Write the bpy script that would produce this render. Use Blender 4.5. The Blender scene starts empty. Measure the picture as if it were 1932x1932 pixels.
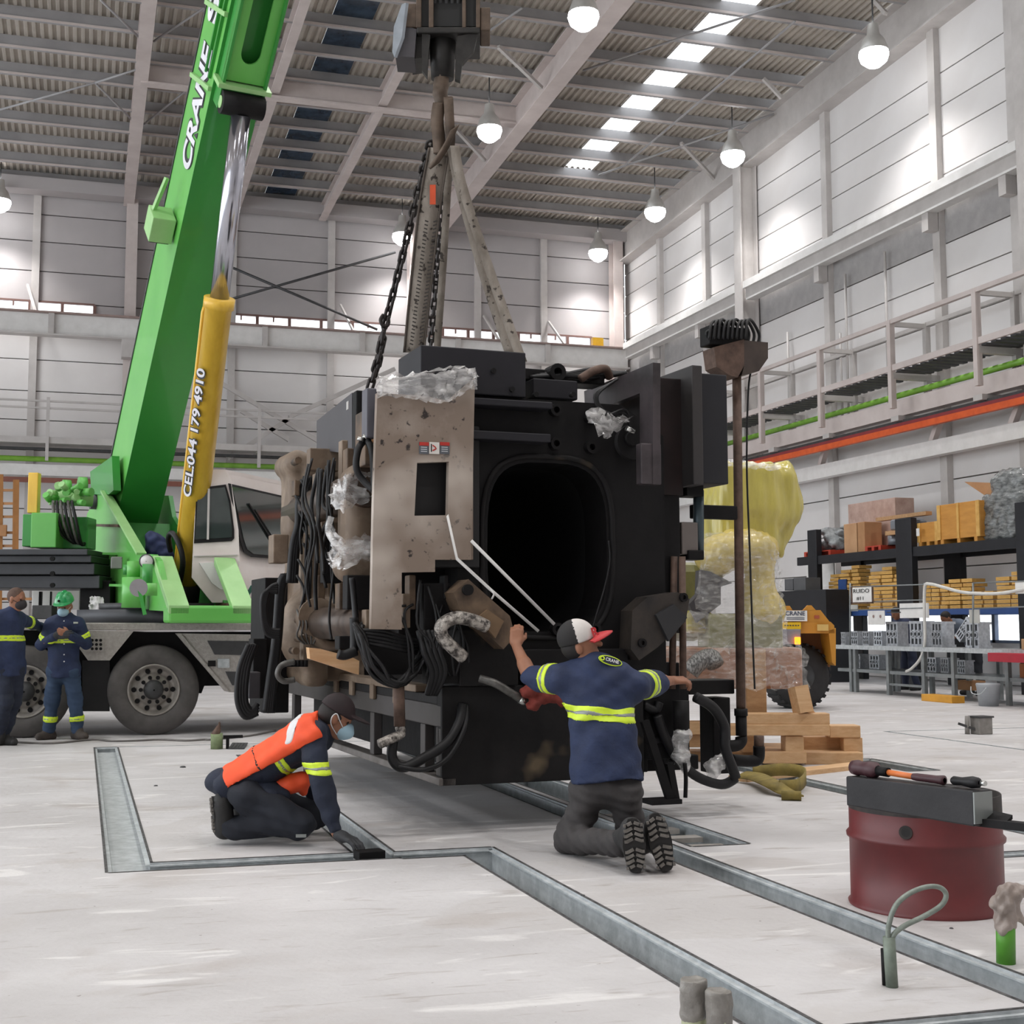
import bpy, bmesh, math, random
import numpy as np
from mathutils import Vector, Matrix
SC = bpy.context.scene
COL = SC.collection
random.seed(7); RNG = np.random.default_rng(7)
# ---------------------------------------------------------------- camera
TH = math.atan2(745, math.hypot(2510, 233)); PH = math.atan2(233, 2510)
cam = bpy.data.cameras.new('camera'); camo = bpy.data.objects.new('camera', cam); COL.objects.link(camo)
camo.location = (0, 0, 1.3); camo.rotation_euler = (math.pi/2 + PH, 0, -TH)
cam.sensor_width = 36; cam.lens = 2510*36/1932; cam.shift_x = 66/1932; cam.shift_y = -21/1932
cam.clip_end = 300; SC.camera = camo
# ---------------------------------------------------------------- sky, sun, exposure
W = bpy.data.worlds.new('sky'); SC.world = W; W.use_nodes = True
wn = W.node_tree.nodes; wl = W.node_tree.links
bg = wn['Background']; bg.inputs[0].default_value = (0.9, 0.95, 1.0, 1); bg.inputs[1].default_value = 2.3
SC.view_settings.view_transform = 'Standard'; SC.view_settings.look = 'None'
SC.view_settings.gamma = 1; SC.view_settings.use_curve_mapping = False
SC.view_settings.exposure = 0.5
SC.cycles.use_denoising = True
SC.cycles.max_bounces = 7; SC.cycles.transparent_max_bounces = 12; SC.cycles.caustics_reflective = False; SC.cycles.caustics_refractive = False
SC.cycles.sample_clamp_indirect = 6
LAMP_POWER = 1050
# ---------------------------------------------------------------- measuring helpers (photo pixel -> point in the hall)
F3 = np.array([math.sin(TH)*math.cos(PH), math.cos(TH)*math.cos(PH), math.sin(PH)])
R3 = np.array([math.cos(TH), -math.sin(TH), 0.0]); U3 = np.cross(R3, F3); C3 = np.array([0, 0, 1.3])
def ray(x, y): return F3*2510 + R3*(x-900) - U3*(y-945)
def G(x, y, z=0.0):
    d = ray(x, y); return Vector(C3 + d*((z-1.3)/d[2]))
def OX(x, y, X): d = ray(x, y); return Vector(C3 + d*(X/d[0]))
def OY(x, y, Y): d = ray(x, y); return Vector(C3 + d*(Y/d[1]))
def P(x, y, D): return Vector(C3 + ray(x, y)*(D/2510))
def V(*a): return Vector(a)
# ---------------------------------------------------------------- materials
def lin(h):
    if isinstance(h, str):
        h = h.lstrip('#'); c = [int(h[i:i+2], 16)/255 for i in (0, 2, 4)]
    else: c = h
    return tuple(x/12.92 if x <= .04045 else ((x+.055)/1.055)**2.4 for x in c)
MATS = {}
def M(name, col='#808080', rough=.6, metal=0., col2=None, scale=4., amount=.5, bump=0., bscale=None, detail=5., stretch=(1, 1, 1), sharp=.2, spec=.5, emit=0., trans=0., alpha=1., coat=0.):
    if name in MATS: return MATS[name]
    m = bpy.data.materials.new(name); m.use_nodes = True; MATS[name] = m
    nt = m.node_tree; N = nt.nodes; L = nt.links; b = N['Principled BSDF']
    c1 = lin(col); c2 = lin(col2) if col2 else tuple(x*.8 for x in c1)
    b.inputs['Roughness'].default_value = rough; b.inputs['Metallic'].default_value = metal
    b.inputs['Specular IOR Level'].default_value = spec; b.inputs['Coat Weight'].default_value = coat
    b.inputs['Alpha'].default_value = alpha; b.inputs['Transmission Weight'].default_value = trans
    tc = N.new('ShaderNodeTexCoord'); mp = N.new('ShaderNodeMapping'); mp.inputs['Scale'].default_value = stretch
    L.new(tc.outputs['Object'], mp.inputs[0])
    nz = N.new('ShaderNodeTexNoise'); nz.inputs['Scale'].default_value = scale; nz.inputs['Detail'].default_value = detail; nz.inputs['Roughness'].default_value = .6
    L.new(mp.outputs[0], nz.inputs[0])
    cr = N.new('ShaderNodeValToRGB'); cr.color_ramp.elements[0].position = .5-sharp-(.5-amount)*.6; cr.color_ramp.elements[1].position = .5+sharp-(.5-amount)*.6
    cr.color_ramp.elements[0].color = (*c2, 1); cr.color_ramp.elements[1].color = (*c1, 1)
    L.new(nz.outputs[0], cr.inputs[0]); L.new(cr.outputs[0], b.inputs['Base Color'])
    if emit:
        b.inputs['Emission Color'].default_value = (*c1, 1); b.inputs['Emission Strength'].default_value = emit
    if bump:
        n2 = N.new('ShaderNodeTexNoise'); n2.inputs['Scale'].default_value = bscale or scale*3; n2.inputs['Detail'].default_value = 4
        L.new(mp.outputs[0], n2.inputs[0]); bp = N.new('ShaderNodeBump'); bp.inputs['Strength'].default_value = bump; bp.inputs['Distance'].default_value = .02
        L.new(n2.outputs[0], bp.inputs['Height']); L.new(bp.outputs[0], b.inputs['Normal'])
    return m
def film(name, col, opacity, streak=8., rough=.12, tint=None):
    """clear wrinkled packing film: part glossy, part see-through"""
    m = bpy.data.materials.new(name); m.use_nodes = True; nt = m.node_tree; N = nt.nodes; L = nt.links
    N.remove(N['Principled BSDF']); out = N['Material Output']
    t = N.new('ShaderNodeBsdfTransparent'); t.inputs[0].default_value = (*(lin(tint) if tint else (1, 1, 1)), 1)
    g = N.new('ShaderNodeBsdfGlossy'); g.inputs['Roughness'].default_value = rough; g.inputs[0].default_value = (1, 1, 1, 1)
    d = N.new('ShaderNodeBsdfDiffuse'); d.inputs[0].default_value = (*lin(col), 1)
    mx = N.new('ShaderNodeMixShader'); mx.inputs[0].default_value = .28; L.new(d.outputs[0], mx.inputs[1]); L.new(g.outputs[0], mx.inputs[2])
    m2 = N.new('ShaderNodeMixShader'); L.new(t.outputs[0], m2.inputs[1]); L.new(mx.outputs[0], m2.inputs[2]); L.new(m2.outputs[0], out.inputs[0])
    tc = N.new('ShaderNodeTexCoord'); mp = N.new('ShaderNodeMapping'); mp.inputs['Scale'].default_value = (1, 1, 2.6); mp.inputs['Rotation'].default_value = (.3, .25, 0)
    nz = N.new('ShaderNodeTexNoise'); nz.inputs['Scale'].default_value = streak; nz.inputs['Detail'].default_value = 5
    L.new(tc.outputs['Object'], mp.inputs[0]); L.new(mp.outputs[0], nz.inputs[0])
    mr = N.new('ShaderNodeMapRange'); mr.inputs[1].default_value = .42; mr.inputs[2].default_value = .72; mr.inputs[3].default_value = opacity*.5; mr.inputs[4].default_value = min(1, opacity*1.5)
    L.new(nz.outputs[0], mr.inputs[0]); L.new(mr.outputs[0], m2.inputs[0])
    bp = N.new('ShaderNodeBump'); bp.inputs['Strength'].default_value = .9; bp.inputs['Distance'].default_value = .03; L.new(nz.outputs[0], bp.inputs['Height'])
    for s in (g, d): L.new(bp.outputs[0], s.inputs['Normal'])
    MATS[name] = m; return m
# ---------------------------------------------------------------- object helpers
def tag(o, label=None, cat=None, group=None, kind=None):
    if label: o['label'] = label
    if cat: o['category'] = cat
    if group: o['group'] = group
    if kind: o['kind'] = kind
    return o
def thing(name, label, cat, loc=(0, 0, 0), rz=0., group=None):
    o = bpy.data.objects.new(name, None); COL.objects.link(o); o.location = loc; o.rotation_euler = (0, 0, rz); o.empty_display_size = .2
    return tag(o, label, cat, group)
def root_matrix(o):
    m = Matrix.Identity(4)
    while o is not None:
        m = o.matrix_parent_inverse_dummy @ m if False else (Matrix.LocRotScale(o.location, o.rotation_euler, o.scale)) @ m
        if o.parent: m = o.matrix_parent_inverse @ m
        o = o.parent
    return m
def adopt(o, parent, local=False):
    if parent is None: return
    o.parent = parent
    if not local: o.matrix_parent_inverse = root_matrix(parent).inverted()
def dup(o, parent=None):
    c = o.copy(); COL.objects.link(c)
    if parent is not None: c.parent = parent
    for ch in o.children: dup(ch, c)
    return c
def frame(a, b):
    """orthonormal frame whose z runs a->b"""
    z = (b-a).normalized(); t = V(0, 0, 1) if abs(z.z) < .95 else V(1, 0, 0)
    x = t.cross(z).normalized(); return x, z.cross(x), z
class MB:
    def __init__(s): s.v = []; s.f = []; s.m = []; s.sm = []
    def add(s, vs, fs, mi=0, smooth=False):
        n = len(s.v); s.v += [tuple(v) for v in vs]
        for f in fs: s.f.append([n+i for i in f]); s.m.append(mi); s.sm.append(smooth)
        return s
    def box(s, c, sz, rot=None, mi=0):
        """box by centre and full size; rot = 3x3 Matrix or z-angle"""
        h = [x/2 for x in sz]; c = Vector(c)
        R = Matrix.Rotation(rot, 3, 'Z') if isinstance(rot, (int, float)) else rot
        vs = [V(sx*h[0], sy*h[1], sz_*h[2]) for sz_ in (-1, 1) for sy in (-1, 1) for sx in (-1, 1)]
        if R is not None: vs = [R @ v for v in vs]
        return s.add([c+v for v in vs], [(0, 2, 3, 1), (4, 5, 7, 6), (0, 1, 5, 4), (2, 6, 7, 3), (0, 4, 6, 2), (1, 3, 7, 5)], mi)
    def bb(s, x0, x1, y0, y1, z0, z1, mi=0): return s.box(((x0+x1)/2, (y0+y1)/2, (z0+z1)/2), (abs(x1-x0), abs(y1-y0), abs(z1-z0)), None, mi)
    def bar(s, a, b, w, h=None, up=None, mi=0):
        """square bar from a to b, w wide, h high (along up)"""
        a = Vector(a); b = Vector(b); h = h or w; z = (b-a).normalized(); u = Vector(up) if up is not None else (V(0, 0, 1) if abs(z.z) < .95 else V(0, 1, 0))
        x = z.cross(u).normalized(); y = x.cross(z).normalized()
        q = [x*(w/2*i)+y*(h/2*j) for i, j in ((-1, -1), (1, -1), (1, 1), (-1, 1))]
        return s.add([a+k for k in q]+[b+k for k in q], [(3, 2, 1, 0), (4, 5, 6, 7), (0, 1, 5, 4), (1, 2, 6, 5), (2, 3, 7, 6), (3, 0, 4, 7)], mi)
    def cyl(s, a, b, r0, r1=None, n=16, cap=True, mi=0, smooth=True):
        a = Vector(a); b = Vector(b); r1 = r0 if r1 is None else r1; x, y, z = frame(a, b)
        vs = []
        for p, r in ((a, r0), (b, r1)):
            vs += [p+x*(r*math.cos(t*2*math.pi/n))+y*(r*math.sin(t*2*math.pi/n)) for t in range(n)]
        s.add(vs, [(i, (i+1) % n, n+(i+1) % n, n+i) for i in range(n)], mi, smooth)
        if cap:
            k = len(s.v)-2*n; s.f += [[k+i for i in range(n)][::-1], [k+n+i for i in range(n)]]; s.m += [mi, mi]; s.sm += [False, False]
        return s
    def ring(s, a, b, ro, ri, n=24, mi=0):
        a = Vector(a); b = Vector(b); x, y, z = frame(a, b); vs = []
        for p, r in ((a, ro), (b, ro), (b, ri), (a, ri)):
            vs += [p+x*(r*math.cos(t*2*math.pi/n))+y*(r*math.sin(t*2*math.pi/n)) for t in range(n)]
        fs = []
        for k in range(4):
            o0 = k*n; o1 = ((k+1) % 4)*n
            fs += [(o0+i, o0+(i+1) % n, o1+(i+1) % n, o1+i) for i in range(n)]
        return s.add(vs, fs, mi, False)
    def lathe(s, a, b, prof, n=24, mi=0, smooth=True, closed=False):
        """prof: list of (t along a->b in metres, radius)"""
        a = Vector(a); x, y, z = frame(a, Vector(b)); vs = []
        for t, r in prof: vs += [a+z*t+x*(r*math.cos(k*2*math.pi/n))+y*(r*math.sin(k*2*math.pi/n)) for k in range(n)]
        fs = [(j*n+i, j*n+(i+1) % n, (j+1)*n+(i+1) % n, (j+1)*n+i) for j in range(len(prof)-1) for i in range(n)]
        return s.add(vs, fs, mi, smooth)
    def tube(s, pts, r, n=8, mi=0, closed=False, sub=0):
        pts = [Vector(p) for p in pts]
        if sub: pts = spline(pts, sub)
        m = len(pts); vs = []; nrm = None
        for i, p in enumerate(pts):
            d = (pts[(i+1) % m]-pts[i-1]) if closed else (pts[min(i+1, m-1)]-pts[max(i-1, 0)])
            d = d.normalized() if d.length > 1e-9 else V(0, 0, 1)
            if nrm is None: nrm = frame(p, p+d)[0]
            nrm = (nrm-d*nrm.dot(d)); nrm = nrm.normalized() if nrm.length > 1e-6 else frame(p, p+d)[0]
            bn = d.cross(nrm); rr = r[i] if isinstance(r, (list, tuple)) and not sub else (r if not isinstance(r, (list, tuple)) else r[0]+(r[-1]-r[0])*i/(m-1))
            vs += [p+nrm*(rr*math.cos(k*2*math.pi/n))+bn*(rr*math.sin(k*2*math.pi/n)) for k in range(n)]
        fs = [(j*n+i, j*n+(i+1) % n, ((j+1) % m)*n+(i+1) % n, ((j+1) % m)*n+i) for j in range(m if closed else m-1) for i in range(n)]
        if not closed: fs += [tuple(range(n))[::-1], tuple((m-1)*n+i for i in range(n))]
        return s.add(vs, fs, mi, True)
    def prism(s, poly, ext, mi=0):
        """polygon (3-D points) pushed along vector ext"""
        p = [Vector(q) for q in poly]; e = Vector(ext); n = len(p)
        nr = sum(((p[i]-p[0]).cross(p[(i+1) % n]-p[0]) for i in range(1, n-1)), V(0, 0, 0))
        if nr.dot(e) > 0: p = p[::-1]
        return s.add(p+[q+e for q in p], [tuple(range(n)), tuple(range(2*n-1, n-1, -1))]+[(i, n+i, n+(i+1) % n, (i+1) % n) for i in range(n)], mi)
    def strip(s, pts, w, side, th=.004, mi=0, sub=0, smooth=True):
        """flat band along pts, width w along side vector(s), thickness th"""
        pts = [Vector(p) for p in pts]
        if sub: pts = spline(pts, sub)
        m = len(pts); vs = []
        for i, p in enumerate(pts):
            sd = (Vector(side) if not callable(side) else side(i/(m-1))).normalized(); d = (pts[min(i+1, m-1)]-pts[max(i-1, 0)]).normalized(); nn = d.cross(sd).normalized()
            for a, b in ((-1, -1), (1, -1), (1, 1), (-1, 1)): vs.append(p+sd*(a*w/2)+nn*(b*th/2))
        fs = [(j*4+i, j*4+(i+1) % 4, (j+1)*4+(i+1) % 4, (j+1)*4+i) for j in range(m-1) for i in range(4)]
        return s.add(vs, fs+[(3, 2, 1, 0), tuple((m-1)*4+i for i in range(4))], mi, smooth)
    def build(s, name, mat, parent=None, local=False, bevel=0., kind=None, label=None, xf=None):
        me = bpy.data.meshes.new(name); vs = s.v if xf is None else [tuple(xf @ Vector(v)) for v in s.v]
        me.from_pydata(vs, [], s.f)
        for mm in (mat if isinstance(mat, (list, tuple)) else [mat]): me.materials.append(mm)
        if any(s.m): me.polygons.foreach_set('material_index', s.m)
        me.polygons.foreach_set('use_smooth', s.sm); me.update()
        o = bpy.data.objects.new(name, me); COL.objects.link(o); adopt(o, parent, local)
        if bevel:
            b = o.modifiers.new('edge', 'BEVEL'); b.width = bevel; b.segments = 2; b.limit_method = 'ANGLE'; b.angle_limit = .7
        if kind: o['kind'] = kind
        if label: o['label'] = label
        return o
def spline(p, k):
    out = []; n = len(p)
    for i in range(n-1):
        a = p[max(i-1, 0)]; b = p[i]; c = p[i+1]; d = p[min(i+2, n-1)]
        for j in range(k):
            t = j/k; out.append(.5*((2*b)+(c-a)*t+(2*a-5*b+4*c-d)*t*t+(3*b-a-3*c+d)*t**3))
    return out+[p[-1]]
def text(name, s, mat, origin, right, up, height, parent=None, width=None, off=0., ext=.002, align='LEFT', label=None):
    """flat lettering: origin = lower left corner, right/up = directions on the surface"""
    cu = bpy.data.curves.new(name, 'FONT'); cu.body = s; cu.size = 1.; cu.extrude = 0; cu.align_x = align; cu.offset = off
    tmp = bpy.data.objects.new('tmp_text', cu); me = bpy.data.meshes.new_from_object(tmp, preserve_all_data_layers=False, depsgraph=None) if False else tmp.to_mesh()
    co = np.array([v.co[:] for v in me.vertices]); fs = [list(p.vertices) for p in me.polygons]; tmp.to_mesh_clear()
    bpy.data.objects.remove(tmp); bpy.data.curves.remove(cu)
    x = co[:, 0]; y = co[:, 1]; hs = height/.72; ws = hs
    if width: ws = width/max(x.max()-x.min(), 1e-6); x = x-x.min()
    r = Vector(right).normalized(); u = Vector(up).normalized(); n = r.cross(u); o0 = Vector(origin)+n*ext
    me2 = bpy.data.meshes.new(name); me2.from_pydata([tuple(o0+r*(a*ws)+u*(b*hs)) for a, b in zip(x, y)], [], fs); me2.materials.append(mat); me2.update()
    o = bpy.data.objects.new(name, me2); COL.objects.link(o); adopt(o, parent)
    if label: o['label'] = label
    return o
# ---------------------------------------------------------------- soft bodies: distance fields turned into one continuous skin
class Soft:
    def __init__(s, lo, hi, vox):
        s.lo = np.array(lo, float); s.vox = vox; s.n = np.ceil((np.array(hi)-s.lo)/vox).astype(int)+1
        s.f = np.full(s.n, .5, np.float32); s.ax = [s.lo[i]+np.arange(s.n[i])*vox for i in range(3)]
    def sub(s, lo, hi):
        a = np.maximum(np.floor((np.array(lo)-s.lo)/s.vox).astype(int), 0); b = np.minimum(np.ceil((np.array(hi)-s.lo)/s.vox).astype(int)+1, s.n)
        if (b <= a).any(): return None
        return tuple(slice(i, j) for i, j in zip(a, b))
    def grid(s, sl): return np.meshgrid(*[s.ax[i][sl[i]] for i in range(3)], indexing='ij', sparse=True)
    def put(s, sl, d, k, op):
        f = s.f[sl]; d = d.astype(np.float32)
        if op == '-': d = -d
        if op == '+':
            if k > 0: h = np.clip(.5+.5*(f-d)/k, 0, 1); s.f[sl] = f+(d-f)*h-k*h*(1-h)
            else: s.f[sl] = np.minimum(f, d)
        else:
            if k > 0: h = np.clip(.5-.5*(f-d)/k, 0, 1); s.f[sl] = f+(d-f)*h+k*h*(1-h)
            else: s.f[sl] = np.maximum(f, d)
    def cone(s, a, b, ra, rb=None, k=.03, op='+', flat=None):
        rb = ra if rb is None else rb; a = np.array(a, float); b = np.array(b, float); r = max(ra, rb)+k+.06
        sl = s.sub(np.minimum(a, b)-r, np.maximum(a, b)+r)
        if sl is None: return s
        X, Y, Z = s.grid(sl); ba = b-a; L = ba@ba+1e-9
        h = np.clip(((X-a[0])*ba[0]+(Y-a[1])*ba[1]+(Z-a[2])*ba[2])/L, 0, 1)
        dx = X-a[0]-ba[0]*h; dy = Y-a[1]-ba[1]*h; dz = Z-a[2]-ba[2]*h; q = dx*dx+dy*dy+dz*dz
        if flat is not None:
            ax = np.array(flat[0], float); ax /= np.linalg.norm(ax); e = dx*ax[0]+dy*ax[1]+dz*ax[2]; q = q+e*e*(1/flat[1]**2-1)
        s.put(sl, np.sqrt(q)-(ra+(rb-ra)*h), k, op); return s
    def chain(s, pts, rs, k=.03, flat=None):
        for i in range(len(pts)-1): s.cone(pts[i], pts[i+1], rs[i], rs[i+1], k, flat=flat)
        return s
    def ell(s, c, r, R=None, k=.03, op='+'):
        c = np.array(c, float); r = np.array(r, float); m = r.max()+k+.06; sl = s.sub(c-m, c+m)
        if sl is None: return s
        X, Y, Z = s.grid(sl); X = X-c[0]; Y = Y-c[1]; Z = Z-c[2]
        if R is not None:
            R = np.array(R); X, Y, Z = (R[0, i]*X+R[1, i]*Y+R[2, i]*Z for i in range(3))
        k0 = np.sqrt((X/r[0])**2+(Y/r[1])**2+(Z/r[2])**2); k1 = np.sqrt((X/r[0]**2)**2+(Y/r[1]**2)**2+(Z/r[2]**2)**2)+1e-6
        s.put(sl, k0*(k0-1)/k1, k, op); return s
    def box(s, c, hf, R=None, rad=.02, k=.02, op='+'):
        c = np.array(c, float); hf = np.array(hf, float); m = np.linalg.norm(hf)+rad+k+.05; sl = s.sub(c-m, c+m)
        if sl is None: return s
        X, Y, Z = s.grid(sl); X = X-c[0]; Y = Y-c[1]; Z = Z-c[2]
        if R is not None:
            R = np.array(R); X, Y, Z = (R[0, i]*X+R[1, i]*Y+R[2, i]*Z for i in range(3))
        q = [np.abs(A)-(h-rad) for A, h in zip((X, Y, Z), hf)]
        d = np.sqrt(sum(np.maximum(t, 0)**2 for t in q))+np.minimum(np.maximum(np.maximum(q[0], q[1]), q[2]), 0)-rad
        s.put(sl, d, k, op); return s
    def cut(s, p, n, k=.0):
        """keep the side the normal points away from"""
        n = np.array(n, float); n /= np.linalg.norm(n); X, Y, Z = s.grid((slice(None),)*3)
        s.f = np.maximum(s.f, ((X-p[0])*n[0]+(Y-p[1])*n[1]+(Z-p[2])*n[2]).astype(np.float32)); return s
    def mesh(s, noise=0., nscale=12., seed=0):
        f = np.pad(s.f, 1, constant_values=.5); sg = f < 0; nx, ny, nz = f.shape
        c = [(i, j, k) for i in (0, 1) for j in (0, 1) for k in (0, 1)]
        cn = sum(sg[i:nx-1+i, j:ny-1+j, k:nz-1+k].astype(np.int8) for i, j, k in c)
        act = np.argwhere((cn > 0) & (cn < 8)); idx = -np.ones((nx-1, ny-1, nz-1), np.int64); idx[tuple(act.T)] = np.arange(len(act))
        if not len(act): return [], []
        val = np.stack([f[act[:, 0]+i, act[:, 1]+j, act[:, 2]+k] for i, j, k in c], 1); cc = np.array(c, float)
        acc = np.zeros((len(act), 3)); cnt = np.zeros(len(act))
        for a in range(8):
            for b in range(a+1, 8):
                if np.abs(cc[a]-cc[b]).sum() != 1: continue
                va = val[:, a]; vb = val[:, b]; x = (va < 0) != (vb < 0); t = np.where(x, va/np.where(x, va-vb, 1), 0)
                acc += np.where(x[:, None], cc[a]+(cc[b]-cc[a])*t[:, None], 0); cnt += x
        co = (act+acc/cnt[:, None]-1)*s.vox+s.lo
        fs = []
        for ax in range(3):
            o1, o2 = [(1, 2), (2, 0), (0, 1)][ax]; sh = [slice(1, -1)]*3; sh[ax] = slice(0, -1); sh2 = list(sh); sh2[ax] = slice(1, None)
            s0 = sg[tuple(sh)]; s1 = sg[tuple(sh2)]; e = np.argwhere(s0 != s1); base = e.copy(); base[:, o1] += 1; base[:, o2] += 1
            e0 = np.zeros(3, int); e0[o1] = 1; e1 = np.zeros(3, int); e1[o2] = 1
            q = np.stack([idx[tuple((base-e0-e1).T)], idx[tuple((base-e1).T)], idx[tuple(base.T)], idx[tuple((base-e0).T)]], 1)
            flip = ~s0[tuple(e.T)]; q[flip] = q[flip][:, ::-1]; fs.append(q)
        fs = np.concatenate(fs)
        if noise:
            r = np.random.default_rng(seed); d = np.zeros(len(co))
            ns = np.array(nscale)*np.ones(3)
            for w in range(5): kx = r.normal(size=3)*ns*(1+.6*w); d += np.sin(co@kx+r.uniform(0, 6)+1.5*np.sin(co@(r.normal(size=3)*ns*.6)))/(1+.5*w)
            v = co[fs]; nr = np.cross(v[:, 2]-v[:, 0], v[:, 3]-v[:, 1]); vn = np.zeros_like(co)
            for i in range(4): np.add.at(vn, fs[:, i], nr)
            vn /= np.linalg.norm(vn, axis=1)[:, None]+1e-12; co = co+vn*(d*noise)[:, None]
        return co, fs
    def build(s, name, mat, parent=None, noise=0., nscale=12., seed=0, label=None, keep=None, local=False):
        co, fs = s.mesh(noise, nscale, seed); me = bpy.data.meshes.new(name)
        if keep is not None and len(fs): fs = fs[keep(co[fs].mean(1))]
        me.vertices.add(len(co)); me.vertices.foreach_set('co', np.asarray(co, np.float32).ravel()); n = len(fs)
        me.loops.add(n*4); me.loops.foreach_set('vertex_index', np.asarray(fs, np.int32).ravel()); me.polygons.add(n)
        me.polygons.foreach_set('loop_start', np.arange(n, dtype=np.int32)*4); me.polygons.foreach_set('use_smooth', np.ones(n, bool))
        me.materials.append(mat); me.update(calc_edges=True); me.validate()
        o = bpy.data.objects.new(name, me); COL.objects.link(o); adopt(o, parent, local)
        if label: o['label'] = label
        return o
# ================================================================ THE HALL
m_floor = M('concrete_floor', '#d5d3d4', .62, col2='#b3b0b0', scale=.8, amount=.72, bump=.18, bscale=26, detail=10, stretch=(.8, 1.1, 1), sharp=.26)
def floor_marks(m):
    """worn patches, trowel sweeps and dust streaks of the concrete"""
    nt = m.node_tree; N = nt.nodes; L = nt.links; b = N['Principled BSDF']; src = b.inputs['Base Color'].links[0].from_socket
    tc = N.new('ShaderNodeTexCoord')
    def layer(src, scale, stretch, lo, hi, col, fac, detail=6, dist=0., rot=0.):
        mp = N.new('ShaderNodeMapping'); mp.inputs['Scale'].default_value = stretch; mp.inputs['Rotation'].default_value = (0, 0, rot)
        nz = N.new('ShaderNodeTexNoise'); nz.inputs['Scale'].default_value = scale; nz.inputs['Detail'].default_value = detail; nz.inputs['Distortion'].default_value = dist
        L.new(tc.outputs['Object'], mp.inputs[0]); L.new(mp.outputs[0], nz.inputs[0])
        mr = N.new('ShaderNodeMapRange'); mr.inputs[1].default_value = lo; mr.inputs[2].default_value = hi; mr.inputs[4].default_value = fac; L.new(nz.outputs[0], mr.inputs[0])
        mx = N.new('ShaderNodeMix'); mx.data_type = 'RGBA'; mx.inputs[7].default_value = (*lin(col), 1); L.new(mr.outputs[0], mx.inputs[0]); L.new(src, mx.inputs[6])
        return mx.outputs[2]
    s = layer(src, .55, (1, 1, 1), .56, .585, '#b4b0ae', .5, 4, 1.2)
    s = layer(s, .9, (.8, 1.3, 1), .58, .66, '#a8a19d', .55, 9, .6, .25)
    s = layer(s, 5, (.5, 2.2, 1), .62, .72, '#978f8a', .6, 8, .8, .1)
    s = layer(s, 2.2, (.5, 1.9, 1), .6, .68, '#e6e4e2', .5, 7, 1.5, -.35)
    s = layer(s, 13, (.25, 2.2, 1), .66, .72, '#8b837e', .45, 3, .5, .3)
    s = layer(s, 26, (1, 1, 1), .73, .78, '#6f6762', .7, 2)
    L.new(s, b.inputs['Base Color'])
floor_marks(m_floor)
m_steel = M('galvanised_steel', '#c3c7c9', .5, .1, col2='#9da2a4', scale=14, bump=.12, detail=8)
m_steel_dk = M('dull_steel_edge', '#5d5c5c', .7, .2, col2='#2b2a2a', scale=30, sharp=.12)
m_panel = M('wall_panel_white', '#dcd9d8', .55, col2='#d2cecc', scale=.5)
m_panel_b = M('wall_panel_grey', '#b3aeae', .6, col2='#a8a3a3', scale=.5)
m_frame = M('frame_paint_grey', '#c6c1be', .5, col2='#b5b0ad', scale=2)
m_beam = M('frame_paint_beige', '#cfc4c0', .55, col2='#beb2ae', scale=1.5)
m_purlin = M('purlin_paint', '#a9a7a8', .55, col2='#989697', scale=1.2)
m_deck = M('roof_deck_grey', '#c4bbb0', .55, col2='#aca49a', scale=.9)
m_pane = film('window_pane', '#f4f6f8', .22, 3, .05)
m_green_pipe = M('green_pipe_paint', '#7fb23c', .45, col2='#6a9a33')
m_orange = M('orange_rail_paint', '#e0622a', .45, col2='#c9501f')
m_dkgrey = M('dark_grey_metal', '#4c4c4d', .55, .3, col2='#3b3b3c', scale=6)
m_white = M('white_paint', '#e4e2e0', .45, col2='#d6d4d1', scale=3)
# ---- floor with the sunken steel troughs
TR = [(.165, .39, 7.40, 14.86, .055), (.39, 1.52, 7.40, 7.635, .13), (1.52, 1.745, 7.40, 13.6, .15), (1.745, 2.336, 7.37, 7.6, .15),
      (2.11, 2.336, 2.4, 7.37, .15), (2.336, 3.16, 3.70, 3.94, .15), (3.16, 3.385, 2.4, 13.6, .15), (3.47, 3.84, 7.28, 11.4, .22),
      (5.66, 5.9, 4.2, 12.2, .08), (4.6, 5.66, 6.46, 6.6, .08), (9.40, 9.46, 5, 14.35, .05), (9.40, 17, 14.3, 14.36, .05), (7.06, 7.39, 10.4, 11.5, .2), (.39, 3.4, 14.80, 14.86, .05)]
xs = sorted({-26, 42, -14} | {v for t in TR for v in t[:2]}); ys = sorted({-16, 62} | {v for t in TR for v in t[2:4]})
def depth_at(x, y):
    d = [t[4] for t in TR if t[0] < x < t[1] and t[2] < y < t[3]]
    return max(d) if d else 0.
cell = {(i, j): depth_at((xs[i]+xs[i+1])/2, (ys[j]+ys[j+1])/2) for i in range(len(xs)-1) for j in range(len(ys)-1)}
fl = MB(); tb = MB(); tw = MB(); ed = MB()
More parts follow.
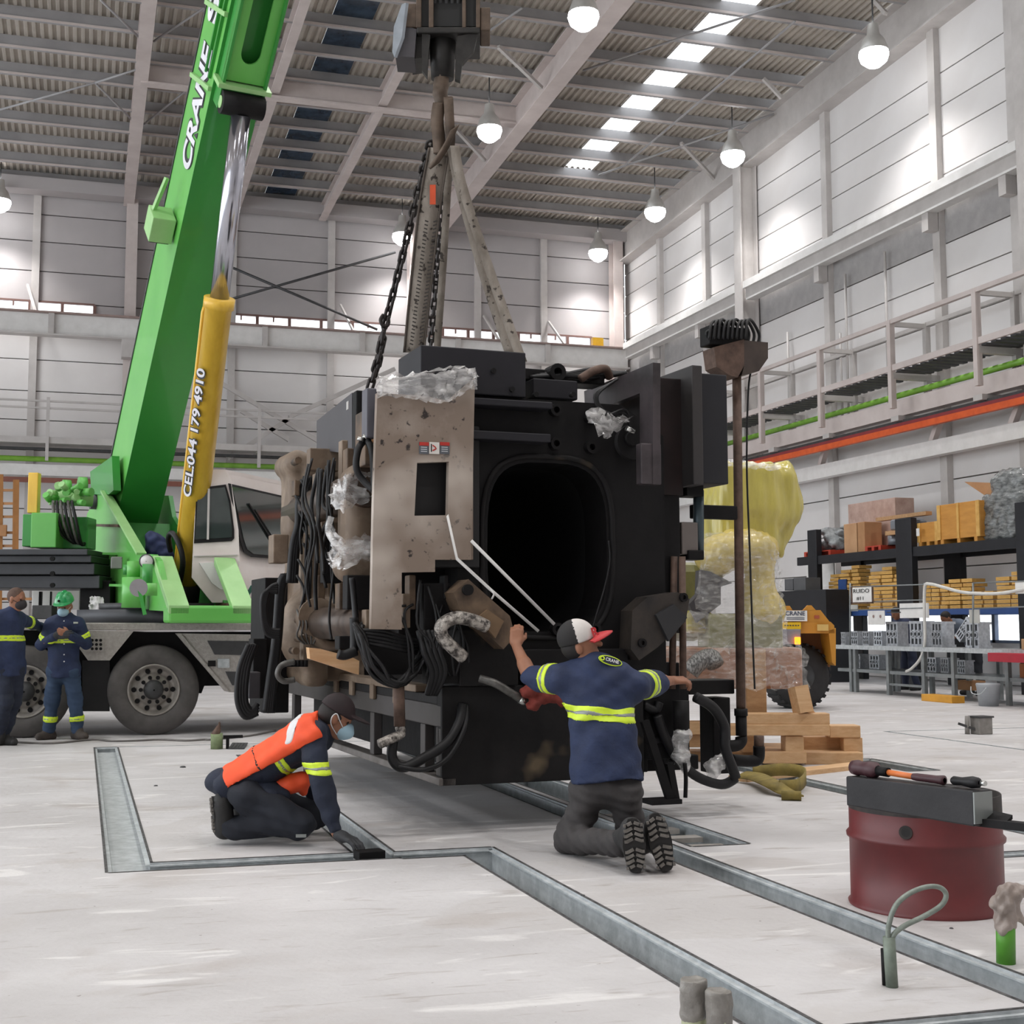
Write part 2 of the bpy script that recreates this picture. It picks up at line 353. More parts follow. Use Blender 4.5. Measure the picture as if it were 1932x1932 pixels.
for (i, j), d in cell.items():
    x0, x1, y0, y1 = xs[i], xs[i+1], ys[j], ys[j+1]
    (fl if d == 0 else tb).add([(x0, y0, -d), (x1, y0, -d), (x1, y1, -d), (x0, y1, -d)], [(0, 1, 2, 3)])
    if d == 0: continue
    for di, dj, a, b, nx, ny in ((-1, 0, (x0, y0), (x0, y1), 1, 0), (1, 0, (x1, y0), (x1, y1), -1, 0), (0, -1, (x0, y0), (x1, y0), 0, 1), (0, 1, (x0, y1), (x1, y1), 0, -1)):
        e = cell.get((i+di, j+dj), 0)
        if e >= d: continue
        tw.add([(a[0], a[1], -d), (b[0], b[1], -d), (b[0], b[1], -e), (a[0], a[1], -e)], [(0, 1, 2, 3)])
        if e == 0 and d > .052:      # ragged joint beside the steel, and the steel lip
            w = .016; a3 = V(*a, 0); b3 = V(*b, 0); n3 = V(nx, ny, 0)
            ed.add([a3-n3*w+V(0, 0, .0025), b3-n3*w+V(0, 0, .0025), b3+V(0, 0, .0025), a3+V(0, 0, .0025)], [(0, 1, 2, 3)])
            tw.prism([a3+V(0, 0, -.012), a3+n3*.022+V(0, 0, -.012), a3+n3*.022+V(0, 0, -.02), a3+V(0, 0, -.02)], b3-a3)
floor = tag(fl.build('floor', m_floor), kind='structure')
tb.build('trough_bottom', m_steel, floor); tw.build('trough_wall', m_steel, floor); ed.build('joint_strip', m_steel_dk, floor)
for k in range(5):   # boards lying in the pit beside the machine
    MB().box((3.63, 7.5+k*.34, -.05), (.31, .11, .03), .08*(k % 3-1)).build('pit_board', M('dusty_board', '#a5a09b', .7, col2='#8a857f', scale=9), floor)
# ---- back wall
YB = 44.93; XR = 19.0
wb = tag(bpy.data.objects.new('wall_back', None), kind='structure'); COL.objects.link(wb)
wr = tag(bpy.data.objects.new('wall_right', None), kind='structure'); COL.objects.link(wr)
XS = [-26, -19, -12.5, -8, -4.6, -1.76, 1.24, 4.6, 7.98, 10.84, 13.28, 15.79, 19.0]
ZS = [0, 1, 2, 3, 4, 5, 5.9, 6.9, 7.88, 8.83, 9.86, 10.8, 11.32, 11.78, 12.8, 13.79, 14.7, 15.9]
WIN = [(-9, .12), (4.36, 9.85), (12, 17.66)]
pcache = {}
def panel(name, sx, sy, sz, c, mat, parent):
    """one cladding panel; panels of one size share their mesh"""
    key = (round(sx, 3), round(sy, 3), round(sz, 3), mat.name)
    if key not in pcache:
        o = MB().box((0, 0, 0), (sx, sy, sz)).build(name, mat, parent, bevel=.012); pcache[key] = o
    else:
        o = pcache[key].copy(); COL.objects.link(o); o.parent = parent; o.matrix_parent_inverse = Matrix.Identity(4)
    o.location = c; return o
for a, b in zip(ZS[:-1], ZS[1:]):
    for x0, x1 in zip(XS[:-1], XS[1:]):
        if (a, b) == (11.32, 11.78):
            segs = []; cur = x0
            for w0, w1 in WIN:
                if w1 <= x0 or w0 >= x1: continue
                if w0 > cur: segs.append((cur, w0))
                cur = min(w1, x1)
            if cur < x1: segs.append((cur, x1))
        else: segs = [(x0, x1)]
        for s0, s1 in segs:
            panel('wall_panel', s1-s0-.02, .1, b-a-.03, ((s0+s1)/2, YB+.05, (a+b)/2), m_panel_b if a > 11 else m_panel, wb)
for x in XS[1:-1]:
    if x in (1.24, 10.84): continue
    MB().bb(x-.12, x+.12, YB-.12, YB+.02, 0, 15.9).build('wall_post', m_frame, wb)
for k, (w0, w1) in enumerate(WIN):
    n = max(2, round((w1-w0)/1.02)); win = tag(bpy.data.objects.new('window_%d' % (k+1), None), kind='structure'); COL.objects.link(win)
    fr = MB(); fr.bb(w0, w1, YB-.05, YB+.05, 11.76, 11.82); fr.bb(w0, w1, YB-.05, YB+.05, 11.28, 11.34)
    fr.build('window_frame', M('window_frame_brown', '#7d5f58', .5), win)
    for i in range(n+1):
        xx = w0+(w1-w0)*i/n; MB().bb(xx-.05, xx+.05, YB-.06, YB+.05, 11.33, 11.77).build('mullion', MATS['window_frame_brown'], win)
        if i < n:
            MB().bb(xx+.05, xx+(w1-w0)/n-.05, YB+.02, YB+.03, 11.33, 11.77).build('pane', m_pane, win)
            if (i+k) % 4 in (1, 2): MB().box((xx+.5*(w1-w0)/n, YB-.03, 11.68), (.05, .06, .16), None).build('window_catch', MATS['window_frame_brown'], win)
bk = MB()
for z0, z1 in ((0, 11.3), (11.8, 15.9)): bk.bb(-26, XR, YB+.1, YB+.14, z0, z1)
for x0, x1 in ((-26, -9.02), (.14, 4.34), (9.87, 11.98), (17.68, XR)): bk.bb(x0, x1, YB+.1, YB+.14, 11.3, 11.8)
bk.build('wall_backing', M('joint_dark', '#77736f', .7), wb)
# columns and runway girder on the back wall
for x in (1.24, 10.84, 18.5):
    c = MB(); c.bb(x-.18, x+.18, YB-.62, YB-.58, 0, 15.3); c.bb(x-.18, x+.18, YB-.14, YB-.1, 0, 15.3); c.bb(x-.02, x+.02, YB-.6, YB-.1, 0, 15.3)
    tag(c.build('trim_column_back', m_beam), kind='structure')
g = thing('runway_girder', 'long cream crane runway girder under the strip windows of the back wall', 'girder')
MB().bb(-26, 18.7, YB-.93, YB-.9, 10.52, 11.22).build('web', m_white, g)
MB().bb(-26, 18.7, YB-1.12, YB-.7, 11.2, 11.25).build('top_flange', M('flange_paint_rosy', '#9b857f', .5), g)
MB().bb(-26, 18.7, YB-1.12, YB-.7, 10.48, 10.53).build('bottom_flange', m_frame, g)
for x in (-8.4, -4.6, -1.2, 5.6, 8.9, 12.3, 15.6): MB().bb(x-.09, x+.09, YB-1.06, YB-.88, 10.53, 11.2).build('stiffener', m_frame, g)
for x in (1.24, 10.84): MB().bb(x-.25, x+.25, YB-1.1, YB-.63, 9.9, 10.48).build('bracket', m_frame, g)
for i in range(2):
    for j in range(5): MB().cyl((1.55+i*.18, YB-.93, 10.62+j*.12), (1.55+i*.18, YB-.97, 10.62+j*.12), .035, n=8).build('bolt', m_dkgrey, g)
MB().bb(17.35, 17.75, YB-.95, YB-.75, 11.27, 11.58).build('end_stop', M('yellow_paint', '#e6b325', .5), g)
# walkway, pipes on the back wall
wk = thing('service_walkway', 'thin grey handrailed walkway along the back wall behind the green boom', 'walkway')
for z in (8.28, 8.06): MB().bar((-26, YB-1.5, z), (18, YB-1.5, z), .06).build('rail', m_frame, wk)
MB().bb(-26, 18, YB-1.5, YB-.3, 6.95, 7.15).build('deck', m_frame, wk)
MB().bb(-26, 18, YB-1.1, YB-.95, 6.78, 6.86).build('cable_tray', m_dkgrey, wk)
for x in (-7.8, -4.5, -1.2, 2.1, 5.4, 8.7, 12, 15.3):
    MB().bar((x, YB-1.5, 6.4), (x, YB-1.5, 8.4), .1).build('post', m_frame, wk)
    MB().bar((x, YB-1.5, 6.95), (x, YB-.1, 6.95), .1).build('bracket', m_frame, wk)
o = MB().cyl((-26, YB-1.33, 6.46), (18.4, YB-1.33, 6.46), .085).build('green_pipe', m_green_pipe); tag(o, 'green pipe running along the back wall under the walkway', 'pipe')
tag(MB().bb(-26, 18.4, YB-1.3, YB-1.1, 5.95, 6.3).build('wall_beam', m_white), 'white steel beam along the back wall below the green pipe', 'beam')
tag(MB().bb(-26, 18.4, YB-1.35, YB-1.3, 5.72, 5.88).build('conductor_rail', M('red_brown_rail', '#8a5547', .5)), 'red-brown conductor rail along the back wall, under the white beam', 'rail')
br = MB()
for a, b in (((436, 504), (712, 622)), ((427, 567), (746, 476))): br.tube([OY(*a, YB-.75), OY(*b, YB-.75)], .045, 6)
tag(br.build('trim_brace_upper', m_dkgrey), kind='structure')
br = MB()
for a, b in (((545, 787), (745, 696)), ((415, 722), (600, 832)), ((430, 865), (545, 790)), ((455, 775), (545, 830))): br.bar(OY(*a, YB-.8), OY(*b, YB-.8), .14)
tag(br.build('trim_brace_lower', m_frame), kind='structure')
for x, zt in ((-2.0, 12.3), (8.3, 12.35), (13.5, 12.3), (15.95, 12.25)):   # raking window struts
    tag(MB().bar((x, YB-.1, zt), (x+.3, YB-.95, 11.26), .07).build('trim_strut', m_frame), kind='structure')
# ---- right wall
YS = [14, 17.5, 20.6, 23.3, 26.02, 30.82, 34.9, 38.07, 41.6, YB]
ZR = [0, .92, 1.62, 2.6, 3.6, 4.6, 5.5, 6.4, 7.3, 8.3, 9.3, 10.1, 10.95, 11.75, 12.67, 13.4, 14.2, 15.9]
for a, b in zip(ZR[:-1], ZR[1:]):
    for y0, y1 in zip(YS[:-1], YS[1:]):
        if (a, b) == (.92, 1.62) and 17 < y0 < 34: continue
        panel('wall_panel', .1, y1-y0-.02, b-a-.025, (XR+.05, (y0+y1)/2, (a+b)/2), M('wall_band_grey', '#a9a6a5', .5) if (a, b) == (10.1, 10.95) else m_panel, wr)  # one row of panels in a greyer colour
for y in YS[1:-1]:
    if y == 34.9: continue
    MB().bb(XR-.16, XR+.02, y-.13, y+.13, 0, 15.4).build('wall_post', m_frame, wr)
bk = MB()
for z0, z1 in ((0, .92), (1.62, 15.9)): bk.bb(XR+.1, XR+.14, 14, YB+.1, z0, z1)
bk.bb(XR+.1, XR+.14, 34, YB+.1, .92, 1.62); bk.bb(XR+.1, XR+.14, 14, 17.4, .92, 1.62)
bk.build('wall_backing', MATS['joint_dark'], wr)
win = tag(bpy.data.objects.new('window_4', None), kind='structure'); COL.objects.link(win)
for y0, y1 in zip(YS[1:-4], YS[2:-3]):
    MB().bb(XR+.04, XR+.05, y0+.2, y1-.2, .95, 1.6).build('pane', m_pane, win)
    f = MB(); f.bb(XR-.02, XR+.08, y0+.13, y1-.13, .9, .96); f.bb(XR-.02, XR+.08, y0+.13, y1-.13, 1.58, 1.64); f.bb(XR-.02, XR+.08, (y0+y1)/2-.05, (y0+y1)/2+.05, .9, 1.6)
    f.build('window_frame', M('blue_grey_frame', '#6d7c95', .5), win)
for y in (34.9, 22.4):
    c = MB(); c.bb(XR-.62, XR-.58, y-.22, y+.22, 0, 15.2); c.bb(XR-.1, XR-.06, y-.22, y+.22, 0, 15.2); c.bb(XR-.6, XR-.1, y-.02, y+.02, 0, 15.2); c.bb(XR-.6, XR-.1, y+.05, y+.22, 0, 15.2)
    tag(c.build('trim_column_right', m_frame), kind='structure')
g = thing('runway_girder_right', 'long white crane runway girder high on the right wall', 'girder'); g.name = 'runway_girder.001'
for y0, y1 in ((14, 22.15), (22.65, 34.65), (35.15, YB-1.2)):
    MB().bb(XR-.6, XR-.25, y0, y1, 11.15, 11.36).build('top_flange', m_white, g)
    MB().bb(XR-.5, XR-.46, y0, y1, 10.87, 11.15).build('web', m_frame, g)
    MB().bb(XR-.5, XR-.2, y0, y1, 10.82, 10.87).build('bottom_flange', m_white, g)
for y in YS[1:-1]:
    if y != 34.9: MB().bb(XR-.45, XR-.18, y-.12, y+.12, 10.4, 10.82).build('bracket', m_frame, g)
# catwalk on the right wall
cw = thing('catwalk', 'pale grey steel catwalk with handrails along the right wall above the orange rail', 'catwalk')
XC, XW = 17.6, 18.55
PY = [20, 23.05, 26.1, 29.15, 32.2, 35.3, 38.4, 41.5]
MB().bar((XC, 14, 8.2), (XC, 43, 8.2), .1).build('handrail', m_beam, cw); MB().bar((XW, 14, 8.2), (XW, 43, 8.2), .09).build('handrail', m_frame, cw)
MB().bb(XC-.03, XC+.03, 14, 43, 7.06, 7.2).build('toe_board', m_beam, cw); MB().bb(XW-.03, XW+.03, 14, 43, 7.06, 7.2).build('toe_board', m_frame, cw)
for y in PY:
    MB().bar((XC, y, 6.2), (XC, y, 8.24), .13).build('post', m_beam, cw); MB().bar((XW, y, 6.6), (XW, y, 8.24), .13).build('post', m_frame, cw)
    MB().bar((XC, y, 8.16), (XW, y, 8.16), .1).build('tie_bar', m_frame, cw); MB().bar((XC, y, 6.95), (XR-.1, y, 6.95), .14).build('bracket', m_frame, cw)
sl = MB()
for i in range(92): sl.bb(XC+.03, XW-.03, 15+i*.3, 15.16+i*.3, 7.02, 7.06)
tag(sl.build('grating', m_dkgrey, cw), kind='stuff')
tag(MB().cyl((18.3, 14, 6.66), (18.3, 43.4, 6.66), .07).build('green_pipe', m_green_pipe), 'green pipe along the right wall below the catwalk', 'pipe')
tag(MB().bb(18.1, 18.35, 14, 43.4, 6.12, 6.5).build('wall_beam', m_beam), 'beige beam along the right wall between green pipe and orange rail', 'beam')
bb = thing('busbar', 'orange conductor rail with red upper edge along the right wall', 'rail')
MB().bb(18.0, 18.12, 14, 36, 5.72, 5.86).build('rail', m_orange, bb); MB().bb(18.02, 18.1, 14, 36, 5.86, 5.94).build('edge', M('dark_red_paint', '#8e2f33', .5), bb)
MB().bb(18.1, 18.3, 14, 36.5, 5.9, 6.02).build('carrier', m_dkgrey, bb)
for y in (20.5, 23.6, 26.6, 29.6, 32.4, 35): MB().bb(17.98, 18.6, y-.15, y+.15, 6.0, 6.12).build('hanger', m_frame, bb)
tag(MB().bb(18.35, 18.6, 14, 43.6, 5.1, 5.45).build('wall_beam', m_white), 'white lower beam along the right wall above the storage rack', 'beam')
for y in (23.3, 26.02, 30.82): tag(MB().bar((18.45, y-.6, 6.1), (18.45, y-.02, 5.2), .14).build('trim_knee', m_beam), kind='structure')
for a, zt, y in ((9.5, 0, 32.9), (10.4, 0, 29.9), (8.9, 0, 30.2), (10.5, 0, 28.1)):
    tag(MB().cyl((18.85, y, 6.6), (18.85, y, a), .035, n=8).build('trim_conduit', m_frame), kind='structure')
# ---- unseen wall added behind the camera to cut frontal light; right wall's near end
tag(MB().bb(-26, XR, -14.2, -14, 0, 18.4).build('wall_front_light_block', m_panel), kind='structure')
MB().bb(XR, XR+.1, -14, 14, 0, 17.5).build('wall_panel', m_panel, wr)
# ---- roof
S = .04
def zr(y, z0=15.95): return z0+S*(YB-y)
ceil = tag(bpy.data.objects.new('ceiling', None), kind='structure'); COL.objects.link(ceil)
def deck(x0, x1, y0, y1, name):
    b = MB(); per = .2; n = int(round((x1-x0)/per)); prof = []
    for i in range(n):
        x = x0+i*per; prof += [(x, 0), (x+.07, 0), (x+.1, .06), (x+.17, .06)]
    prof.append((x0+n*per, 0)); vs = []
    for y in (y0, y1): vs += [(x, y, zr(y)+z) for x, z in prof]
    k = len(prof); b.add(vs, [(i, i+1, k+i+1, k+i) for i in range(k-1)])
    return b.build(name, m_deck, ceil)
deck(-26, 5.7, -14, 45.2, 'roof_sheet'); deck(6.5, 14.65, -14, 45.2, 'roof_sheet'); deck(15.65, 19.65, -14, 45.2, 'roof_sheet')
deck(5.7, 6.5, -14, 27, 'roof_sheet')
MB().add([(5.6, 27, zr(27)-.005), (6.62, 27, zr(27)-.005), (6.62, 45.2, zr(45.2)-.005), (5.6, 45.2, zr(45.2)-.005)], [(0, 1, 2, 3)]).build('dirty_rooflight', M('dirty_rooflight', '#3f5266', .25, col2='#1f2a38', scale=2.5), ceil)
m_roofl = film('rooflight_pane', '#ffffff', .35, 2, .2)
for k in range(-6, 7):
    y = 31.7+1.6*k
    if y+1.6 > 40.5: break
    MB().add([(14.65, y+.04, zr(y)+.02), (15.65, y+.04, zr(y)+.02), (15.65, y+1.56, zr(y+1.6)+.02), (14.65, y+1.56, zr(y+1.6)+.02)], [(0, 1, 2, 3)]).build('rooflight', m_roofl, ceil)
deck(14.65, 15.65, 39.7, 45.2, 'roof_sheet'); deck(14.65, 15.65, -14, 20, 'roof_sheet')
for k in range(-12, 10):     # cold-formed purlins
    y = 30.1+1.6*k; z = zr(y)
    p = MB(); p.bb(-26, 19.4, y-.01, y+.01, z-.34, z); p.bb(-26, 19.4, y-.1, y+.01, z-.36, z-.335); p.bb(-26, 19.4, y, y+.08, z-.02, z)
    p.build('purlin', [m_purlin], ceil)
    MB().bb(-26, 19.4, y-.105, y-.098, z-.362, z-.3).build('purlin_lip', m_beam, ceil)
def rafter(x, bot, w, y0=6., y1=44.6, name='trim_rafter', mat=None):
    b = MB(); mat = mat or m_beam
    for z0, h, ww in ((bot, .05, w), (bot+.05, 15.6-bot-.05, .03), (15.6, .04, w)):
        b.add([(x+sx*ww/2, y, zr(y, z0)+dz) for y in (y0, y1) for dz in (0, h) for sx in (-1, 1)], [(0, 1, 3, 2), (4, 6, 7, 5), (0, 4, 5, 1), (2, 3, 7, 6), (0, 2, 6, 4), (1, 5, 7, 3)])
    return tag(b.build(name, mat), kind='structure')
rafter(19.0-.2, 14.52, .5, mat=m_frame); rafter(11.5, 14.75, .45); rafter(1.12, 15.1, .34); rafter(7.6, 15.18, .24); rafter(4.62, 15.18, .24)
MB_ = MB(); MB_.bb(1.1, 11.5, 34.98, 35.02, 15.5, 16.2); MB_.bb(1.1, 11.5, 34.85, 35.15, 15.46, 15.52); tag(MB_.build('trim_cross_girder', m_beam), kind='structure')
tag(MB().bb(-26, 19, YB-.75, YB-.1, 15.3, 15.72).build('trim_eaves', m_panel_b), kind='structure')
def onroof(x, y, z0):
    d = ray(x, y); return Vector(C3+d*((z0+S*YB-1.3)/(d[2]+S*d[1])))
rods = [((190, 0), (268, 76)), ((290, 78), (385, 15)), ((180, 157), (255, 232)), ((272, 234), (350, 172)), ((0, 207), (180, 156)), ((180, 156), (262, 130)), ((1100, 133), (1500, 0)), ((1130, 330), (1460, 215)), ((1180, 310), (1500, 40)), ((920, 60), (985, 15))]
for a, b in rods: tag(MB().tube([onroof(*a, 15.45), onroof(*b, 15.45)], .03, 6).build('trim_tie_rod', m_purlin), kind='structure')
for a, b in (((940, 88), (1022, 166)), ((852, 235), (915, 303)), ((1285, 270), (1350, 340)), ((1440, 148), (1475, 185)), ((1650, 2), (1672, 26))):
    tag(MB().bar(onroof(*a, 15.5), onroof(*b, 15.0), .09).build('trim_flange_stay', m_frame), kind='structure')
# ---- high-bay lamps
m_glow = M('lamp_glow', '#ffffff', emit=9.); m_lampbody = M('lamp_housing', '#d8d6d2', .35, .4)
def lamp(x, y, label, first=[]):
    if not first:
        t = thing('high_bay_lamp', label, 'lamp', (0, 0, 0), group='high bay lamps under the roof')
        MB().lathe((0, 0, .62), (0, 0, 0), [(0, .1), (.2, .12), (.3, .2), (.5, .27), (.53, .27)], 16).build('reflector', m_lampbody, t, local=True)
        MB().lathe((0, 0, .12), (0, 0, -1), [(0, .26), (.1, .28), (.22, .24), (.32, .12), (.36, .02)], 16).build('bulb', m_glow, t, local=True)
        MB().cyl((0, 0, .6), (0, 0, 1.25), .015, n=6).build('hanger', m_dkgrey, t, local=True)
        li = bpy.data.lights.new('lamp_light', 'SPOT'); li.energy = LAMP_POWER; li.spot_size = 2.15; li.spot_blend = 1.; li.shadow_soft_size = .35; li.color = (1, .985, .975)
        lo = bpy.data.objects.new('lamp_light', li); COL.objects.link(lo); lo.parent = t; lo.location = (0, 0, -.2)
        first.append(t)
    else: t = dup(first[0])
    t.location = (x, y, 14.6); t.scale = (1.25,)*3; t['label'] = label; hg = [c for c in t.children if c.name.startswith('hanger')][0]; k = ((zr(y)-14.6)/1.25-.6)/.65; hg.scale = (1, 1, k); hg.location = (0, 0, .6-.6*k); return t
lamp(10.25, 26.4, 'glowing lamp nearest the top edge, left of the row of rooflights')
lamp(10.25, 33.5, 'glowing lamp beside the large beam, right of the hook block')
lamp(10.25, 43.8, 'glowing lamp by the back wall behind the lifting chain')
lamp(17.5, 43.8, 'glowing lamp in the corner of the back and right walls, over the yellow end stop')
lamp(17.5, 38.8, 'second glowing lamp from the back corner along the right wall beam')
lamp(17.5, 33.4, 'glowing lamp beside the right wall column')
lamp(17.5, 26.3, 'glowing lamp nearest the camera along the right wall beam')
lamp(-2.86, 43.8, 'glowing lamp cut by the left picture edge, before the back wall')
for yy in (19.5, 12.5, 5.5, -1.5):
    for xx in (-9.5, -2.86, 3.7, 10.25, 17.5):
        lamp(xx, yy, 'high bay lamp above the frame, %s from left in the %s row' % (['first', 'second', 'third', 'fourth', 'fifth'][[-9.5, -2.86, 3.7, 10.25, 17.5].index(xx)], ['first', 'second', 'third', 'fourth'][[19.5, 12.5, 5.5, -1.5].index(yy)]))
# ================================================================ THE SUSPENDED MACHINE
MO = V(2.19, 8.19, .29); MA = math.radians(3.7)
UU = np.array([math.cos(MA), math.sin(MA), 0]); VV = np.array([-math.sin(MA), math.cos(MA), 0]); MOn = np.array(MO)
def _loc(w): q = w-MOn; return V(q @ UU, q @ VV, q[2])
def mv(x, y, v=0.): d = ray(x, y); t = ((MOn-C3) @ VV+v)/(d @ VV); return _loc(C3+d*t)
def mu(x, y, u=0.): d = ray(x, y); t = ((MOn-C3) @ UU+u)/(d @ UU); return _loc(C3+d*t)
m_black = M('oily_black_steel', '#171516', .6, 0, col2='#0c0b0c', scale=5, bump=.1, spec=.22)
m_blk2 = M('painted_black_box', '#242328', .55, 0, col2='#1c1b20', scale=2, spec=.3)
m_slate = M('slate_cabinet', '#4a474b', .55, .1, col2='#413f42', scale=1.5)
m_beige = M('dirty_beige_paint', '#9c8a78', .6, 0, col2='#6b5a4a', scale=3.5, amount=.75, sharp=.16, bump=.1, detail=9)
m_panelb = M('stained_safety_panel', '#a99e94', .5, .02, col2='#7f7064', scale=2.6, amount=.86, sharp=.16, detail=10)
m_rust = M('rusty_pipe', '#6b5549', .7, .2, col2='#47362e', scale=12, bump=.15)
m_rubber = M('black_rubber_hose', '#1b1a1c', .5, 0, col2='#111112', scale=8, spec=.35)
m_grime = M('base_grime', '#1d1b1b', .65, 0, col2='#111011', scale=4, bump=.15, spec=.22)
m_chrome = M('bright_fitting', '#c9c9c6', .25, .9)
m_tan = M('tan_bracket', '#6e5a47', .6, .1, col2='#3d3128', scale=5, sharp=.15)
def grime_spots(m, col, scale, lo, hi):
    nt = m.node_tree; N = nt.nodes; L = nt.links; b = N['Principled BSDF']; s = b.inputs['Base Color'].links[0].from_socket
    tc = N.new('ShaderNodeTexCoord'); nz = N.new('ShaderNodeTexNoise'); nz.inputs['Scale'].default_value = scale; nz.inputs['Detail'].default_value = 3
    mr = N.new('ShaderNodeMapRange'); mr.inputs[1].default_value = lo; mr.inputs[2].default_value = hi; L.new(tc.outputs['Object'], nz.inputs[0]); L.new(nz.outputs[0], mr.inputs[0])
    mx = N.new('ShaderNodeMix'); mx.data_type = 'RGBA'; mx.inputs[7].default_value = (*lin(col), 1); L.new(mr.outputs[0], mx.inputs[0]); L.new(s, mx.inputs[6]); L.new(mx.outputs[2], b.inputs['Base Color'])
grime_spots(m_panelb, '#2b2320', 22, .63, .7); grime_spots(m_panelb, '#b5aaa0', 1.2, .5, .62); grime_spots(m_grime, '#5d5140', 2.5, .62, .75)
from mathutils.geometry import tessellate_polygon
def plate(name, outer, holes, ext, mat, parent, local=True, bevel=0.):
    """flat plate with openings; outer and holes are 3-D points, ext is the thickness vector"""
    loops = [[Vector(p) for p in outer]]+[[Vector(p) for p in h] for h in holes]; e = Vector(ext)
    o = loops[0]; nr = sum(((o[i]-o[0]).cross(o[(i+1) % len(o)]-o[0]) for i in range(1, len(o)-1)), V(0, 0, 0))
    flat = [p for l in loops for p in l]; tri = tessellate_polygon(loops); n = len(flat); b = MB(); fs = []
    for t in tri:
        a, c, d = (flat[i] for i in t); f = t if (c-a).cross(d-a).dot(e) < 0 else t[::-1]
        fs += [tuple(f), tuple(i+n for i in f[::-1])]
    k = 0
    for l in loops:
        m = len(l); fs += [(k+i, k+(i+1) % m, n+k+(i+1) % m, n+k+i) for i in range(m)]; k += m
    b.add(flat+[p+e for p in flat], fs); ob = b.build(name, mat, parent, local=local)
    bm = bmesh.new(); bm.from_mesh(ob.data); bmesh.ops.recalc_face_normals(bm, faces=bm.faces); bm.to_mesh(ob.data); bm.free(); return ob
mc = thing('moulding_machine', 'huge oily black clamping machine hanging from slings just above the floor', 'machine', MO, MA)
def B(name, mat, *boxes, bevel=.008, **k):
    b = MB()
    for q in boxes: b.bb(*q)
    return b.build(name, mat, mc, local=True, bevel=bevel, **k)
def X(name, mat, x0, y0, x1, y1, v, th, dv=0., bevel=.008):
    """box whose front face spans the pixel rectangle on plane v"""
    xm = (x0+x1)/2; return B(name, mat, (mv(x0, y0, v).x, mv(x1, y0, v).x, v+dv, v+dv+th, mv(xm, y1, v).z, mv(xm, y0, v).z), bevel=bevel)
def T(name, mat, pts, r, n=8, sub=6, parent=None): return MB().tube(pts, r, n, sub=sub).build(name, mat, parent or mc, local=True)
# base
B('base_front', m_grime, (0, 1.42, 0, .1, 0, .62))
B('base_core', m_black, (.35, 1.5, .1, 5., .02, .5))
B('base_side_beam', M('base_beam', '#454141', .55, .2, col2='#37332f', scale=3), (0, .08, .02, 5.05, .36, .5))
B('base_rail', M('rail_flat', '#7d7875', .5, .3, col2='#5a5450', scale=6), (-.02, .1, 0, 3.6, 0, .05))
for v in (.02, .35, 1.58, 3., 4.3): B('base_post', MATS['base_beam'], (0, .07, v, v+.1, .05, .36))
B('base_deck', m_black, (0, 1.6, .1, 5.05, .5, .56))
B('guide_rail', m_beige, (-.02, .12, .5, 3.2, .56, .61))
for v in (.9, 1.5, 2.1, 2.6): B('rail_clip', m_beige, (-.03, 0, v, v+.1, .46, .57))
# fixed platen with its large opening
ang = [2*math.pi*i/40 for i in range(40)]
hole = [(.755+.43*np.sign(math.cos(a))*abs(math.cos(a))**.6, .05, 1.52+.56*np.sign(math.sin(a))*abs(math.sin(a))**.6) for a in ang]
plate('fixed_platen', [(.12, .05, .6), (1.62, .05, .6), (1.62, .05, 2.3), (1.3, .05, 2.5), (.12, .05, 2.5)], [hole], (0, .45, 0), m_black, mc)
hb = MB(); hb.add([(x, .4, z) for x, y, z in hole]+[(x*.9+.0755, 2.2, z*.92+.12) for x, y, z in hole], [(i, (i+1) % 40, 40+(i+1) % 40, 40+i) for i in range(40)]+[tuple(range(40, 80))], 0, True)
hb.build('bore_liner', M('deep_black', '#0f0e10', .6), mc, local=True)
MB().tube([(x, .045, z) for x, y, z in [(.755+.47*np.sign(math.cos(a))*abs(math.cos(a))**.6, 0, 1.52+.6*np.sign(math.sin(a))*abs(math.sin(a))**.6) for a in ang]], .02, 6, closed=True).build('opening_rim', m_grime, mc, local=True)
for p in ((1045, 775), (1112, 790), (1045, 838), (1112, 845), (1048, 1187), (1118, 1187)):
    c = mv(*p, .05); MB().ring(c+V(0, -.05, 0), c+V(0, .01, 0), .042, .022, 16).build('bolt_socket', m_black, mc, local=True)
a = mv(900, 755, 0); c = mv(1032, 776, 0); B('ledge_bar', m_blk2, (a.x-.1, c.x, -.1, .06, c.z, a.z))
a = mv(900, 815, 0); c = mv(1031, 838, 0); B('ledge_bar', m_blk2, (a.x-.1, c.x, -.08, .06, c.z, a.z))
B('rear_platen', m_black, (.0, 1.6, 3.6, 4.3, .55, 2.4))
B('flank_core', m_black, (-.2, .2, .3, .9, .9, 2.45))
B('hood_box', m_blk2, (-.15, .58, 0, .5, 2.5, 2.8))
X('valve_block', m_blk2, 1006, 716, 1090, 752, .15, .45)
B('manifold_bar', m_black, (.6, 1.3, .3, .5, 2.68, 2.76))
c = mv(1050, 703, .25); MB().ring(c+V(0, -.03, 0), c+V(0, .1, 0), .06, .03, 16).build('lifting_eye', m_black, mc, local=True)
for k in range(5): T('top_hose', m_rubber, [mv(1000+k*9, 712-k*2, .3), mv(1060+k*8, 708+k, .25), mv(1120, 697+4*k, .3), mv(1160+k*5, 704, .4)], .018)
T('top_hose', m_rust, [mv(1095, 715, .2), mv(1120, 700, .2), mv(1142, 696, .25), mv(1150, 712, .3)], .03)
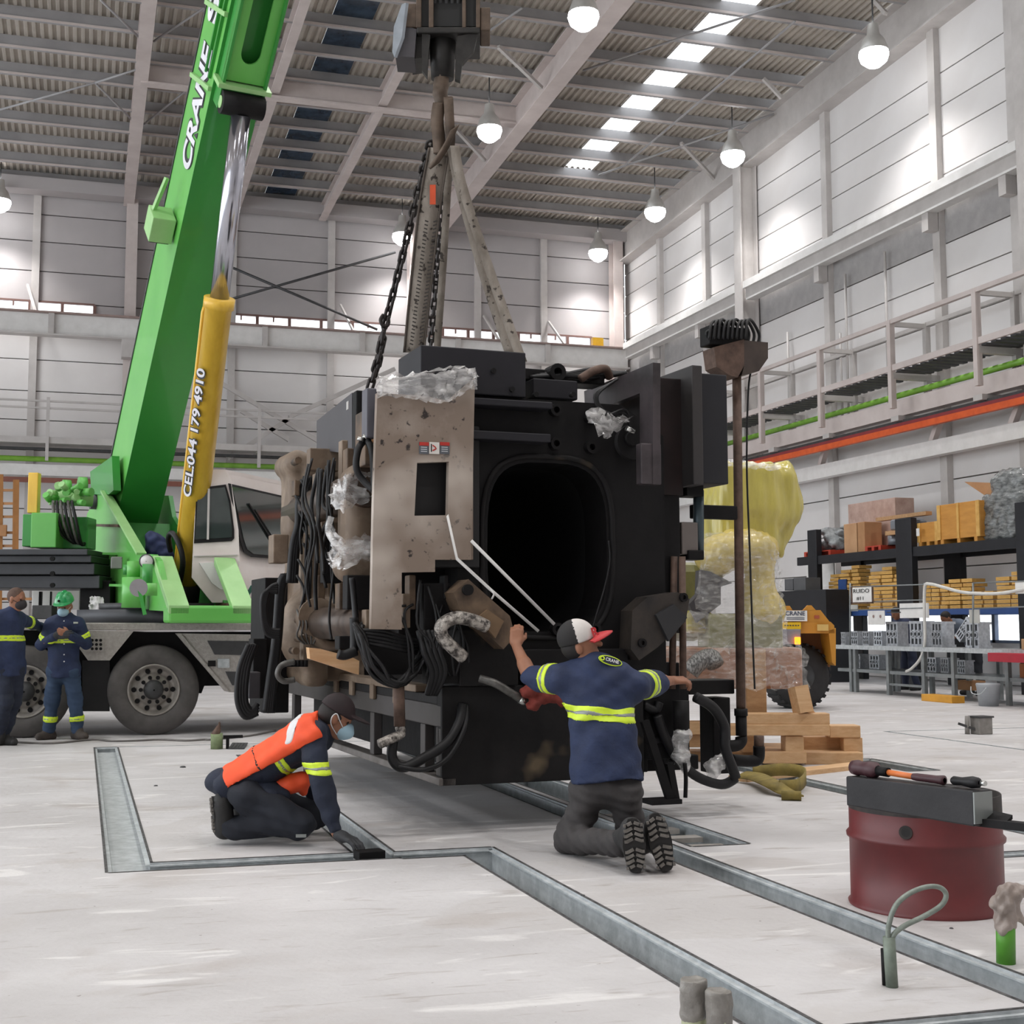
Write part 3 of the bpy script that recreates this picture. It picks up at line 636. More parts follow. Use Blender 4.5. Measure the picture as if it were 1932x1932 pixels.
# right upper brackets
plate('angle_bracket', [mu(*p, 1.35) for p in ((1102, 738), (1232, 684), (1232, 914), (1207, 908), (1207, 742), (1140, 768), (1104, 778))], [], (.055, 0, 0), M('worn_steel_plate', '#4b4447', .5, .3, col2='#2e2a2b', scale=4, sharp=.15), mc)
a = mv(1207, 842, -.28); c = mv(1246, 915, -.28); B('bracket_strip', MATS['worn_steel_plate'], (a.x, c.x, -.3, -.22, c.z, a.z+.02))
B('side_plate', M('brown_black_plate', '#2a1f1e', .65, 0, col2='#181415', scale=3, spec=.25), (1.5, 1.8, .1, .5, 1.9, 2.72))
B('cabinet_edge', M('grey_edge_strip', '#3a3737', .55, .2), (1.79, 1.87, -.06, .5, 1.96, 2.79))
B('side_cabinet', M('charcoal_cabinet', '#2a2a2e', .55, 0, col2='#242428', scale=2, spec=.3), (1.87, 2.1, 0, .55, 1.98, 2.75))
B('side_body', m_black, (1.35, 1.78, .12, .8, .95, 2.0))
c = mv(1180, 838, .12); MB().cyl(c+V(0, -.12, 0), c+V(0, .3, 0), .12, n=20).cyl(c+V(-.02, -.16, .02), c+V(-.02, -.1, .02), .05, n=14).build('drive_motor', m_black, mc, local=True)
for k in range(3): T('motor_cable', m_rubber, [mv(1165-k*4, 715+k*3, -.1), mv(1128-k*3, 745, -.15), mv(1140, 775+k*4, -.15), mv(1180, 790-k*8, -.1), mv(1190, 815, 0)], .009)
MB().cyl(mv(1182, 808, -.1), mv(1196, 815, -.1), .02, n=10).build('cable_gland', m_chrome, mc, local=True)
# valve, bracket arm and cable mast
c = mv(1318, 925, .2); e = mv(1318, 1040, .2); vb = MB().cyl(c, e, .038, n=14).build('ram_cylinder', M('blue_grey_ram', '#4c5a60', .4, .4), mc, local=True)
X('ram_block', M('grey_block', '#756d69', .5, .2), 1286, 985, 1317, 1046, .14, .1)
X('ram_foot', m_black, 1299, 1038, 1329, 1056, .12, .16)
X('ram_head', m_black, 1296, 912, 1328, 936, .12, .16)
X('mast_arm', m_black, 1308, 953, 1392, 979, .22, .06)
pt = mv(1390, 708, .3); pb = mv(1398, 1345, .3); MB().cyl(pt, pb, .033, n=16).build('cable_mast', m_rust, mc, local=True)
MB().cyl(pb+V(0, 0, .03), pb+V(0, 0, -.02), .048, n=16).cyl(pb+V(0, 0, -.02), pb+V(0, 0, -.16), .04, n=14).build('mast_socket', m_black, mc, local=True)
q = lambda x, y, v=.22: mv(x, y, v)
plate('junction_box', [q(1347, 655), q(1404, 640), q(1404, 690), q(1392, 712), q(1376, 708), q(1352, 692)], [], (0, .16, 0), m_rust, mc)
plate('junction_box_side', [q(1404, 642), q(1449, 646), q(1449, 676), q(1432, 700), q(1400, 708), q(1404, 690)], [], (0, .2, 0), M('dark_rust_box', '#4b403a', .6, .2, col2='#3a312d', scale=6), mc)
X('plug_block', m_black, 1338, 616, 1412, 652, .24, .14)
for k in range(9): x = 1342+k*8.5; T('plug_cable', m_rubber, [q(x-4, 640, .2), q(x, 612-k % 3*3, .22), q(x+9, 606, .3), q(x+14+k, 622+k, .33), q(x+12+k, 640+k, .33)], .011, sub=4)
T('plug_cable', m_rubber, [q(1336, 637, .25), q(1333, 628, .25), q(1343, 622, .25), q(1360, 615, .3)], .012)
T('mast_cable', m_rubber, [q(1420, 690, .35), q(1412, 735, .33), mv(1409, 880, .28), mv(1415, 1050, .28), mv(1420, 1200, .27), mv(1424, 1300, .28)], .007)
# rods, lower castings
for x0, x1, v in ((1272, 1268, .1), (1287, 1289, .05)): MB().cyl(mv(x0, 1050, v), mv(x1, 1300, v), .024, n=10).build('guide_rod', m_rust, mc, local=True)
plate('lower_casting', [mv(*p, -.12) for p in ((1193, 1152), (1222, 1126), (1278, 1117), (1301, 1130), (1294, 1172), (1240, 1222), (1206, 1246), (1190, 1225))], [], (0, .2, 0), M('brown_black_casting', '#3a322c', .6, .1, col2='#1d1a19', scale=6, bump=.15), mc)
plate('casting_plate', [mv(*p, -.15) for p in ((1238, 1160), (1272, 1140), (1297, 1165), (1262, 1210))], [], (0, .03, 0), M('slate_plate', '#2f2f31', .5, .2), mc)
for p in ((1213, 1213), (1291, 1127)): c = mv(*p, -.14); MB().ring(c, c+V(0, .05, 0), .03, .015, 14).build('bolt_socket', m_black, mc, local=True)
plate('support_arm', [mv(*p, -.22) for p in ((856, 1118), (884, 1093), (926, 1130), (962, 1162), (972, 1200), (950, 1225), (902, 1180), (868, 1150))], [], (0, .2, 0), m_tan, mc)
plate('arm_cover', [mv(*p, -.25) for p in ((902, 1165), (920, 1150), (951, 1172), (935, 1204))], [], (0, .03, 0), M('tan_cover', '#7a6248', .6, 0, col2='#5f4a36'), mc)
c = mv(882, 1113, -.23); MB().cyl(c+V(0, -.02, 0), c+V(0, .02, 0), .035, n=14).build('pivot_bolt', m_black, mc, local=True)
B('toggle_block', m_grime, (.1, .5, -.05, .3, .62, .98)); B('toggle_block', m_black, (.55, 1.3, -.02, .3, .62, .85))
m_lag = M('lagged_hose_wrap', '#b9b2aa', .35, .3, col2='#3c3734', scale=26, sharp=.1, bump=.5)
T('lagged_hose', m_lag, [mv(918, 1182, -.28), mv(890, 1170, -.3), mv(858, 1166, -.3), mv(834, 1180, -.3), mv(834, 1200, -.28), mv(850, 1218, -.28), mv(874, 1240, -.25)], .042, 10)
T('flex_pipe', M('ribbed_grey_hose', '#6d6b67', .4, .3, col2='#3f3d3b', scale=14), [mv(905, 1280, -.15), mv(935, 1290, -.2), mv(965, 1308, -.2), mv(988, 1322, -.15)], .026, 10)
MB().cyl(mv(980, 1318, -.17), mv(990, 1324, -.17), .032, n=12).build('hose_ferrule', m_chrome, mc, local=True)
# safety panel with its window
def pan(x, y): return mv(x, y, -.12)
plate('safety_panel', [pan(*p) for p in ((712, 741), (800, 747), (846, 756), (896, 712), (889, 1056), (821, 1056), (821, 1079), (758, 1080), (758, 1188), (700, 1187), (705, 950))],
      [[pan(*p) for p in ((787, 873), (847, 871), (845, 972), (782, 973))]], (0, .05, 0), m_panelb, mc)
X('panel_return', m_panelb, 889, 725, 893, 1056, -.11, .2, bevel=.003)
X('panel_back_box', M('panel_dark', '#141315', .6), 745, 800, 905, 1070, 0., .4)
for x0, x1, cl, nm in ((790, 809, '#5b5f66', 'warning_label'), (809, 829, '#e2ded8', 'warning_sign'), (829, 848, '#5b5f66', 'warning_label')):
    a = pan(x0, 834); c = pan(x1, 857); lb = MB().bb(a.x+.002, c.x-.002, -.126, -.12, c.z, a.z).build(nm, M('label_'+cl[1:], cl, .4), mc, local=True)
    if cl == '#5b5f66':
        MB().bb(a.x+.002, c.x-.002, -.128, -.1255, a.z-.022, a.z).build('red_band', M('label_red', '#b8342c', .4), lb, local=True)
        for r in range(3): MB().bb(a.x+.012, c.x-.014, -.128, -.1255, a.z-.035-.013*r, a.z-.03-.013*r).build('text_line', M('label_print', '#c9ccd0', .5), lb, local=True)
    else:
        MB().bb(a.x+.012, a.x+.018, -.128, -.1255, c.z+.012, a.z-.012).build('figure_mark', m_black, lb, local=True)
        MB().box((a.x+.034, -.127, (a.z+c.z)/2+.01), (.028, .003, .007), Matrix.Rotation(.6, 3, 'Y')).box((a.x+.036, -.127, (a.z+c.z)/2-.01), (.03, .003, .008), Matrix.Rotation(-.5, 3, 'Y')).build('red_mark', MATS['label_red'], lb, local=True)
m_film = film('stretch_film', '#f7f5f3', .5, 8, .12)
def sheet(name, top, bot, mat, parent, nx=24, nz=8, rough=.02, seed=1, local=True, double=None):
    """crumpled sheet hung between an upper and a lower row of points"""
    rr = np.random.default_rng(seed); t = spline([Vector(p) for p in top], 8); b = spline([Vector(p) for p in bot], 8); vs = []
    for j in range(nz+1):
        for i in range(nx+1):
            f = i/nx; A = t[min(len(t)-1, int(f*(len(t)-1)))]; Bq = b[min(len(b)-1, int(f*(len(b)-1)))]
            vs.append(A.lerp(Bq, j/nz)+Vector(rr.normal(size=3)*rough))
    m = MB().add(vs, [(j*(nx+1)+i, j*(nx+1)+i+1, (j+1)*(nx+1)+i+1, (j+1)*(nx+1)+i) for j in range(nz) for i in range(nx)], 0, True)
    return m.build(name, mat, parent, local=local)
def pf(x, y, v=-.15): return mv(x, y, v)
sheet('film_cover', [pf(716, 715), pf(760, 710), pf(830, 704), pf(862, 695), pf(892, 695), pf(899, 712)], [pf(711, 748), pf(760, 748), pf(805, 757), pf(842, 760), pf(870, 745), pf(898, 730)], m_film, mc, 30, 8, .009, 3)
sheet('film_cover', [pf(716, 714, .0), pf(790, 706, .0), pf(862, 694, .02), pf(897, 706, .02)], [pf(716, 715), pf(790, 707), pf(862, 695), pf(899, 712)], m_film, mc, 20, 4, .012, 4)
# left flank: cabinet, beige castings, tie bars
lc = [mu(*p, -.3) for p in ((597.5, 794), (664, 741), (664, 857), (597.5, 848))]
plate('flank_cabinet', lc, [], (.2, 0, 0), m_slate, mc)
a = lc[1]; B('cabinet_end', m_black, (-.3, -.06, a.y-.12, a.y-.005, lc[2].z, a.z), bevel=.01)
a = mu(655, 765, -.305); B('cabinet_plate', M('name_plate', '#b9b6b2', .4), (-.304, -.3, a.y-.03, a.y+.03, a.z-.03, a.z+.03), bevel=0)
X('flank_post', M('blue_grey_post', '#5b5a62', .5, .1), 692, 732, 711, 826, 0., .12)
B('flank_box', m_tan, (-.42, -.2, .35, .6, 2.05, 2.42)); B('flank_box', M('amber_part', '#b98a5e', .5), (-.44, -.36, .3, .36, 2.2, 2.45))
s = Soft((-.75, 1.9, .4), (.5, 3.6, 2.6), .022)
L0 = lambda x, y, v: mv(x, y, v)
s.box((-.1, 2.75, 1.35), (.3, .22, .8), None, .06, .06)
p = L0(590, 1120, 2.4); s.box((p.x+.02, 2.45, 1.2), (.1, .14, .68), None, .06, .05)
p = L0(566, 1190, 2.4); s.ell((p.x+.02, 2.45, p.z), (.17, .2, .3), None, .08)
p = L0(560, 940, 2.5); s.box((p.x+.06, 2.6, p.z), (.14, .2, .34), None, .08, .08)
p = L0(556, 875, 2.5); s.cone((p.x, 2.4, p.z), (p.x, 2.8, p.z), .1, .1, .05)
p = L0(612, 880, 2.3); s.box((p.x, 2.4, p.z), (.16, .12, .1), None, .03, .03)
p = L0(620, 1178, 2.1); s.cone((p.x, 2.0, p.z), (p.x, 3., p.z), .2, .2, .05); s.cone((p.x, 1.8, p.z), (p.x, 3.4, p.z), .13, .13, .02, '-')
s.build('moving_platen', m_beige, mc, noise=.002, nscale=9, local=True)
for p, r in (((626, 944), .13), ((634, 1176), .12)):
    c = mv(*p, 1.5); MB().cyl(V(c.x, .5, c.z), V(c.x, 2.7, c.z), r, n=20).build('tie_bar', M('greasy_tie_bar', '#57493f', .4, .4, col2='#3b312b', scale=4), mc, local=True)
p = mv(600, 1165, 1.9); MB().cyl(V(p.x, 1.9, p.z), V(p.x, 2.02, p.z), .15, n=18).build('tie_bar_collar', m_beige, mc, local=True)
a = mv(652, 935, .75); c = mv(706, 1082, .75); s = Soft((a.x-.25, .3, c.z-.3), (c.x+.25, 1.2, 2.3), .02)
s.box(((a.x+c.x)/2, .75, (2.1+c.z)/2), ((c.x-a.x)/2+.02, .16, (2.1-c.z)/2), None, .1, .05); s.cone((a.x+.02, .7, c.z+.05), (c.x, .7, c.z+.02), .12, .14, .06)
s.build('guard_column', m_beige, mc, local=True)
a = mv(622, 860, 1.2); X('channel_bar', m_beige, 645, 830, 657, 1040, .9, .1)
for k, (y0, y1) in enumerate(((895, 960), (1015, 1070))):
    tp = [mv(630-6*k, y0+20, .62), mv(650, y0+4, .5), mv(706, y0-8, .5)]; bt = [mv(626-6*k, y1-5, .62), mv(650, y1+4, .5), mv(706, y1-22, .5)]
    sheet('film_wrap', tp, bt, m_film, mc, 18, 6, .012, 8+k)
sheet('film_wrap', [mv(622, 985, .6), mv(640, 1010, .55), mv(700, 1022, .5)], [mv(618, 1000, .6), mv(640, 1048, .55), mv(700, 1060, .5)], m_film, mc, 14, 5, .01, 12)
T('film_rope', m_film, [mv(625, 975, .6), mv(619, 1000, .6), mv(630, 1022, .55), mv(655, 1040, .5), mv(700, 1043, .5)], .022)
X('control_box', m_beige, 516, 1008, 545, 1062, 2.2, .2)
X('junction_stack', m_black, 478, 1205, 505, 1318, 2.6, .2); X('junction_stack', m_slate, 470, 1268, 492, 1318, 2.4, .15)
X('rear_column', m_black, 500, 1090, 548, 1345, 2.8, .6)
# hoses down the flank
T('flank_hose', m_rubber, [mv(690, 830, .1), mv(677, 845, .05), mv(672, 880, .05), mv(684, 905, .05), mv(705, 925, .0)], .022)
T('flank_hose', m_rubber, [mv(693, 830, .05), mv(701, 850, .0), mv(705, 885, .0), mv(706, 930, .0)], .022)
for x, y in ((679, 832), (689, 828), (700, 826)): MB().cyl(mv(x, y, .05), mv(x+2, y-6, .05), .022, n=10).build('hose_fitting', m_chrome, mc, local=True)
for k in range(3):
    T('flank_hose', m_rubber, [mv(578+5*k, 900, 2.1), mv(564+4*k, 945, 2.1), mv(562+4*k, 990, 2.1), mv(552+4*k, 1030, 2.1), mv(546+5*k, 1100, 2.1)], .028)
for k in range(4):
    T('drop_hose', m_rubber, [mv(545-3*k, 1085, 2.2), mv(533-2*k, 1110, 2.2), mv(526-2*k, 1200, 2.2), mv(518-3*k, 1280, 2.2), mv(512-4*k, 1345, 2.2)], .03)
    T('hose_loop', m_rubber, [mv(470+4*k, 1215, 2.3), mv(452+5*k, 1262, 2.3), mv(448+5*k, 1320, 2.3), mv(462+4*k, 1352-4*k, 2.3), mv(486, 1345-6*k, 2.3)], .024)
    T('hose_coil', m_rubber, [mv(524, 1102+5*k, 2.0), mv(508-3*k, 1112+2*k, 2.0), mv(500-2*k, 1150, 2.0), mv(508-2*k, 1185+3*k, 2.0), mv(528, 1190+4*k, 2.0)], .018)
T('grey_hose', MATS['ribbed_grey_hose'], [mv(556, 1248, 1.6), mv(532, 1255, 1.6), mv(524, 1272, 1.6), mv(535, 1285, 1.6), mv(556, 1282, 1.6)], .022)
rr = random.Random(4)
for k in range(13):
    j = lambda s=9: rr.uniform(-s, s); v = .05+rr.uniform(-.12, .12)
    T('cable_bundle', m_rubber, [mv(676+j(), 1180+j(6), v), mv(685+j(), 1215+j(), v-.05), mv(712+j(14), 1262+j(), v-.08), mv(748+j(12), 1290+j(5), v-.08), mv(782+j(), 1262+j(), v), mv(800+j(), 1225+j(), v+.05)], .014, 6)
for k in range(5): T('cable_bundle', m_rubber, [mv(674, 1190+5*k, .0), mv(720, 1190+7*k, -.05), mv(770, 1205+6*k, 0), mv(812, 1215+5*k, .1)], .015, 6)
T('drain_pipe', m_rubber, [mv(668, 1165, .1), mv(669, 1210, .1), mv(668, 1228, .1)], .03); T('drain_pipe', m_rubber, [mv(672, 1228, .05), mv(650, 1236, .05), mv(638, 1234, .05)], .032, 10)
T('flank_cable', m_rubber, [mv(664, 1090, .2), mv(668, 1130, .2), mv(672, 1180, .15)], .02)
T('dump_pipe', m_rust, [mv(752, 1290, -.06), mv(754, 1370, -.06)], .036, 10, 1); T('dump_pipe', m_lag, [mv(754, 1370, -.06), mv(756, 1385, -.07), mv(740, 1393, -.1), mv(716, 1404, -.12)], .03, 10)
T('low_hose', m_rubber, [mv(742, 1395, -.05), mv(740, 1430, -.06), mv(760, 1448, -.08), mv(800, 1430, -.1), mv(845, 1400, -.1), mv(868, 1360, -.06), mv(872, 1330, .0)], .032, 10)
T('low_hose', m_rubber, [mv(750, 1446, -.1), mv(800, 1452, -.14), mv(845, 1430, -.14), mv(876, 1375, -.1), mv(880, 1330, .0)], .016, 8)
for k in range(4): T('front_hose', m_rubber, [mv(790+8*k, 1190, -.05), mv(800+10*k, 1230, -.1), mv(815+8*k, 1270, -.08), mv(806+5*k, 1310, 0)], .02)
# lower right: stand, hoses, elbows
b = MB(); b.bar(mv(1216, 1360, -.1), mv(1264, 1508, -.12), .05); b.bar(mv(1262, 1440, -.1), mv(1274, 1508, -.1), .045); b.build('stand_leg', m_black, mc, local=True)
c = mv(1248, 1511, -.1); MB().box(c, (.22, .16, .03)).build('stand_foot', m_black, mc, local=True)
X('rear_frame', m_black, 1300, 1283, 1386, 1310, .35, .25); X('rear_frame', m_black, 1345, 1316, 1378, 1460, .5, .2); X('fill_plate', m_black, 1225, 1290, 1300, 1420, .3, .3)
B('rear_frame', m_black, (1.2, 2.0, .3, .6, .0, .1)); B('side_tank', m_black, (1.42, 1.75, .1, .9, .1, .75))
c = mv(1285, 1322, .0); MB().cyl(c, c+V(0, 0, -.2), .055, n=16).build('pump_body', m_black, mc, local=True)
s = Soft((c.x-.2, -.2, c.z-.55), (c.x+.2, .25, c.z-.1), .016); s.cone(c+V(0, 0, -.22), c+V(-.01, 0, -.36), .065, .055, .02); s.cone(c+V(0, 0, -.36), c+V(.02, 0, -.45), .05, .03, .02)
s.build('film_wrapped_pump', m_film, mc, noise=.006, nscale=30, local=True)
hz = [([(1312, 1315), (1345, 1335), (1366, 1370), (1368, 1410), (1384, 1455), (1388, 1468)], .036), ([(1388, 1468), (1360, 1480), (1310, 1462), (1270, 1420), (1250, 1380), (1240, 1350)], .034),
      ([(1214, 1330), (1236, 1340), (1244, 1325)], .03), ([(1210, 1375), (1232, 1395), (1250, 1388), (1244, 1365)], .03), ([(1215, 1360), (1240, 1400), (1262, 1455), (1268, 1480)], .022), ([(1222, 1390), (1265, 1440), (1270, 1400), (1262, 1370)], .022)]
for k, (pp, r) in enumerate(hz): T('floor_hose', m_rubber, [mv(x, y, .02+.03*k) for x, y in pp], r, 10)
e = mv(1398, 1390, .3); T('pipe_elbow', m_black, [e, e+V(0, 0, -.03), e+V(-.04, 0, -.06), e+V(-.14, 0, -.06)], .042, 12)
e = mv(1432, 1388, .35); T('pipe_elbow', m_rust, [e, mv(1432, 1410, .35)], .036, 12, 1); T('pipe_elbow', m_black, [mv(1432, 1408, .35), mv(1430, 1432, .35), mv(1412, 1436, .35), mv(1380, 1434, .35)], .042, 12)
s = Soft(np.array(mv(1350, 1440, .1))-.2, np.array(mv(1350, 1440, .1))+.2, .014); c = mv(1350, 1440, .1); s.ell(c, (.07, .05, .05), None, .03).ell(c+V(.06, 0, .03), (.05, .04, .04), None, .03).ell(c+V(-.02, 0, -.05), (.05, .04, .05), None, .03)
s.build('film_wrapped_valve', m_film, mc, noise=.008, nscale=35, local=True)
T('hanging_strap', m_black, [mv(1292, 1440, -.05), mv(1294, 1470, -.05), mv(1293, 1505, -.05)], .014, 6)
# more plumbing and brackets on the crowded left flank and under the panel
rq = random.Random(21)
for k in range(9):
    x = 585+6*k+rq.uniform(-4, 4); v = .9+rq.uniform(0, .5); y0 = 850+rq.uniform(0, 40); y1 = 1100+rq.uniform(-60, 120)
    T('flank_cable', m_rubber, [mv(x, y0, v), mv(x-8+rq.uniform(-6, 6), y0+70, v), mv(x+rq.uniform(-10, 10), (y0+y1)/2, v-.1), mv(x-6+rq.uniform(-8, 8), y1-50, v), mv(x+rq.uniform(-6, 6), y1, v)], .009+rq.uniform(0, .006), 6, 5)
for k in range(7):
    x = 548+rq.uniform(0, 24); v = 2.0; y0 = 905+30*k; T('platen_cable', m_rubber, [mv(x, y0, v), mv(x+14, y0+30, v-.05), mv(x+6+rq.uniform(-6, 8), y0+75, v-.05), mv(x+12, y0+110, v)], .01, 6, 5)
for x0, y0, x1, y1, v, mt in ((585, 846, 640, 888, 1.8, m_beige), (596, 892, 604, 1000, 1.7, m_beige), (655, 845, 668, 900, .75, m_tan), (660, 905, 671, 985, .7, m_black), (606, 985, 640, 1010, 1.4, m_tan), (612, 1015, 645, 1100, 1.5, m_black), (655, 1085, 700, 1150, .45, m_black), (574, 1008, 590, 1245, 2.05, m_beige), (600, 1085, 614, 1150, 2., m_tan), (640, 1100, 655, 1150, .8, m_tan), (556, 905, 566, 935, 2.05, m_tan), (640, 1200, 672, 1226, .4, m_black)):
    X('flank_bracket', mt, x0, y0, x1, y1, v, .12)
for x, y in ((566, 1170), (566, 1205), (575, 1140), (580, 1060), (582, 1030), (560, 870), (556, 1228), (588, 1240)): c = mv(x, y, 2.05); MB().cyl(c+V(0, -.06, 0), c+V(0, .1, 0), .028, n=8).build('platen_bolt', m_tan, mc, local=True)
for k in range(6): c = mv(541+7*k, 1258, 1.9); MB().cyl(c, c+V(0, 0, .05), .022, n=6).build('hex_bolt', m_black, mc, local=True)
for k in range(5): T('clamp_pipe', MATS['ribbed_grey_hose'], [mv(560+5*k, 1150, 1.95), mv(566+6*k, 1175, 1.9), mv(560+9*k, 1200, 1.92), mv(575+4*k, 1215, 1.95)], .008, 6, 4)
for k in range(9):
    x = 765+14*k; v = -.04+rq.uniform(-.03, .03); T('front_cable', m_rubber, [mv(x, 1090+rq.uniform(0, 60), v), mv(x+rq.uniform(-18, 18), 1150+rq.uniform(0, 30), v-.04), mv(x+rq.uniform(-20, 20), 1215, v-.05), mv(x+rq.uniform(-25, 25), 1275, v)], .009, 6, 5)
for x0, y0, x1, y1, v, mt in ((772, 1085, 785, 1150, -.02, m_tan), (800, 1100, 850, 1190, -.02, m_black), (838, 1085, 846, 1130, -.04, m_grime), (760, 1120, 775, 1185, -.02, m_beige), (690, 1150, 700, 1195, .02, m_beige), (805, 1225, 880, 1290, -.03, m_grime)): X('front_bracket', mt, x0, y0, x1, y1, v, .1)
for x, y in ((930, 700), (965, 735), (1010, 745), (1080, 745)): c = mv(x, y, .0); MB().cyl(c+V(0, -.02, 0), c+V(0, .02, 0), .018, n=8).build('hood_bolt', m_black, mc, local=True)
T('opening_cable', m_rubber, [mv(1148, 1020, .03), mv(1150, 1060, .02), mv(1140, 1110, .02), mv(1125, 1160, .0), mv(1118, 1185, 0)], .006, 6)
sheet('torn_film', [mv(1100, 780, -.2), mv(1130, 770, -.18), mv(1160, 790, -.15)], [mv(1135, 825, -.18), mv(1160, 815, -.16), mv(1196, 785, -.12)], m_film, mc, 12, 6, .012, 44)
bpy.context.view_layer.update()
MW = Matrix.LocRotScale(MO, mc.rotation_euler, None)
def mw(x, y, v): return MW @ mv(x, y, v)
# ---- loose things on and round the machine
o = MB().strip([mw(844, 972, -.14), mw(862, 1054, -.16), mw(925, 1112, -.26), mw(1016, 1191, -.08)], .02, (.7, .1, .7), .003).build('packing_strap', M('white_strap', '#dcdad7', .5)); tag(o, 'white plastic strap bent at the panel window and running down to the black casting', 'strap', 'white packing straps on the machine')
MB().tube([mw(925, 1112, -.28), mw(932, 1120, -.3), mw(928, 1130, -.28)], .006, 6, sub=3).build('strap_tail', MATS['white_strap'], o)
o = MB().strip([mw(889, 1020, -.13), mw(1046, 1178, .0)], .022, (.7, .1, .7), .003).build('packing_strap', MATS['white_strap']); tag(o, 'white plastic strap running straight from the panel edge across the black opening', 'strap', 'white packing straps on the machine')
m_wood = M('new_pine', '#c49c72', .6, 0, col2='#aa8158', scale=3, stretch=(1, 8, 8), bump=.08)
m_wood2 = M('pale_pine', '#d6b289', .6, 0, col2='#c39a6e', scale=3, stretch=(1, 9, 9), bump=.08)
tag(plate('wooden_wedge', [mw(*p, .35) for p in ((583, 1222), (604, 1224), (664, 1240), (678, 1247), (677, 1273), (585, 1243))], [], (0, .12, 0), m_wood2, None), 'tapered pale pine wedge lying on the machine base beside the cable bundle', 'wedge')
s = Soft(np.array(mw(1025, 1318, -.25))-.25, np.array(mw(1025, 1318, -.25))+.25, .012)
for x, y, r in ((1000, 1305, .05), (1018, 1302, .045), (1004, 1330, .04), (1040, 1312, .05), (1056, 1318, .045), (1022, 1318, .03)): s.ell(mw(x, y, -.22), (r*1.2, r*.8, r*.8), None, .03)
o = s.build('red_rag', M('red_cloth', '#8a3a30', .85, col2='#6b2a24', scale=14), noise=.01, nscale=28); tag(o, 'crumpled red cloth tied to the machine behind the man with the red cap', 'cloth')
# ================================================================ THE GREEN TRUCK CRANE
m_gr = M('crane_green', '#6cbc58', .42, 0, col2='#5fb050', scale=1.2, coat=.2)
m_gr2 = M('crane_green_shaded', '#35923a', .42, 0, col2='#2f8635', scale=1.2, coat=.2)  # darker copy of the crane green, shade painted on underside and inner parts
m_gr3 = M('crane_green_pale', '#a4cf8e', .5, 0, col2='#8fc07c', scale=2)
m_yel = M('ram_yellow', '#f2c64a', .4, 0, col2='#dfb03a', scale=3, stretch=(3, 3, .6), coat=.2)
m_rod = M('chrome_rod', '#c4c4cc', .16, .95, col2='#aeb0bc', scale=2)
m_cab = M('cab_white', '#e6dfdc', .42, 0, col2='#d8cdc8', scale=1.4, coat=.2)
m_glass = M('cab_glass', '#3d4644', .06, 0, col2='#2a3231', scale=1, spec=.8, coat=.6)
m_tyre = M('grey_tyre', '#5a5654', .75, 0, col2='#494644', scale=7, bump=.12)
m_rim = M('wheel_rim', '#a39e98', .45, .35, col2='#8a847d', scale=9)
m_cw = M('counterweight_grey', '#45464b', .55, .1, col2='#38393d', scale=2)
m_check = M('checker_plate', '#b5b0ab', .42, .5, col2='#9c9791', scale=24, bump=.3, bscale=60)
m_ctext = M('letter_white', '#eceaf2', .45); m_cedge = M('letter_edge', '#2f3133', .5)
TY = 16.25
ck = thing('truck_crane', 'green telescopic truck crane with white cab and yellow ram', 'crane', (1.0, 17.4, 0))
def C(name, mat, mb, bevel=0., parent=None, **k): return mb.build(name, mat, parent or ck, bevel=bevel, **k)
def ty(x, y, dy=0.): return OY(x, y, TY+dy)
# chassis and deck
zt = ty(300, 1175).z; zb = ty(300, 1189).z
C('chassis', m_black, MB().bb(-6, 4.4, TY+.45, TY+2.1, .55, 1.2))
C('deck', m_check, MB().bb(-6, ty(508, 1180).x, TY, TY+2.5, zb, zt), .01); C('deck', m_check, MB().bb(ty(508, 1180).x, 4.6, TY, TY+2.5, zb, zt-.05), .01)
def side(name, pts, mat, dy=0., th=.06, bevel=0.): return plate(name, [ty(x, y, dy) for x, y in pts], [], (0, th, 0), mat, ck, local=False)
side('skirt', [(120, 1189), (252, 1191), (207, 1246), (166, 1246), (140, 1210)], m_check)
side('skirt', [(339, 1195), (600, 1199), (600, 1308), (432, 1306)], m_check)
side('skirt_edge', [(331, 1195), (341, 1195), (434, 1306), (424, 1304)], m_check, -.03)
side('locker_recess', [(391, 1209), (520, 1210), (520, 1237), (405, 1235)], m_dkgrey, -.012, .03); side('locker_recess', [(425, 1267), (520, 1268), (520, 1295), (438, 1293)], m_dkgrey, -.012, .03)
lt = side('locker_latch', [(411, 1243), (433, 1243), (433, 1260), (411, 1260)], m_steel, -.03, .03); MB().bb(ty(415, 1).x, ty(429, 1).x, TY-.034, TY-.028, ty(422, 1257).z, ty(422, 1246).z).build('latch_recess', m_black, lt)
sq = side('outrigger_panel', [(168, 1202), (196, 1202), (196, 1230), (168, 1230)], m_check, -.02, .02)
for i in range(3):
    for j in range(3): c = ty(174+8*i, 1208+8*j, -.03); MB().cyl(c, c+V(0, .02, 0), .018, n=8).build('panel_bolt', m_black, sq)
side('wheel_arch', [(250, 1191), (331, 1195), (395, 1270), (380, 1308), (207, 1308), (207, 1246)], m_black, .3, .05); side('wheel_arch', [(-80, 1189), (120, 1189), (170, 1246), (207, 1246), (207, 1308), (-80, 1308)], m_black, .3, .05)
side('mud_flap', [(155, 1246), (207, 1246), (207, 1342), (155, 1342)], m_rubber, .1, .03)
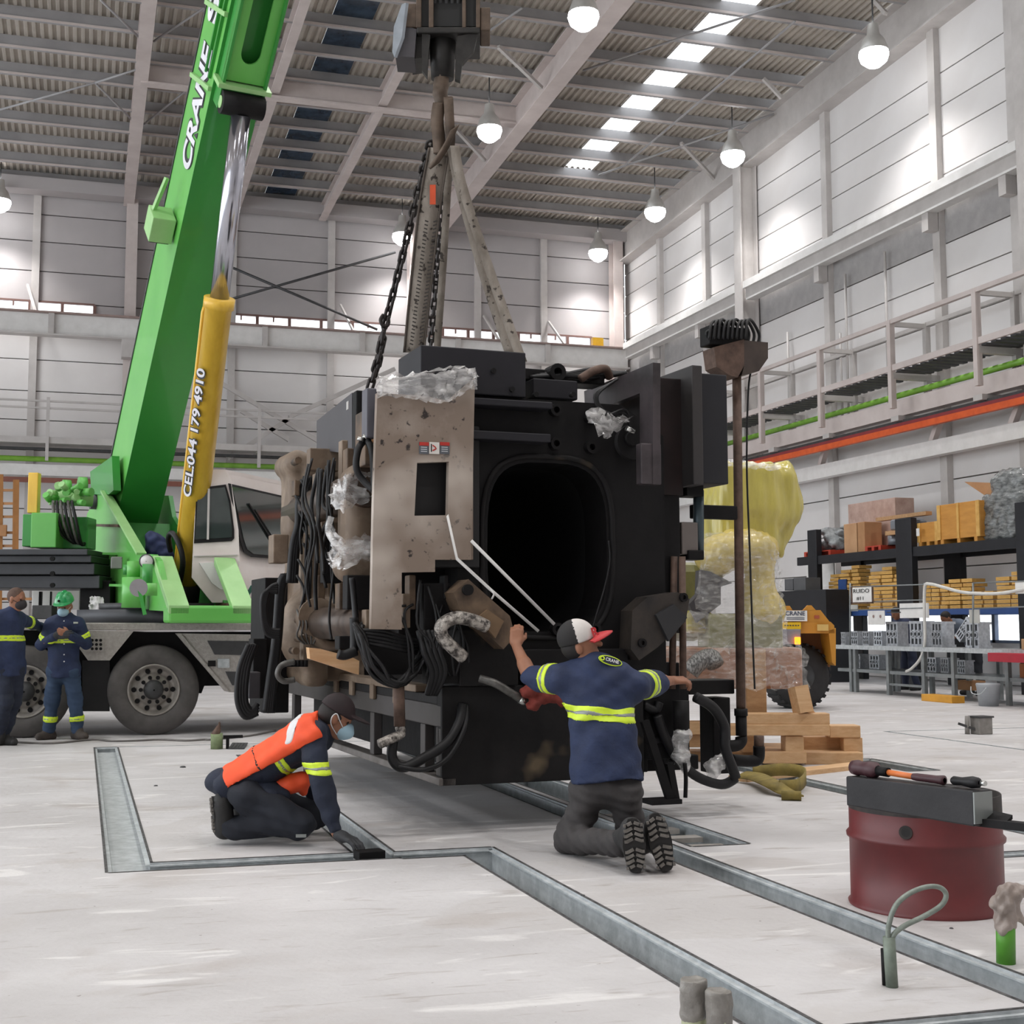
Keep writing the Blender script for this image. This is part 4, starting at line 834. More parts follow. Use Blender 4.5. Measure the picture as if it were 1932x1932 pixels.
def wheel(cx, r=.53):
    a = V(cx, TY+.02, r); b = V(cx, TY+.34, r)
    t = C('wheel', m_tyre, MB().lathe(a, b, [(.02, r*.56), (0, r*.6), (-.02, r*.72), (.0, r*.88), (.03, r*.97), (.06, r), (.26, r), (.3, r*.95), (.33, r*.8), (.33, r*.5)], 48))
    MB().lathe(a, b, [(.03, r*.58), (-.0, r*.57), (.01, r*.53), (.09, r*.49), (.1, r*.36), (.05, r*.33), (.05, .02)], 40).build('rim', m_rim, t)
    MB().lathe(a, b, [(.05, r*.22), (-.02, r*.2), (-.06, r*.14), (-.07, .01)], 24).build('hub', m_dkgrey, t)
    for k in range(10):
        q = 2*math.pi*k/10; u = V(math.cos(q), 0, math.sin(q)); p = a+u*(r*.425); MB().cyl(p+V(0, .085, 0), p+V(0, .1, 0), .03, n=10).build('hand_hole', m_black, t)
        p = a+u*(r*.28); MB().cyl(p+V(0, .02, 0), p+V(0, .06, 0), .024, n=8).build('wheel_nut', m_black, t)
wheel(G(288, 1387).x); wheel(-.62); wheel(4.3)
# cab
bx = lambda x, y: ty(x, y, .05)
xl = ty(372, 1000, .05).x; xr = ty(444, 1000, .05).x; yf = TY+1.5; xf = OY(575, 1000, yf).x
def cabz(y): return ty(410, y, .05).z
side('cab_side', [(362, 1090), (372, 905), (396, 890), (427, 890), (436, 905), (450, 1000), (452, 1060), (446, 1100), (428, 1137), (400, 1137)], m_cab, .05, .08)
def fq(f, y): return V(xr+(xf-xr)*f, TY+.05+(yf-TY-.05)*f, ty(410, y, .05).z)    # slanted front of the cab
fp = MB(); n = 10
fr_ = [[fq(f, y)+V(-.13*max(0, (1060-y)/160), .0, 0) if y < 1060 else fq(f, y)+V(.04*(1-abs((y-1100)/45)), -.04*(1-abs((y-1100)/45)), 0) for f in [i/n for i in range(n+1)]] for y in (893, 912, 1056, 1080, 1110, 1137)]
fp.add([p for r in fr_ for p in r], [(j*(n+1)+i, j*(n+1)+i+1, (j+1)*(n+1)+i+1, (j+1)*(n+1)+i) for j in range(5) for i in range(n)], 0, True); C('cab_front', m_cab, fp)
def fw(f, y): return fq(f, y)+V(-.13*max(0, (1060-y)/160)-.02*0, 0, 0)+V(.02, -.03, 0)
plate('windscreen_frame', [fw(.0, 912), fw(.96, 918), fw(.96, 1046), fw(.2, 1048), (fw(.1, 1040)), fw(.07, 1020)], [], (.01, -.012, 0), m_rubber, ck, local=False)
plate('windscreen', [fw(.03, 917), fw(.93, 922), fw(.93, 1040), fw(.22, 1042), fw(.14, 1034), fw(.11, 1015)], [], (.015, -.018, 0), m_glass, ck, local=False)
side('side_window_seal', [(371, 921), (426, 914), (435, 945), (442, 1000), (442, 1016), (437, 1021), (366, 1025)], m_rubber, .035, .02)
side('side_window', [(374, 925), (424, 919), (432, 948), (438, 1000), (437, 1014), (368, 1018)], m_glass, .025, .02)
MB().bar(ty(394, 922, .02), ty(392, 1018, .02), .025).build('window_bar', m_frame, ck)
C('cab_roof', m_cab, MB().prism([V(xl, TY+.06, cabz(893)), V(xr-.13, TY+.06, cabz(893)), V(xf-.13, yf, cabz(893)), V(xf-.5, TY+2.2, cabz(893)), V(xl, TY+2.2, cabz(893))], (0, 0, .05)))
side('door_line', [(366, 1048), (448, 1046), (448, 1048), (366, 1050)], m_frame, .03, .03); side('door_step_panel', [(376, 1062), (446, 1060), (436, 1100), (428, 1112), (416, 1112), (400, 1100)], m_white, .02, .04)
MB().bar(fw(.62, 1045)+V(.02, -.03, 0), fw(.22, 945)+V(.02, -.03, 0), .02).bar(fw(.66, 1042)+V(.02, -.03, 0), fw(.3, 955)+V(.02, -.03, 0), .012).build('wiper', m_rubber, ck)
c = fq(.32, 1110)+V(.05, -.06, 0); nn = V(.74, -.67, 0); hl = C('headlamp', m_lampbody, MB().lathe(c, c+nn, [(-.02, .088), (.03, .085), (.035, .07), (.03, .01)], 24)); MB().lathe(c, c+nn, [(.031, .07), (.045, .05), (.05, .005)], 20).build('lens', M('lamp_lens', '#8d9590', .1, .3, coat=.5), hl)
MB().ring(c+nn*.02, c+nn*.04, .094, .082, 24).build('headlamp_rim', m_rust, hl)
for f, y, col in ((.14, 1114, '#2f6e5e'), (.62, 1086, '#3a6d5a'), (.68, 1080, '#3a6d5a'), (.57, 1090, '#d99a45'), (.54, 1094, '#d99a45'), (.74, 1085, '#3a6d5a'), (.79, 1082, '#3a6d5a'), (.5, 1099, '#3a6d5a')):
    p = fq(f, y)+V(.05, -.075, 0); MB().box(p, (.05, .012, .13 if f < .2 else .09), Matrix.Rotation(-.75, 3, 'Z') @ Matrix.Rotation(.6, 3, 'Y')).build('leaf_sticker', M('sticker_'+col[1:], col, .5), ck)
C('cab_underside', M('rust_brown_sill', '#6d4f43', .6), MB().prism([fq(-.1, 1138), fq(1, 1138), fq(1, 1152), fq(-.1, 1152)], (-.1, .3, 0))); C('cab_floor', m_black, MB().bb(ty(395, 1).x, 4.2, TY+.3, TY+2.2, zt+.02, ty(410, 1150).z))
# turntable
c = OY(318, 1170, TY+1.15); C('turntable', m_cw, MB().cyl(V(c.x, c.y, zt), V(c.x, c.y, zt+.16), 1.12, n=48)); C('turntable_bearing', m_dkgrey, MB().cyl(V(c.x, c.y, zt+.16), V(c.x, c.y, zt+.24), .9, n=40))
# boom
P0 = P(224, 964, 18.0); P1 = P(437, 0, 14.26); ax = (P1-P0).normalized(); s_ = V(ax.x, ax.y, 0).normalized(); cr = V(-s_.y, s_.x, 0)
if cr.x < 0: cr = -cr
up = ax.cross(cr); up = up if up.z > 0 else -up
BW, BH = .56, 1.0
def bo(t, a, h): return P0+ax*t+cr*a+up*h      # along the boom, to the right, towards its back
def bface(x, y, off=0.):    # photo pixel -> boom left face
    d = Vector(ray(x, y)); o = P0-Vector(C3)-cr*off; q = Vector(C3)+d*(o.dot(cr)/d.dot(cr))-P0; return q.dot(ax), q.dot(up)
def bbot(x, y):             # photo pixel -> boom underside
    d = Vector(ray(x, y)); o = P0-Vector(C3); q = Vector(C3)+d*(o.dot(up)/d.dot(up))-P0; return q.dot(ax), q.dot(cr)
LB = 13.2
def boxb(t0, t1, a0, a1, h0, h1, mb=None):
    mb = mb or MB(); vs = [bo(t, a, h) for h in (h0, h1) for a in (a0, a1) for t in (t0, t1)]
    return mb.add(vs, [(0, 1, 3, 2), (4, 6, 7, 5), (0, 4, 5, 1), (2, 3, 7, 6), (0, 2, 6, 4), (1, 5, 7, 3)])
boom = C('boom', m_gr, boxb(-.9, LB, 0, BW, 0, BH), .012)
bm = bmesh.new(); bm.from_mesh(boom.data); bmesh.ops.recalc_face_normals(bm, faces=bm.faces); bm.to_mesh(boom.data); bm.free()
boxb(-.6, LB, -.004, BW+.004, -.012, 0).build('boom_underside_shade', m_gr2, boom); boxb(-.9, LB, -.012, 0, BH-.08, BH-.05).build('boom_seam', m_dkgrey, boom)  # thin sheet below the boom, its shade put into a darker green
t0 = bbot(455, 150)[0]; t1 = t0+3.2
for h in (.12, .3): boxb(t0-.1, LB, -.035, 0, h, h+.035).build('side_rib', m_gr2, boom)
for q0, q1 in (((401, 171), (365, 141)), ((431, 29), (393, 4))):
    ta, ha = bface(*q0); tb2, hb2 = bface(*q1); MB().bar(bo(ta, -.02, max(ha, 0)), bo(tb2, -.02, min(hb2, BH)), .05, .05, cr).build('stiffener', m_gr3, boom)
br_t = bbot(455, 172)[0]
def bb2(t, a, h): return bo(t, a, h)
ur = [(.05, .04), (1.55, .04), (1.55, .14)]
arc = [(.28+.13-.13*math.cos(math.pi/2*k/6)-.13+.0, 0) for k in range(7)]
slot = [(1.55, .17)]+[(.36-.13*math.cos(math.pi*k/10)*0+(-.13*math.sin(math.pi*k/10)), .28-.11*math.cos(math.pi*k/10)) for k in range(11)]+[(1.55, .39)]
outer = [(.02, .03), (1.55, .03)]+slot+[(1.55, .53), (.02, .53)]
plate('ram_bracket', [bo(br_t+.15+t, a, -.2) for t, a in outer], [], up*.03, m_gr, boom, local=False)
for a in (.03, .5): boxb(br_t-.15, br_t+1.9, a, a+.03, -.25, 0).build('bracket_cheek', m_gr2, boom)
boxb(br_t+.1, br_t+.15, -.02, .58, -.3, 0).build('bracket_shelf', m_gr3, boom)
pin = bo(br_t-.05, .28, -.3); MB().cyl(pin-cr*.24, pin+cr*.24, .13, n=18).build('ram_pin', m_black, boom); MB().cyl(pin-cr*.25, pin-cr*.24, .07, n=14).build('pin_cap', m_gr3, boom)
boxb(-1.05, -.3, -.03, BW+.03, -.08, BH*.75).build('boom_foot', m_gr2, boom)
# box with latch on the boom's flank
tt, hh = bface(326, 425); bk = MB(); boxb(tt-.16, tt+.16, -.3, -.02, hh-.2, hh+.14, bk); o = bk.build('boom_box', m_gr3, boom, bevel=.01)
boxb(tt-.18, tt-.155, -.28, -.05, hh-.17, hh+.1).build('box_recess', m_dkgrey, boom); MB().bar(bo(tt+.14, -.26, hh+.02), bo(tt+.55, -.16, hh+.1), .045).build('box_lever', m_gr3, boom)
# lettering on the boom
def btext(s, x0, y0, x1, y1, h, nm):
    ta, ha = bface(x0, y0, .0); tb_, hb = bface(x1, y1, .0); d = (bo(tb_, 0, hb)-bo(ta, 0, ha)); upd = cr.cross(d.normalized()); upd = upd if upd.dot(up) > 0 else -upd
    upd = d.normalized().cross(-cr); 
    for off, mt, e in ((.085, m_cedge, .006), (.03, m_ctext, .012)):
        text(nm, s, mt, bo(ta, -e, ha)+V(0, 0, 0), d, -cr.cross(d.normalized()) if (-cr.cross(d.normalized())).dot(up) > 0 else cr.cross(d.normalized()), h, boom, width=d.length, off=off, ext=0)
btext('CRANE', 357, 328, 402, 95, .42, 'boom_lettering'); btext('S', 408, 48, 417, -8, .42, 'boom_lettering')
# lifting ram
rb = P(350, 1118, 16.6); rt = pin; rd = (rt-rb); L_ = rd.length; rd.normalize()
tj = .52
for q in range(60):
    k = q/60
    w = np.array(rb+rd*(L_*k))-C3; yy = 945-2510*(w @ U3)/(w @ F3)
    if yy < 573: tj = k; break
pj = rb+rd*(L_*tj)
ram = C('ram_barrel', m_yel, MB().lathe(rb, rt, [(-.02, .1), (0, .16), (L_*tj-.12, .155), (L_*tj-.12, .18), (L_*tj, .18), (L_*tj+.005, .1)], 32))
MB().cyl(pj, rt-rd*.1, .112, n=28).build('ram_rod', m_rod, ck); MB().cyl(rb-rd*.3, rb+rd*.15, .175, n=24).build('ram_foot', m_black, ck)
lft = rd.cross(V(*F3)).normalized(); lft = lft if lft.x < 0 else -lft
MB().tube([rb+lft*.165+rd*.3, rb+lft*.17+rd*1.2, pj+lft*.175-rd*.2, pj+lft*.16-rd*.12], .022, 8).build('ram_pipe', m_yel, ram)
fo = -V(*F3)
tex_n = (lft*.42+fo*.9).normalized()
def rtext(s, k0, k1, h):
    a = rb+rd*(L_*k0); d = rd
    side_ = d.cross(tex_n).normalized(); side_ = -side_ if side_.x > 0 else side_
    for off, mt, e in ((.085, m_cedge, .172), (.025, m_ctext, .178)):
        text('ram_lettering', s, mt, a+tex_n*e+(-side_)*.085+lft*.035, d, side_, h, ram, width=L_*(k1-k0), off=off, ext=0)
def kat(y):
    for q in range(400):
        k = q/400; w = np.array(rb+rd*(L_*k))-C3
        if 945-2510*(w @ U3)/(w @ F3) < y: return k
    return 1.
rtext('CEL:044 179 4910', kat(940), kat(700), .115)
MB().tube([P(338, 1105, 16.3), P(345, 1060, 16.2), P(337, 1025, 16.2), P(325, 1006, 16.3), P(318, 1015, 16.4), P(322, 1040, 16.5)], .035, 8, sub=6).build('ram_hose', m_rubber, ck)
MB().tube([P(378, 1010, 16.6), P(377, 1060, 16.5), P(372, 1110, 16.5)], .025, 8, sub=4).build('ram_hose', m_rubber, ck)
# slewing frame
MO_S = P0; 
def cu(x, y, u):   # photo pixel -> upright plane u metres to the right of the boom's left side
    d = Vector(ray(x, y)); o = P0-Vector(C3)+cr*u; return Vector(C3)+d*(o.dot(cr)/d.dot(cr))
plate('slew_cheek', [cu(x, y, -.12) for x, y in ((176, 927), (198, 927), (267, 1045), (288, 1046), (298, 1058), (316, 1140), (316, 1153), (206, 1148), (189, 1087), (160, 1044), (164, 970), (172, 955))], [], cr*.06, m_gr, ck, local=False)
b = MB(); 
for a, b_ in (((198, 927), (267, 1045)), ((205, 1148), (160, 1046))): b.bar(cu(*a, -.14), cu(*b_, -.14), .12, .03, cr.cross(ax))
b.build('cheek_flange', m_gr3, ck)
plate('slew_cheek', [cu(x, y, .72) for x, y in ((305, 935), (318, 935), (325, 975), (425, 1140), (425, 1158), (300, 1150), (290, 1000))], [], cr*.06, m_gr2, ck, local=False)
b = MB(); a0 = cu(288, 1048, -.14); a1 = cu(318, 1142, -.14); nrm_ = cr.cross(a1-a0).normalized()
b.prism([a0, a0+cr*.24, a1+cr*.24, a1], V(0, 0, -.1)); b.prism([a0+cr*.74, a0+cr*1.0, a1+cr*1.0, a1+cr*.74], V(0, 0, -.1)); b.build('slew_front_rail', m_gr3, ck, bevel=.01)
C('slew_front_beam', m_gr, MB().prism([a1, a1+cr*1.0, a1+cr*1.0-V(0, 0, .2), a1-V(0, 0, .2)], -s_*.25), .03)
C('slew_floor', m_black, MB().prism([cu(206, 1148, -.06), cu(316, 1150, -.06), cu(316, 1150, -.06)+cr*.85, cu(206, 1148, -.06)+cr*.85], V(0, 0, -.03)))
C('slew_back', m_gr2, MB().prism([cu(215, 985, -.05), cu(215, 985, -.05)+cr*.8, cu(230, 1150, -.05)+cr*.8, cu(230, 1150, -.05)], s_*-.05))
plate('foot_bracket', [cu(x, y, -.15) for x, y in ((170, 890), (207, 864), (211, 860), (214, 925), (205, 933), (172, 933))], [], cr*.1, m_gr2, ck, local=False)
MB().cyl(cu(170, 946, -.2), cu(170, 946, -.2)+cr*.2, .11, n=18).build('foot_pin', m_dkgrey, ck)
c = cu(277, 1059, -.22); wl_ = C('work_lamp', m_dkgrey, MB().lathe(c, c-V(*F3), [(-.1, .03), (-.06, .06), (.02, .088), (.03, .078)], 20)); MB().lathe(c, c-V(*F3), [(.02, .076), (.03, .03), (.03, .005)], 18).build('lens', m_lampbody, wl_)
b = MB(); c = cu(220, 1062, -.26); b.box(c, (.14, .14, .15)); b.build('control_box', M('grey_box', '#8e8b8b', .5), ck, bevel=.01)
for x, y, r, h, mt in ((252, 1118, .14, .36, m_gr), (252, 1075, .08, .2, m_gr), (240, 1075, .05, .12, m_gr2), (278, 1085, .06, .25, m_gr2), (285, 1112, .07, .14, m_gr)):
    c = cu(x, y, -.3); MB().cyl(c-V(0, 0, h/2), c+V(0, 0, h/2), r, n=14).build('slew_gear', mt, ck)
c = cu(262, 1109, -.48); MB().cyl(c, c-V(*F3)*.02, .1, n=20).build('disc', M('grey_disc', '#8d888a', .5), ck); MB().bar(c, c+V(.07, -.05, -.3), .04, .02).build('disc_arm', m_gr2, ck)
MB().bar(cu(208, 1104, -.3), cu(245, 1105, -.3), .03).build('lever', m_gr, ck); MB().bar(cu(184, 991, -.18), cu(225, 992, -.18), .035).build('lever', m_rust, ck); MB().box(cu(208, 1045, -.2), (.2, .12, .03)).build('step', m_gr, ck)
# winch, valves, ballast
b = MB(); 
for k, (x, y, r) in enumerate(((118, 922, .12), (148, 918, .13))): c = P(x, y, 17.6); b.cyl(c, c+cr*.1, r, n=20)
b.build('winch_flange', m_gr, ck); c = P(130, 940, 17.6); C('winch_drum', m_gr3, MB().cyl(c-cr*.25, c+cr*.3, .1, n=18))
rv = random.Random(3)
for k in range(14): c = P(92+5*k+rv.uniform(-3, 3), 934+rv.uniform(-14, 14), 17.3+rv.uniform(-.1, .1)); MB().cyl(c, c+V(rv.uniform(-.1, .1), -.1, rv.uniform(-.06, .06)), .035+rv.uniform(0, .02), n=8).build('valve', (m_gr3, m_gr)[k % 2], ck)
for k in range(6): MB().tube([P(100+7*k, 945, 17.2), P(104+8*k, 985, 17.1), P(118+7*k, 1010+3*k, 17.2), P(140+4*k, 1025, 17.3)], .022, 7, sub=5).build('valve_hose', m_rubber if k % 2 else MATS['ribbed_grey_hose'], ck)
def px_box(name, mat, x0, y0, x1, y1, D, th, bevel=.01, parent=None):
    a = P(x0, y0, D); c = P(x1, y1, D); r = V(*R3); bk_ = V(F3[0], F3[1], 0).normalized(); w = (c-a).dot(r); h = a.z-c.z; m = (a+c)/2+bk_*(th/2)
    return MB().box(m, (w, th, h), -TH).build(name, mat, parent or ck, bevel=bevel)
px_box('ballast_box', m_gr, 58, 967, 106, 1033, 17.0, .5); px_box('ballast_box', m_gr2, 42, 970, 60, 1031, 17.1, .4); px_box('ballast_box', m_gr2, 100, 975, 165, 1035, 17.3, .4)
px_box('yellow_post', m_yel, 52, 891, 71, 968, 17.3, .13)
for k, (x0, x1, y0, y1) in enumerate(((-60, 165, 1036, 1047), (-70, 172, 1048, 1061), (-60, 178, 1063, 1084), (-60, 188, 1086, 1110))): px_box('ballast_slab', m_cw, x0, y0, x1, y1, 16.9+.06*k, 1.2)
for y in (1054, 1082, 1104): c = P(100, y, 16.85); MB().cyl(c, c-V(*F3)*.04, .03, n=10).build('ballast_bolt', m_black, ck)
px_box('under_frame', m_black, 150, 1095, 208, 1168, 17.2, .4); px_box('under_frame', m_white, 60, 1112, 150, 1150, 18.6, .05); px_box('grille_box', m_dkgrey, 60, 1142, 98, 1168, 16.8, .4)
for x in (73, 76, 94): px_box('under_rail', m_black, x, 1116, x+2, 1142, 18.4, .05, 0)
tag(sheet('white_cloth', [P(170, 1126, 16.5), P(183, 1124, 16.5), P(196, 1127, 16.5)], [P(168, 1150, 16.4), P(182, 1154, 16.4), P(197, 1156, 16.4)], M('white_cloth', '#dcdada', .8), None, 10, 8, .008, 5, local=False), 'white cloth hanging under the crane beside the green frame', 'cloth')
s = Soft(np.array(P(295, 1045, 16.9))-.45, np.array(P(295, 1045, 16.9))+.45, .025)
for x, y, r in ((288, 1020, .1), (292, 1040, .11), (308, 1048, .13), (318, 1066, .12), (302, 1070, .11), (300, 1030, .1)): s.ell(P(x, y, 16.9), (r, r, r*1.1), None, .05)
tag(s.build('blue_tarpaulin', M('navy_cloth', '#27345f', .75, col2='#1c2748', scale=8), noise=.012, nscale=16), 'bundled navy blue cloth stuffed in the crane frame behind the yellow ram', 'cloth')
# orange steps far behind
st = thing('orange_stair_frame', 'orange-brown tube access frame at the left edge behind the crane', 'frame', P(20, 1178, 24))
m_or2 = M('orange_brown_tube', '#a87440', .5, col2='#8f6236')
for x in (3, 28, 33): MB().bar(P(x, 895 if x < 10 else 905, 24), V(P(x, 1178, 24).x, P(x, 1178, 24).y, .02), .06).build('upright', m_or2, st)
for y in (925, 950, 975, 1005, 1030, 1130): MB().bar(P(-30, y, 24), P(60 if y > 1100 else 33, y, 24), .045).build('cross_tube', m_or2, st)
px_box('side_plate', m_or2, -10, 990, 12, 1012, 23.9, .05, parent=st)
# ================================================================ LIFTING GEAR
m_blkst = M('hook_block_steel', '#3a3836', .5, .4, col2='#252423', scale=6, bump=.1); m_rustl = M('worn_brown_steel', '#6a5a4d', .6, .3, col2='#45392f', scale=7)
DH = 10.4
hk = thing('hook_block', 'black crane hook block hanging over the machine, grey plate on its left', 'hook block', P(830, 150, DH))
def hp(x, y, d=0.): return P(x, y, DH+d)
px_box('sheave_frame', M('sheave_black', '#161616', .6), 792, -60, 900, 52, DH+.05, .4, 0, hk)
for x0, x1 in ((785, 795), (809, 818), (872, 879), (898, 906)): px_box('frame_rib', m_rustl, x0, -60, x1, 54, DH, .5, .006, hk)
for k in range(5): c = hp(822+k*11, -20, .3); MB().cyl(c-V(*R3)*.015, c+V(*R3)*.015, .33, n=28).build('sheave', m_dkgrey, hk)
px_box('lower_plate', m_blkst, 786, 50, 906, 62, DH-.02, .5, .01, hk); px_box('side_block', m_rustl, 762, 5, 788, 52, DH, .3, .01, hk); px_box('side_block', m_rustl, 906, 12, 925, 58, DH, .3, .01, hk)
plate('weight_plate', [hp(x, y, -.05) for x, y in ((758, 8), (766, 5), (758, 70), (744, 108), (740, 98), (743, 50))], [], V(*F3)*.02+V(*R3)*.02, M('light_grey_plate', '#aab2ba', .5, .2, col2='#939ba3', scale=8), hk, local=False)
plate('weight', [hp(x, y, .0) for x, y in ((765, 48), (786, 55), (782, 108), (746, 106), (758, 72))], [], V(F3[0], F3[1], 0)*.3, m_slate, hk, local=False)
plate('weight', [hp(x, y, .05) for x, y in ((782, 60), (800, 60), (800, 108), (775, 112))], [], V(F3[0], F3[1], 0)*.3, m_blkst, hk, local=False)
plate('cheek', [hp(x, y) for x, y in ((796, 60), (812, 66), (808, 105), (806, 145), (796, 132))], [], V(F3[0], F3[1], 0)*.06, m_blkst, hk, local=False); plate('cheek', [hp(x, y) for x, y in ((864, 68), (902, 60), (894, 95), (872, 120), (868, 152), (858, 148), (860, 100))], [], V(F3[0], F3[1], 0)*.06, m_blkst, hk, local=False)
c = hp(835, 95, .15); MB().cyl(hp(835, 62, .15), hp(835, 150, .15), .11, .09, n=20).build('swivel', m_blkst, hk)
s = Soft(np.array(hp(835, 190, .12))-.4, np.array(hp(835, 190, .12))+.4, .012); s.chain([hp(834, 140, .12), hp(832, 162, .12), hp(830, 176, .1), hp(833, 192, .1), hp(843, 196, .1), hp(851, 186, .1)], [.06, .058, .055, .05, .04, .02], .02)
s.build('hook', m_rustl, hk, label='worn rust-brown hook')
m_chain = M('dark_chain', '#3b3736', .45, .6, col2='#2a2625', scale=20)
def chain(name, pts, link, label, r=.011, grp=None, hook_at=None):
    """chain of separate links along pts"""
    pp = [Vector(p) for p in pts]; root = thing(name, label, 'chain', pp[-1], group=grp); L = [0.]
    for a, b_ in zip(pp, pp[1:]): L.append(L[-1]+(b_-a).length)
    n = int(L[-1]/link); proto = None
    for i in range(n):
        d = (i+.5)*link; k = max(j for j in range(len(L)) if L[j] <= d); k = min(k, len(pp)-2); t = (d-L[k])/(L[k+1]-L[k]); p = pp[k].lerp(pp[k+1], t); dr = (pp[k+1]-pp[k]).normalized()
        if proto is None:
            hl_ = link*.68; w = link*.3; loop = []
            for q in range(14):
                an = 2*math.pi*q/14; loop.append(V(w*math.cos(an), 0, (hl_-w)*(1 if math.sin(an) > 0 else -1)+w*math.sin(an)))
            proto = MB().tube(loop, r, 6, closed=True).build('link', m_chain, root, local=True); o = proto
        else: o = proto.copy(); COL.objects.link(o); o.parent = root
        x, y, z = frame(V(0, 0, 0), dr); m3 = Matrix((x, y, z)).transposed()
        if i % 2: m3 = m3 @ Matrix.Rotation(math.pi/2, 3, 'Z')
        o.matrix_basis = Matrix.Translation(p-pp[-1]) @ m3.to_4x4()
    if hook_at is not None:
        for q, (p, rr_) in enumerate(hook_at): MB().tube([p+V(-.02, 0, .05), p+V(-.045, 0, 0), p+V(-.02, 0, -.05), p+V(.02, 0, -.03), p+V(.02, 0, .04)], rr_, 8, sub=4).build('grab_hook', m_chain, root)
    return root
chain('lifting_chain', [P(812, 268, DH+.2), P(795, 330, DH+.6), P(770, 440, 10.9), P(745, 540, 11.), P(727, 610, 11.05), P(707, 718, 11.1)], .08, 'dark lifting chain running down the left side to the machine flank', .014, 'lifting chains', [(P(728, 605, 11.03), .016)])
chain('lifting_chain', [P(722, 628, 11.0), P(716, 668, 11.0), P(697, 735, 11.0)], .08, 'short doubled end of the left chain below its grab hook', .014, 'lifting chains')
chain('lifting_chain', [P(836, 300, DH+.3), P(829, 430, 10.9), P(822, 540, 11.2), P(812, 660, 11.3)], .07, 'thin chain between the two webbing slings, behind the wide one', .011, 'lifting chains', [(P(814, 588, 11.2), .014)])
m_web = M('dirty_webbing', '#9d948a', .85, col2='#6e655b', scale=9, stretch=(1, 1, .35), sharp=.2, bump=.2); grime_spots(m_web, '#3b342e', 16, .6, .66)
rgt = V(*R3)
o = MB().strip([P(829, 278, DH), P(812, 380, DH+.1), P(798, 500, DH+.2), P(781, 665, 10.7)], .175, rgt, .012, sub=8).build('webbing_sling', m_web); tag(o, 'widest dirty webbing sling, left one, with small orange tag', 'sling', 'webbing slings')
for sx in (-1, 1):
    MB().strip([P(829+sx*19, 278, DH-.008), P(812+sx*20, 380, DH+.09), P(798+sx*20, 500, DH+.19), P(781+sx*19, 665, 10.69)], .016, rgt, .006, sub=8).build('seam', M('webbing_edge', '#5b524a', .85), o)
px_box('tag', M('orange_tag', '#d8552e', .6), 811, 348, 822, 386, DH+.05, .008, 0, o)
rk = random.Random(8)
for k in range(34):
    f = .36+.62*k/34; p0 = Vector(P(829, 278, DH)).lerp(P(781, 665, 10.7), f)
    for sx in (-1, 1): MB().box(p0+rgt*(sx*.035+.01)-V(*F3)*.05, (.026+rk.uniform(0, .01), .004, .01), Matrix.Rotation(-TH, 3, 'Z') @ Matrix.Rotation(-.35*sx, 3, 'Y')).build('stitch_mark', M('webbing_print', '#3c3733', .85), o)
o = MB().strip([P(850, 280, DH+.02), P(846, 330, DH+.2), P(836, 500, 10.9), P(824, 668, 11.1)], .06, rgt, .014, sub=8).build('webbing_sling', m_web); tag(o, 'narrow webbing sling seen edge-on, just right of the wide one', 'sling', 'webbing slings')
for k, (x0, x1) in enumerate(((852, 962), (858, 985))):
    o = MB().strip([P(x0, 275, DH-.02-.06*k), P(x0+14, 350, DH-.06*k), P((x0+x1)/2+6, 520, DH-.15*k+.1), P(x1, 668+14*k, 10.4-.25*k)], .075, rgt, .016, sub=8).build('webbing_sling', m_web); tag(o, ('dirty webbing sling slanting right, inner strand of the pair', 'dirty webbing sling slanting right, outer strand of the pair')[k], 'sling', 'webbing slings')
o = MB().strip([P(829, 195, DH), P(825, 225, DH-.02), P(828, 262, DH), P(830, 290, DH)], .1, rgt, .03, sub=6).strip([P(846, 185, DH-.02), P(848, 225, DH-.05), P(850, 262, DH-.02), P(846, 295, DH)], .075, rgt, .03, sub=6).strip([P(858, 240, DH-.06), P(842, 275, DH-.07), P(818, 312, DH-.04)], .09, (.6, 0, .5), .03, sub=6).build('sling_eye', m_rustl); o.name = 'sling_loop'; tag(o, 'bunched brown sling eyes looped over the crane hook', 'sling')
# ================================================================ STORE SIDE: RACK, BENCHES, WRAPPED MACHINE, YELLOW CARRIER
def xbox(name, mat, x0, y0, x1, y1, X, th, parent=None, bevel=.006, **k):
    """box whose aisle face spans the pixel rectangle on the plane X = const (parallel to the right wall)"""
    xm = (x0+x1)/2; a = OX(x0, y0, X); c = OX(x1, y1, X); zt_ = OX(xm, y0, X).z; zb_ = OX(xm, y1, X).z
    return MB().bb(X, X+th, a.y, c.y, zb_, zt_).build(name, mat, parent, bevel=bevel, **k)
m_rack = M('rack_black', '#24252a', .5, .2, col2='#1b1c20'); m_card = M('cardboard', '#b98b62', .75, col2='#a67a53', scale=3); m_card2 = M('cardboard_pale', '#c59b74', .75, col2='#b48a64', scale=3)
m_ply = M('crate_ply', '#cf9445', .6, col2='#bb8138', scale=2, stretch=(1, 1, 5)); m_carton = M('amber_carton', '#e0b468', .6, col2='#c69447', scale=5); m_palr = M('red_pallet_paint', '#c4452f', .6, col2='#a63a28')
m_bluep = M('blue_panel_paint', '#33538f', .5); m_bench = M('bench_grey', '#8b8f90', .45, .35, col2='#75797a', scale=6); m_paper = M('white_paper', '#e8e6e3', .7)
m_cast = M('aluminium_casting', '#d0d3d8', .35, .6, col2='#a7abb1', scale=18, bump=.25, bscale=30, sharp=.2)
RX = 16.8
rk_ = thing('storage_rack', 'black steel pallet rack before the right wall, carrying crates and cartons', 'rack')
zb1 = OX(1700, 1034, RX).z; y0r = OX(1505, 1050, RX).y
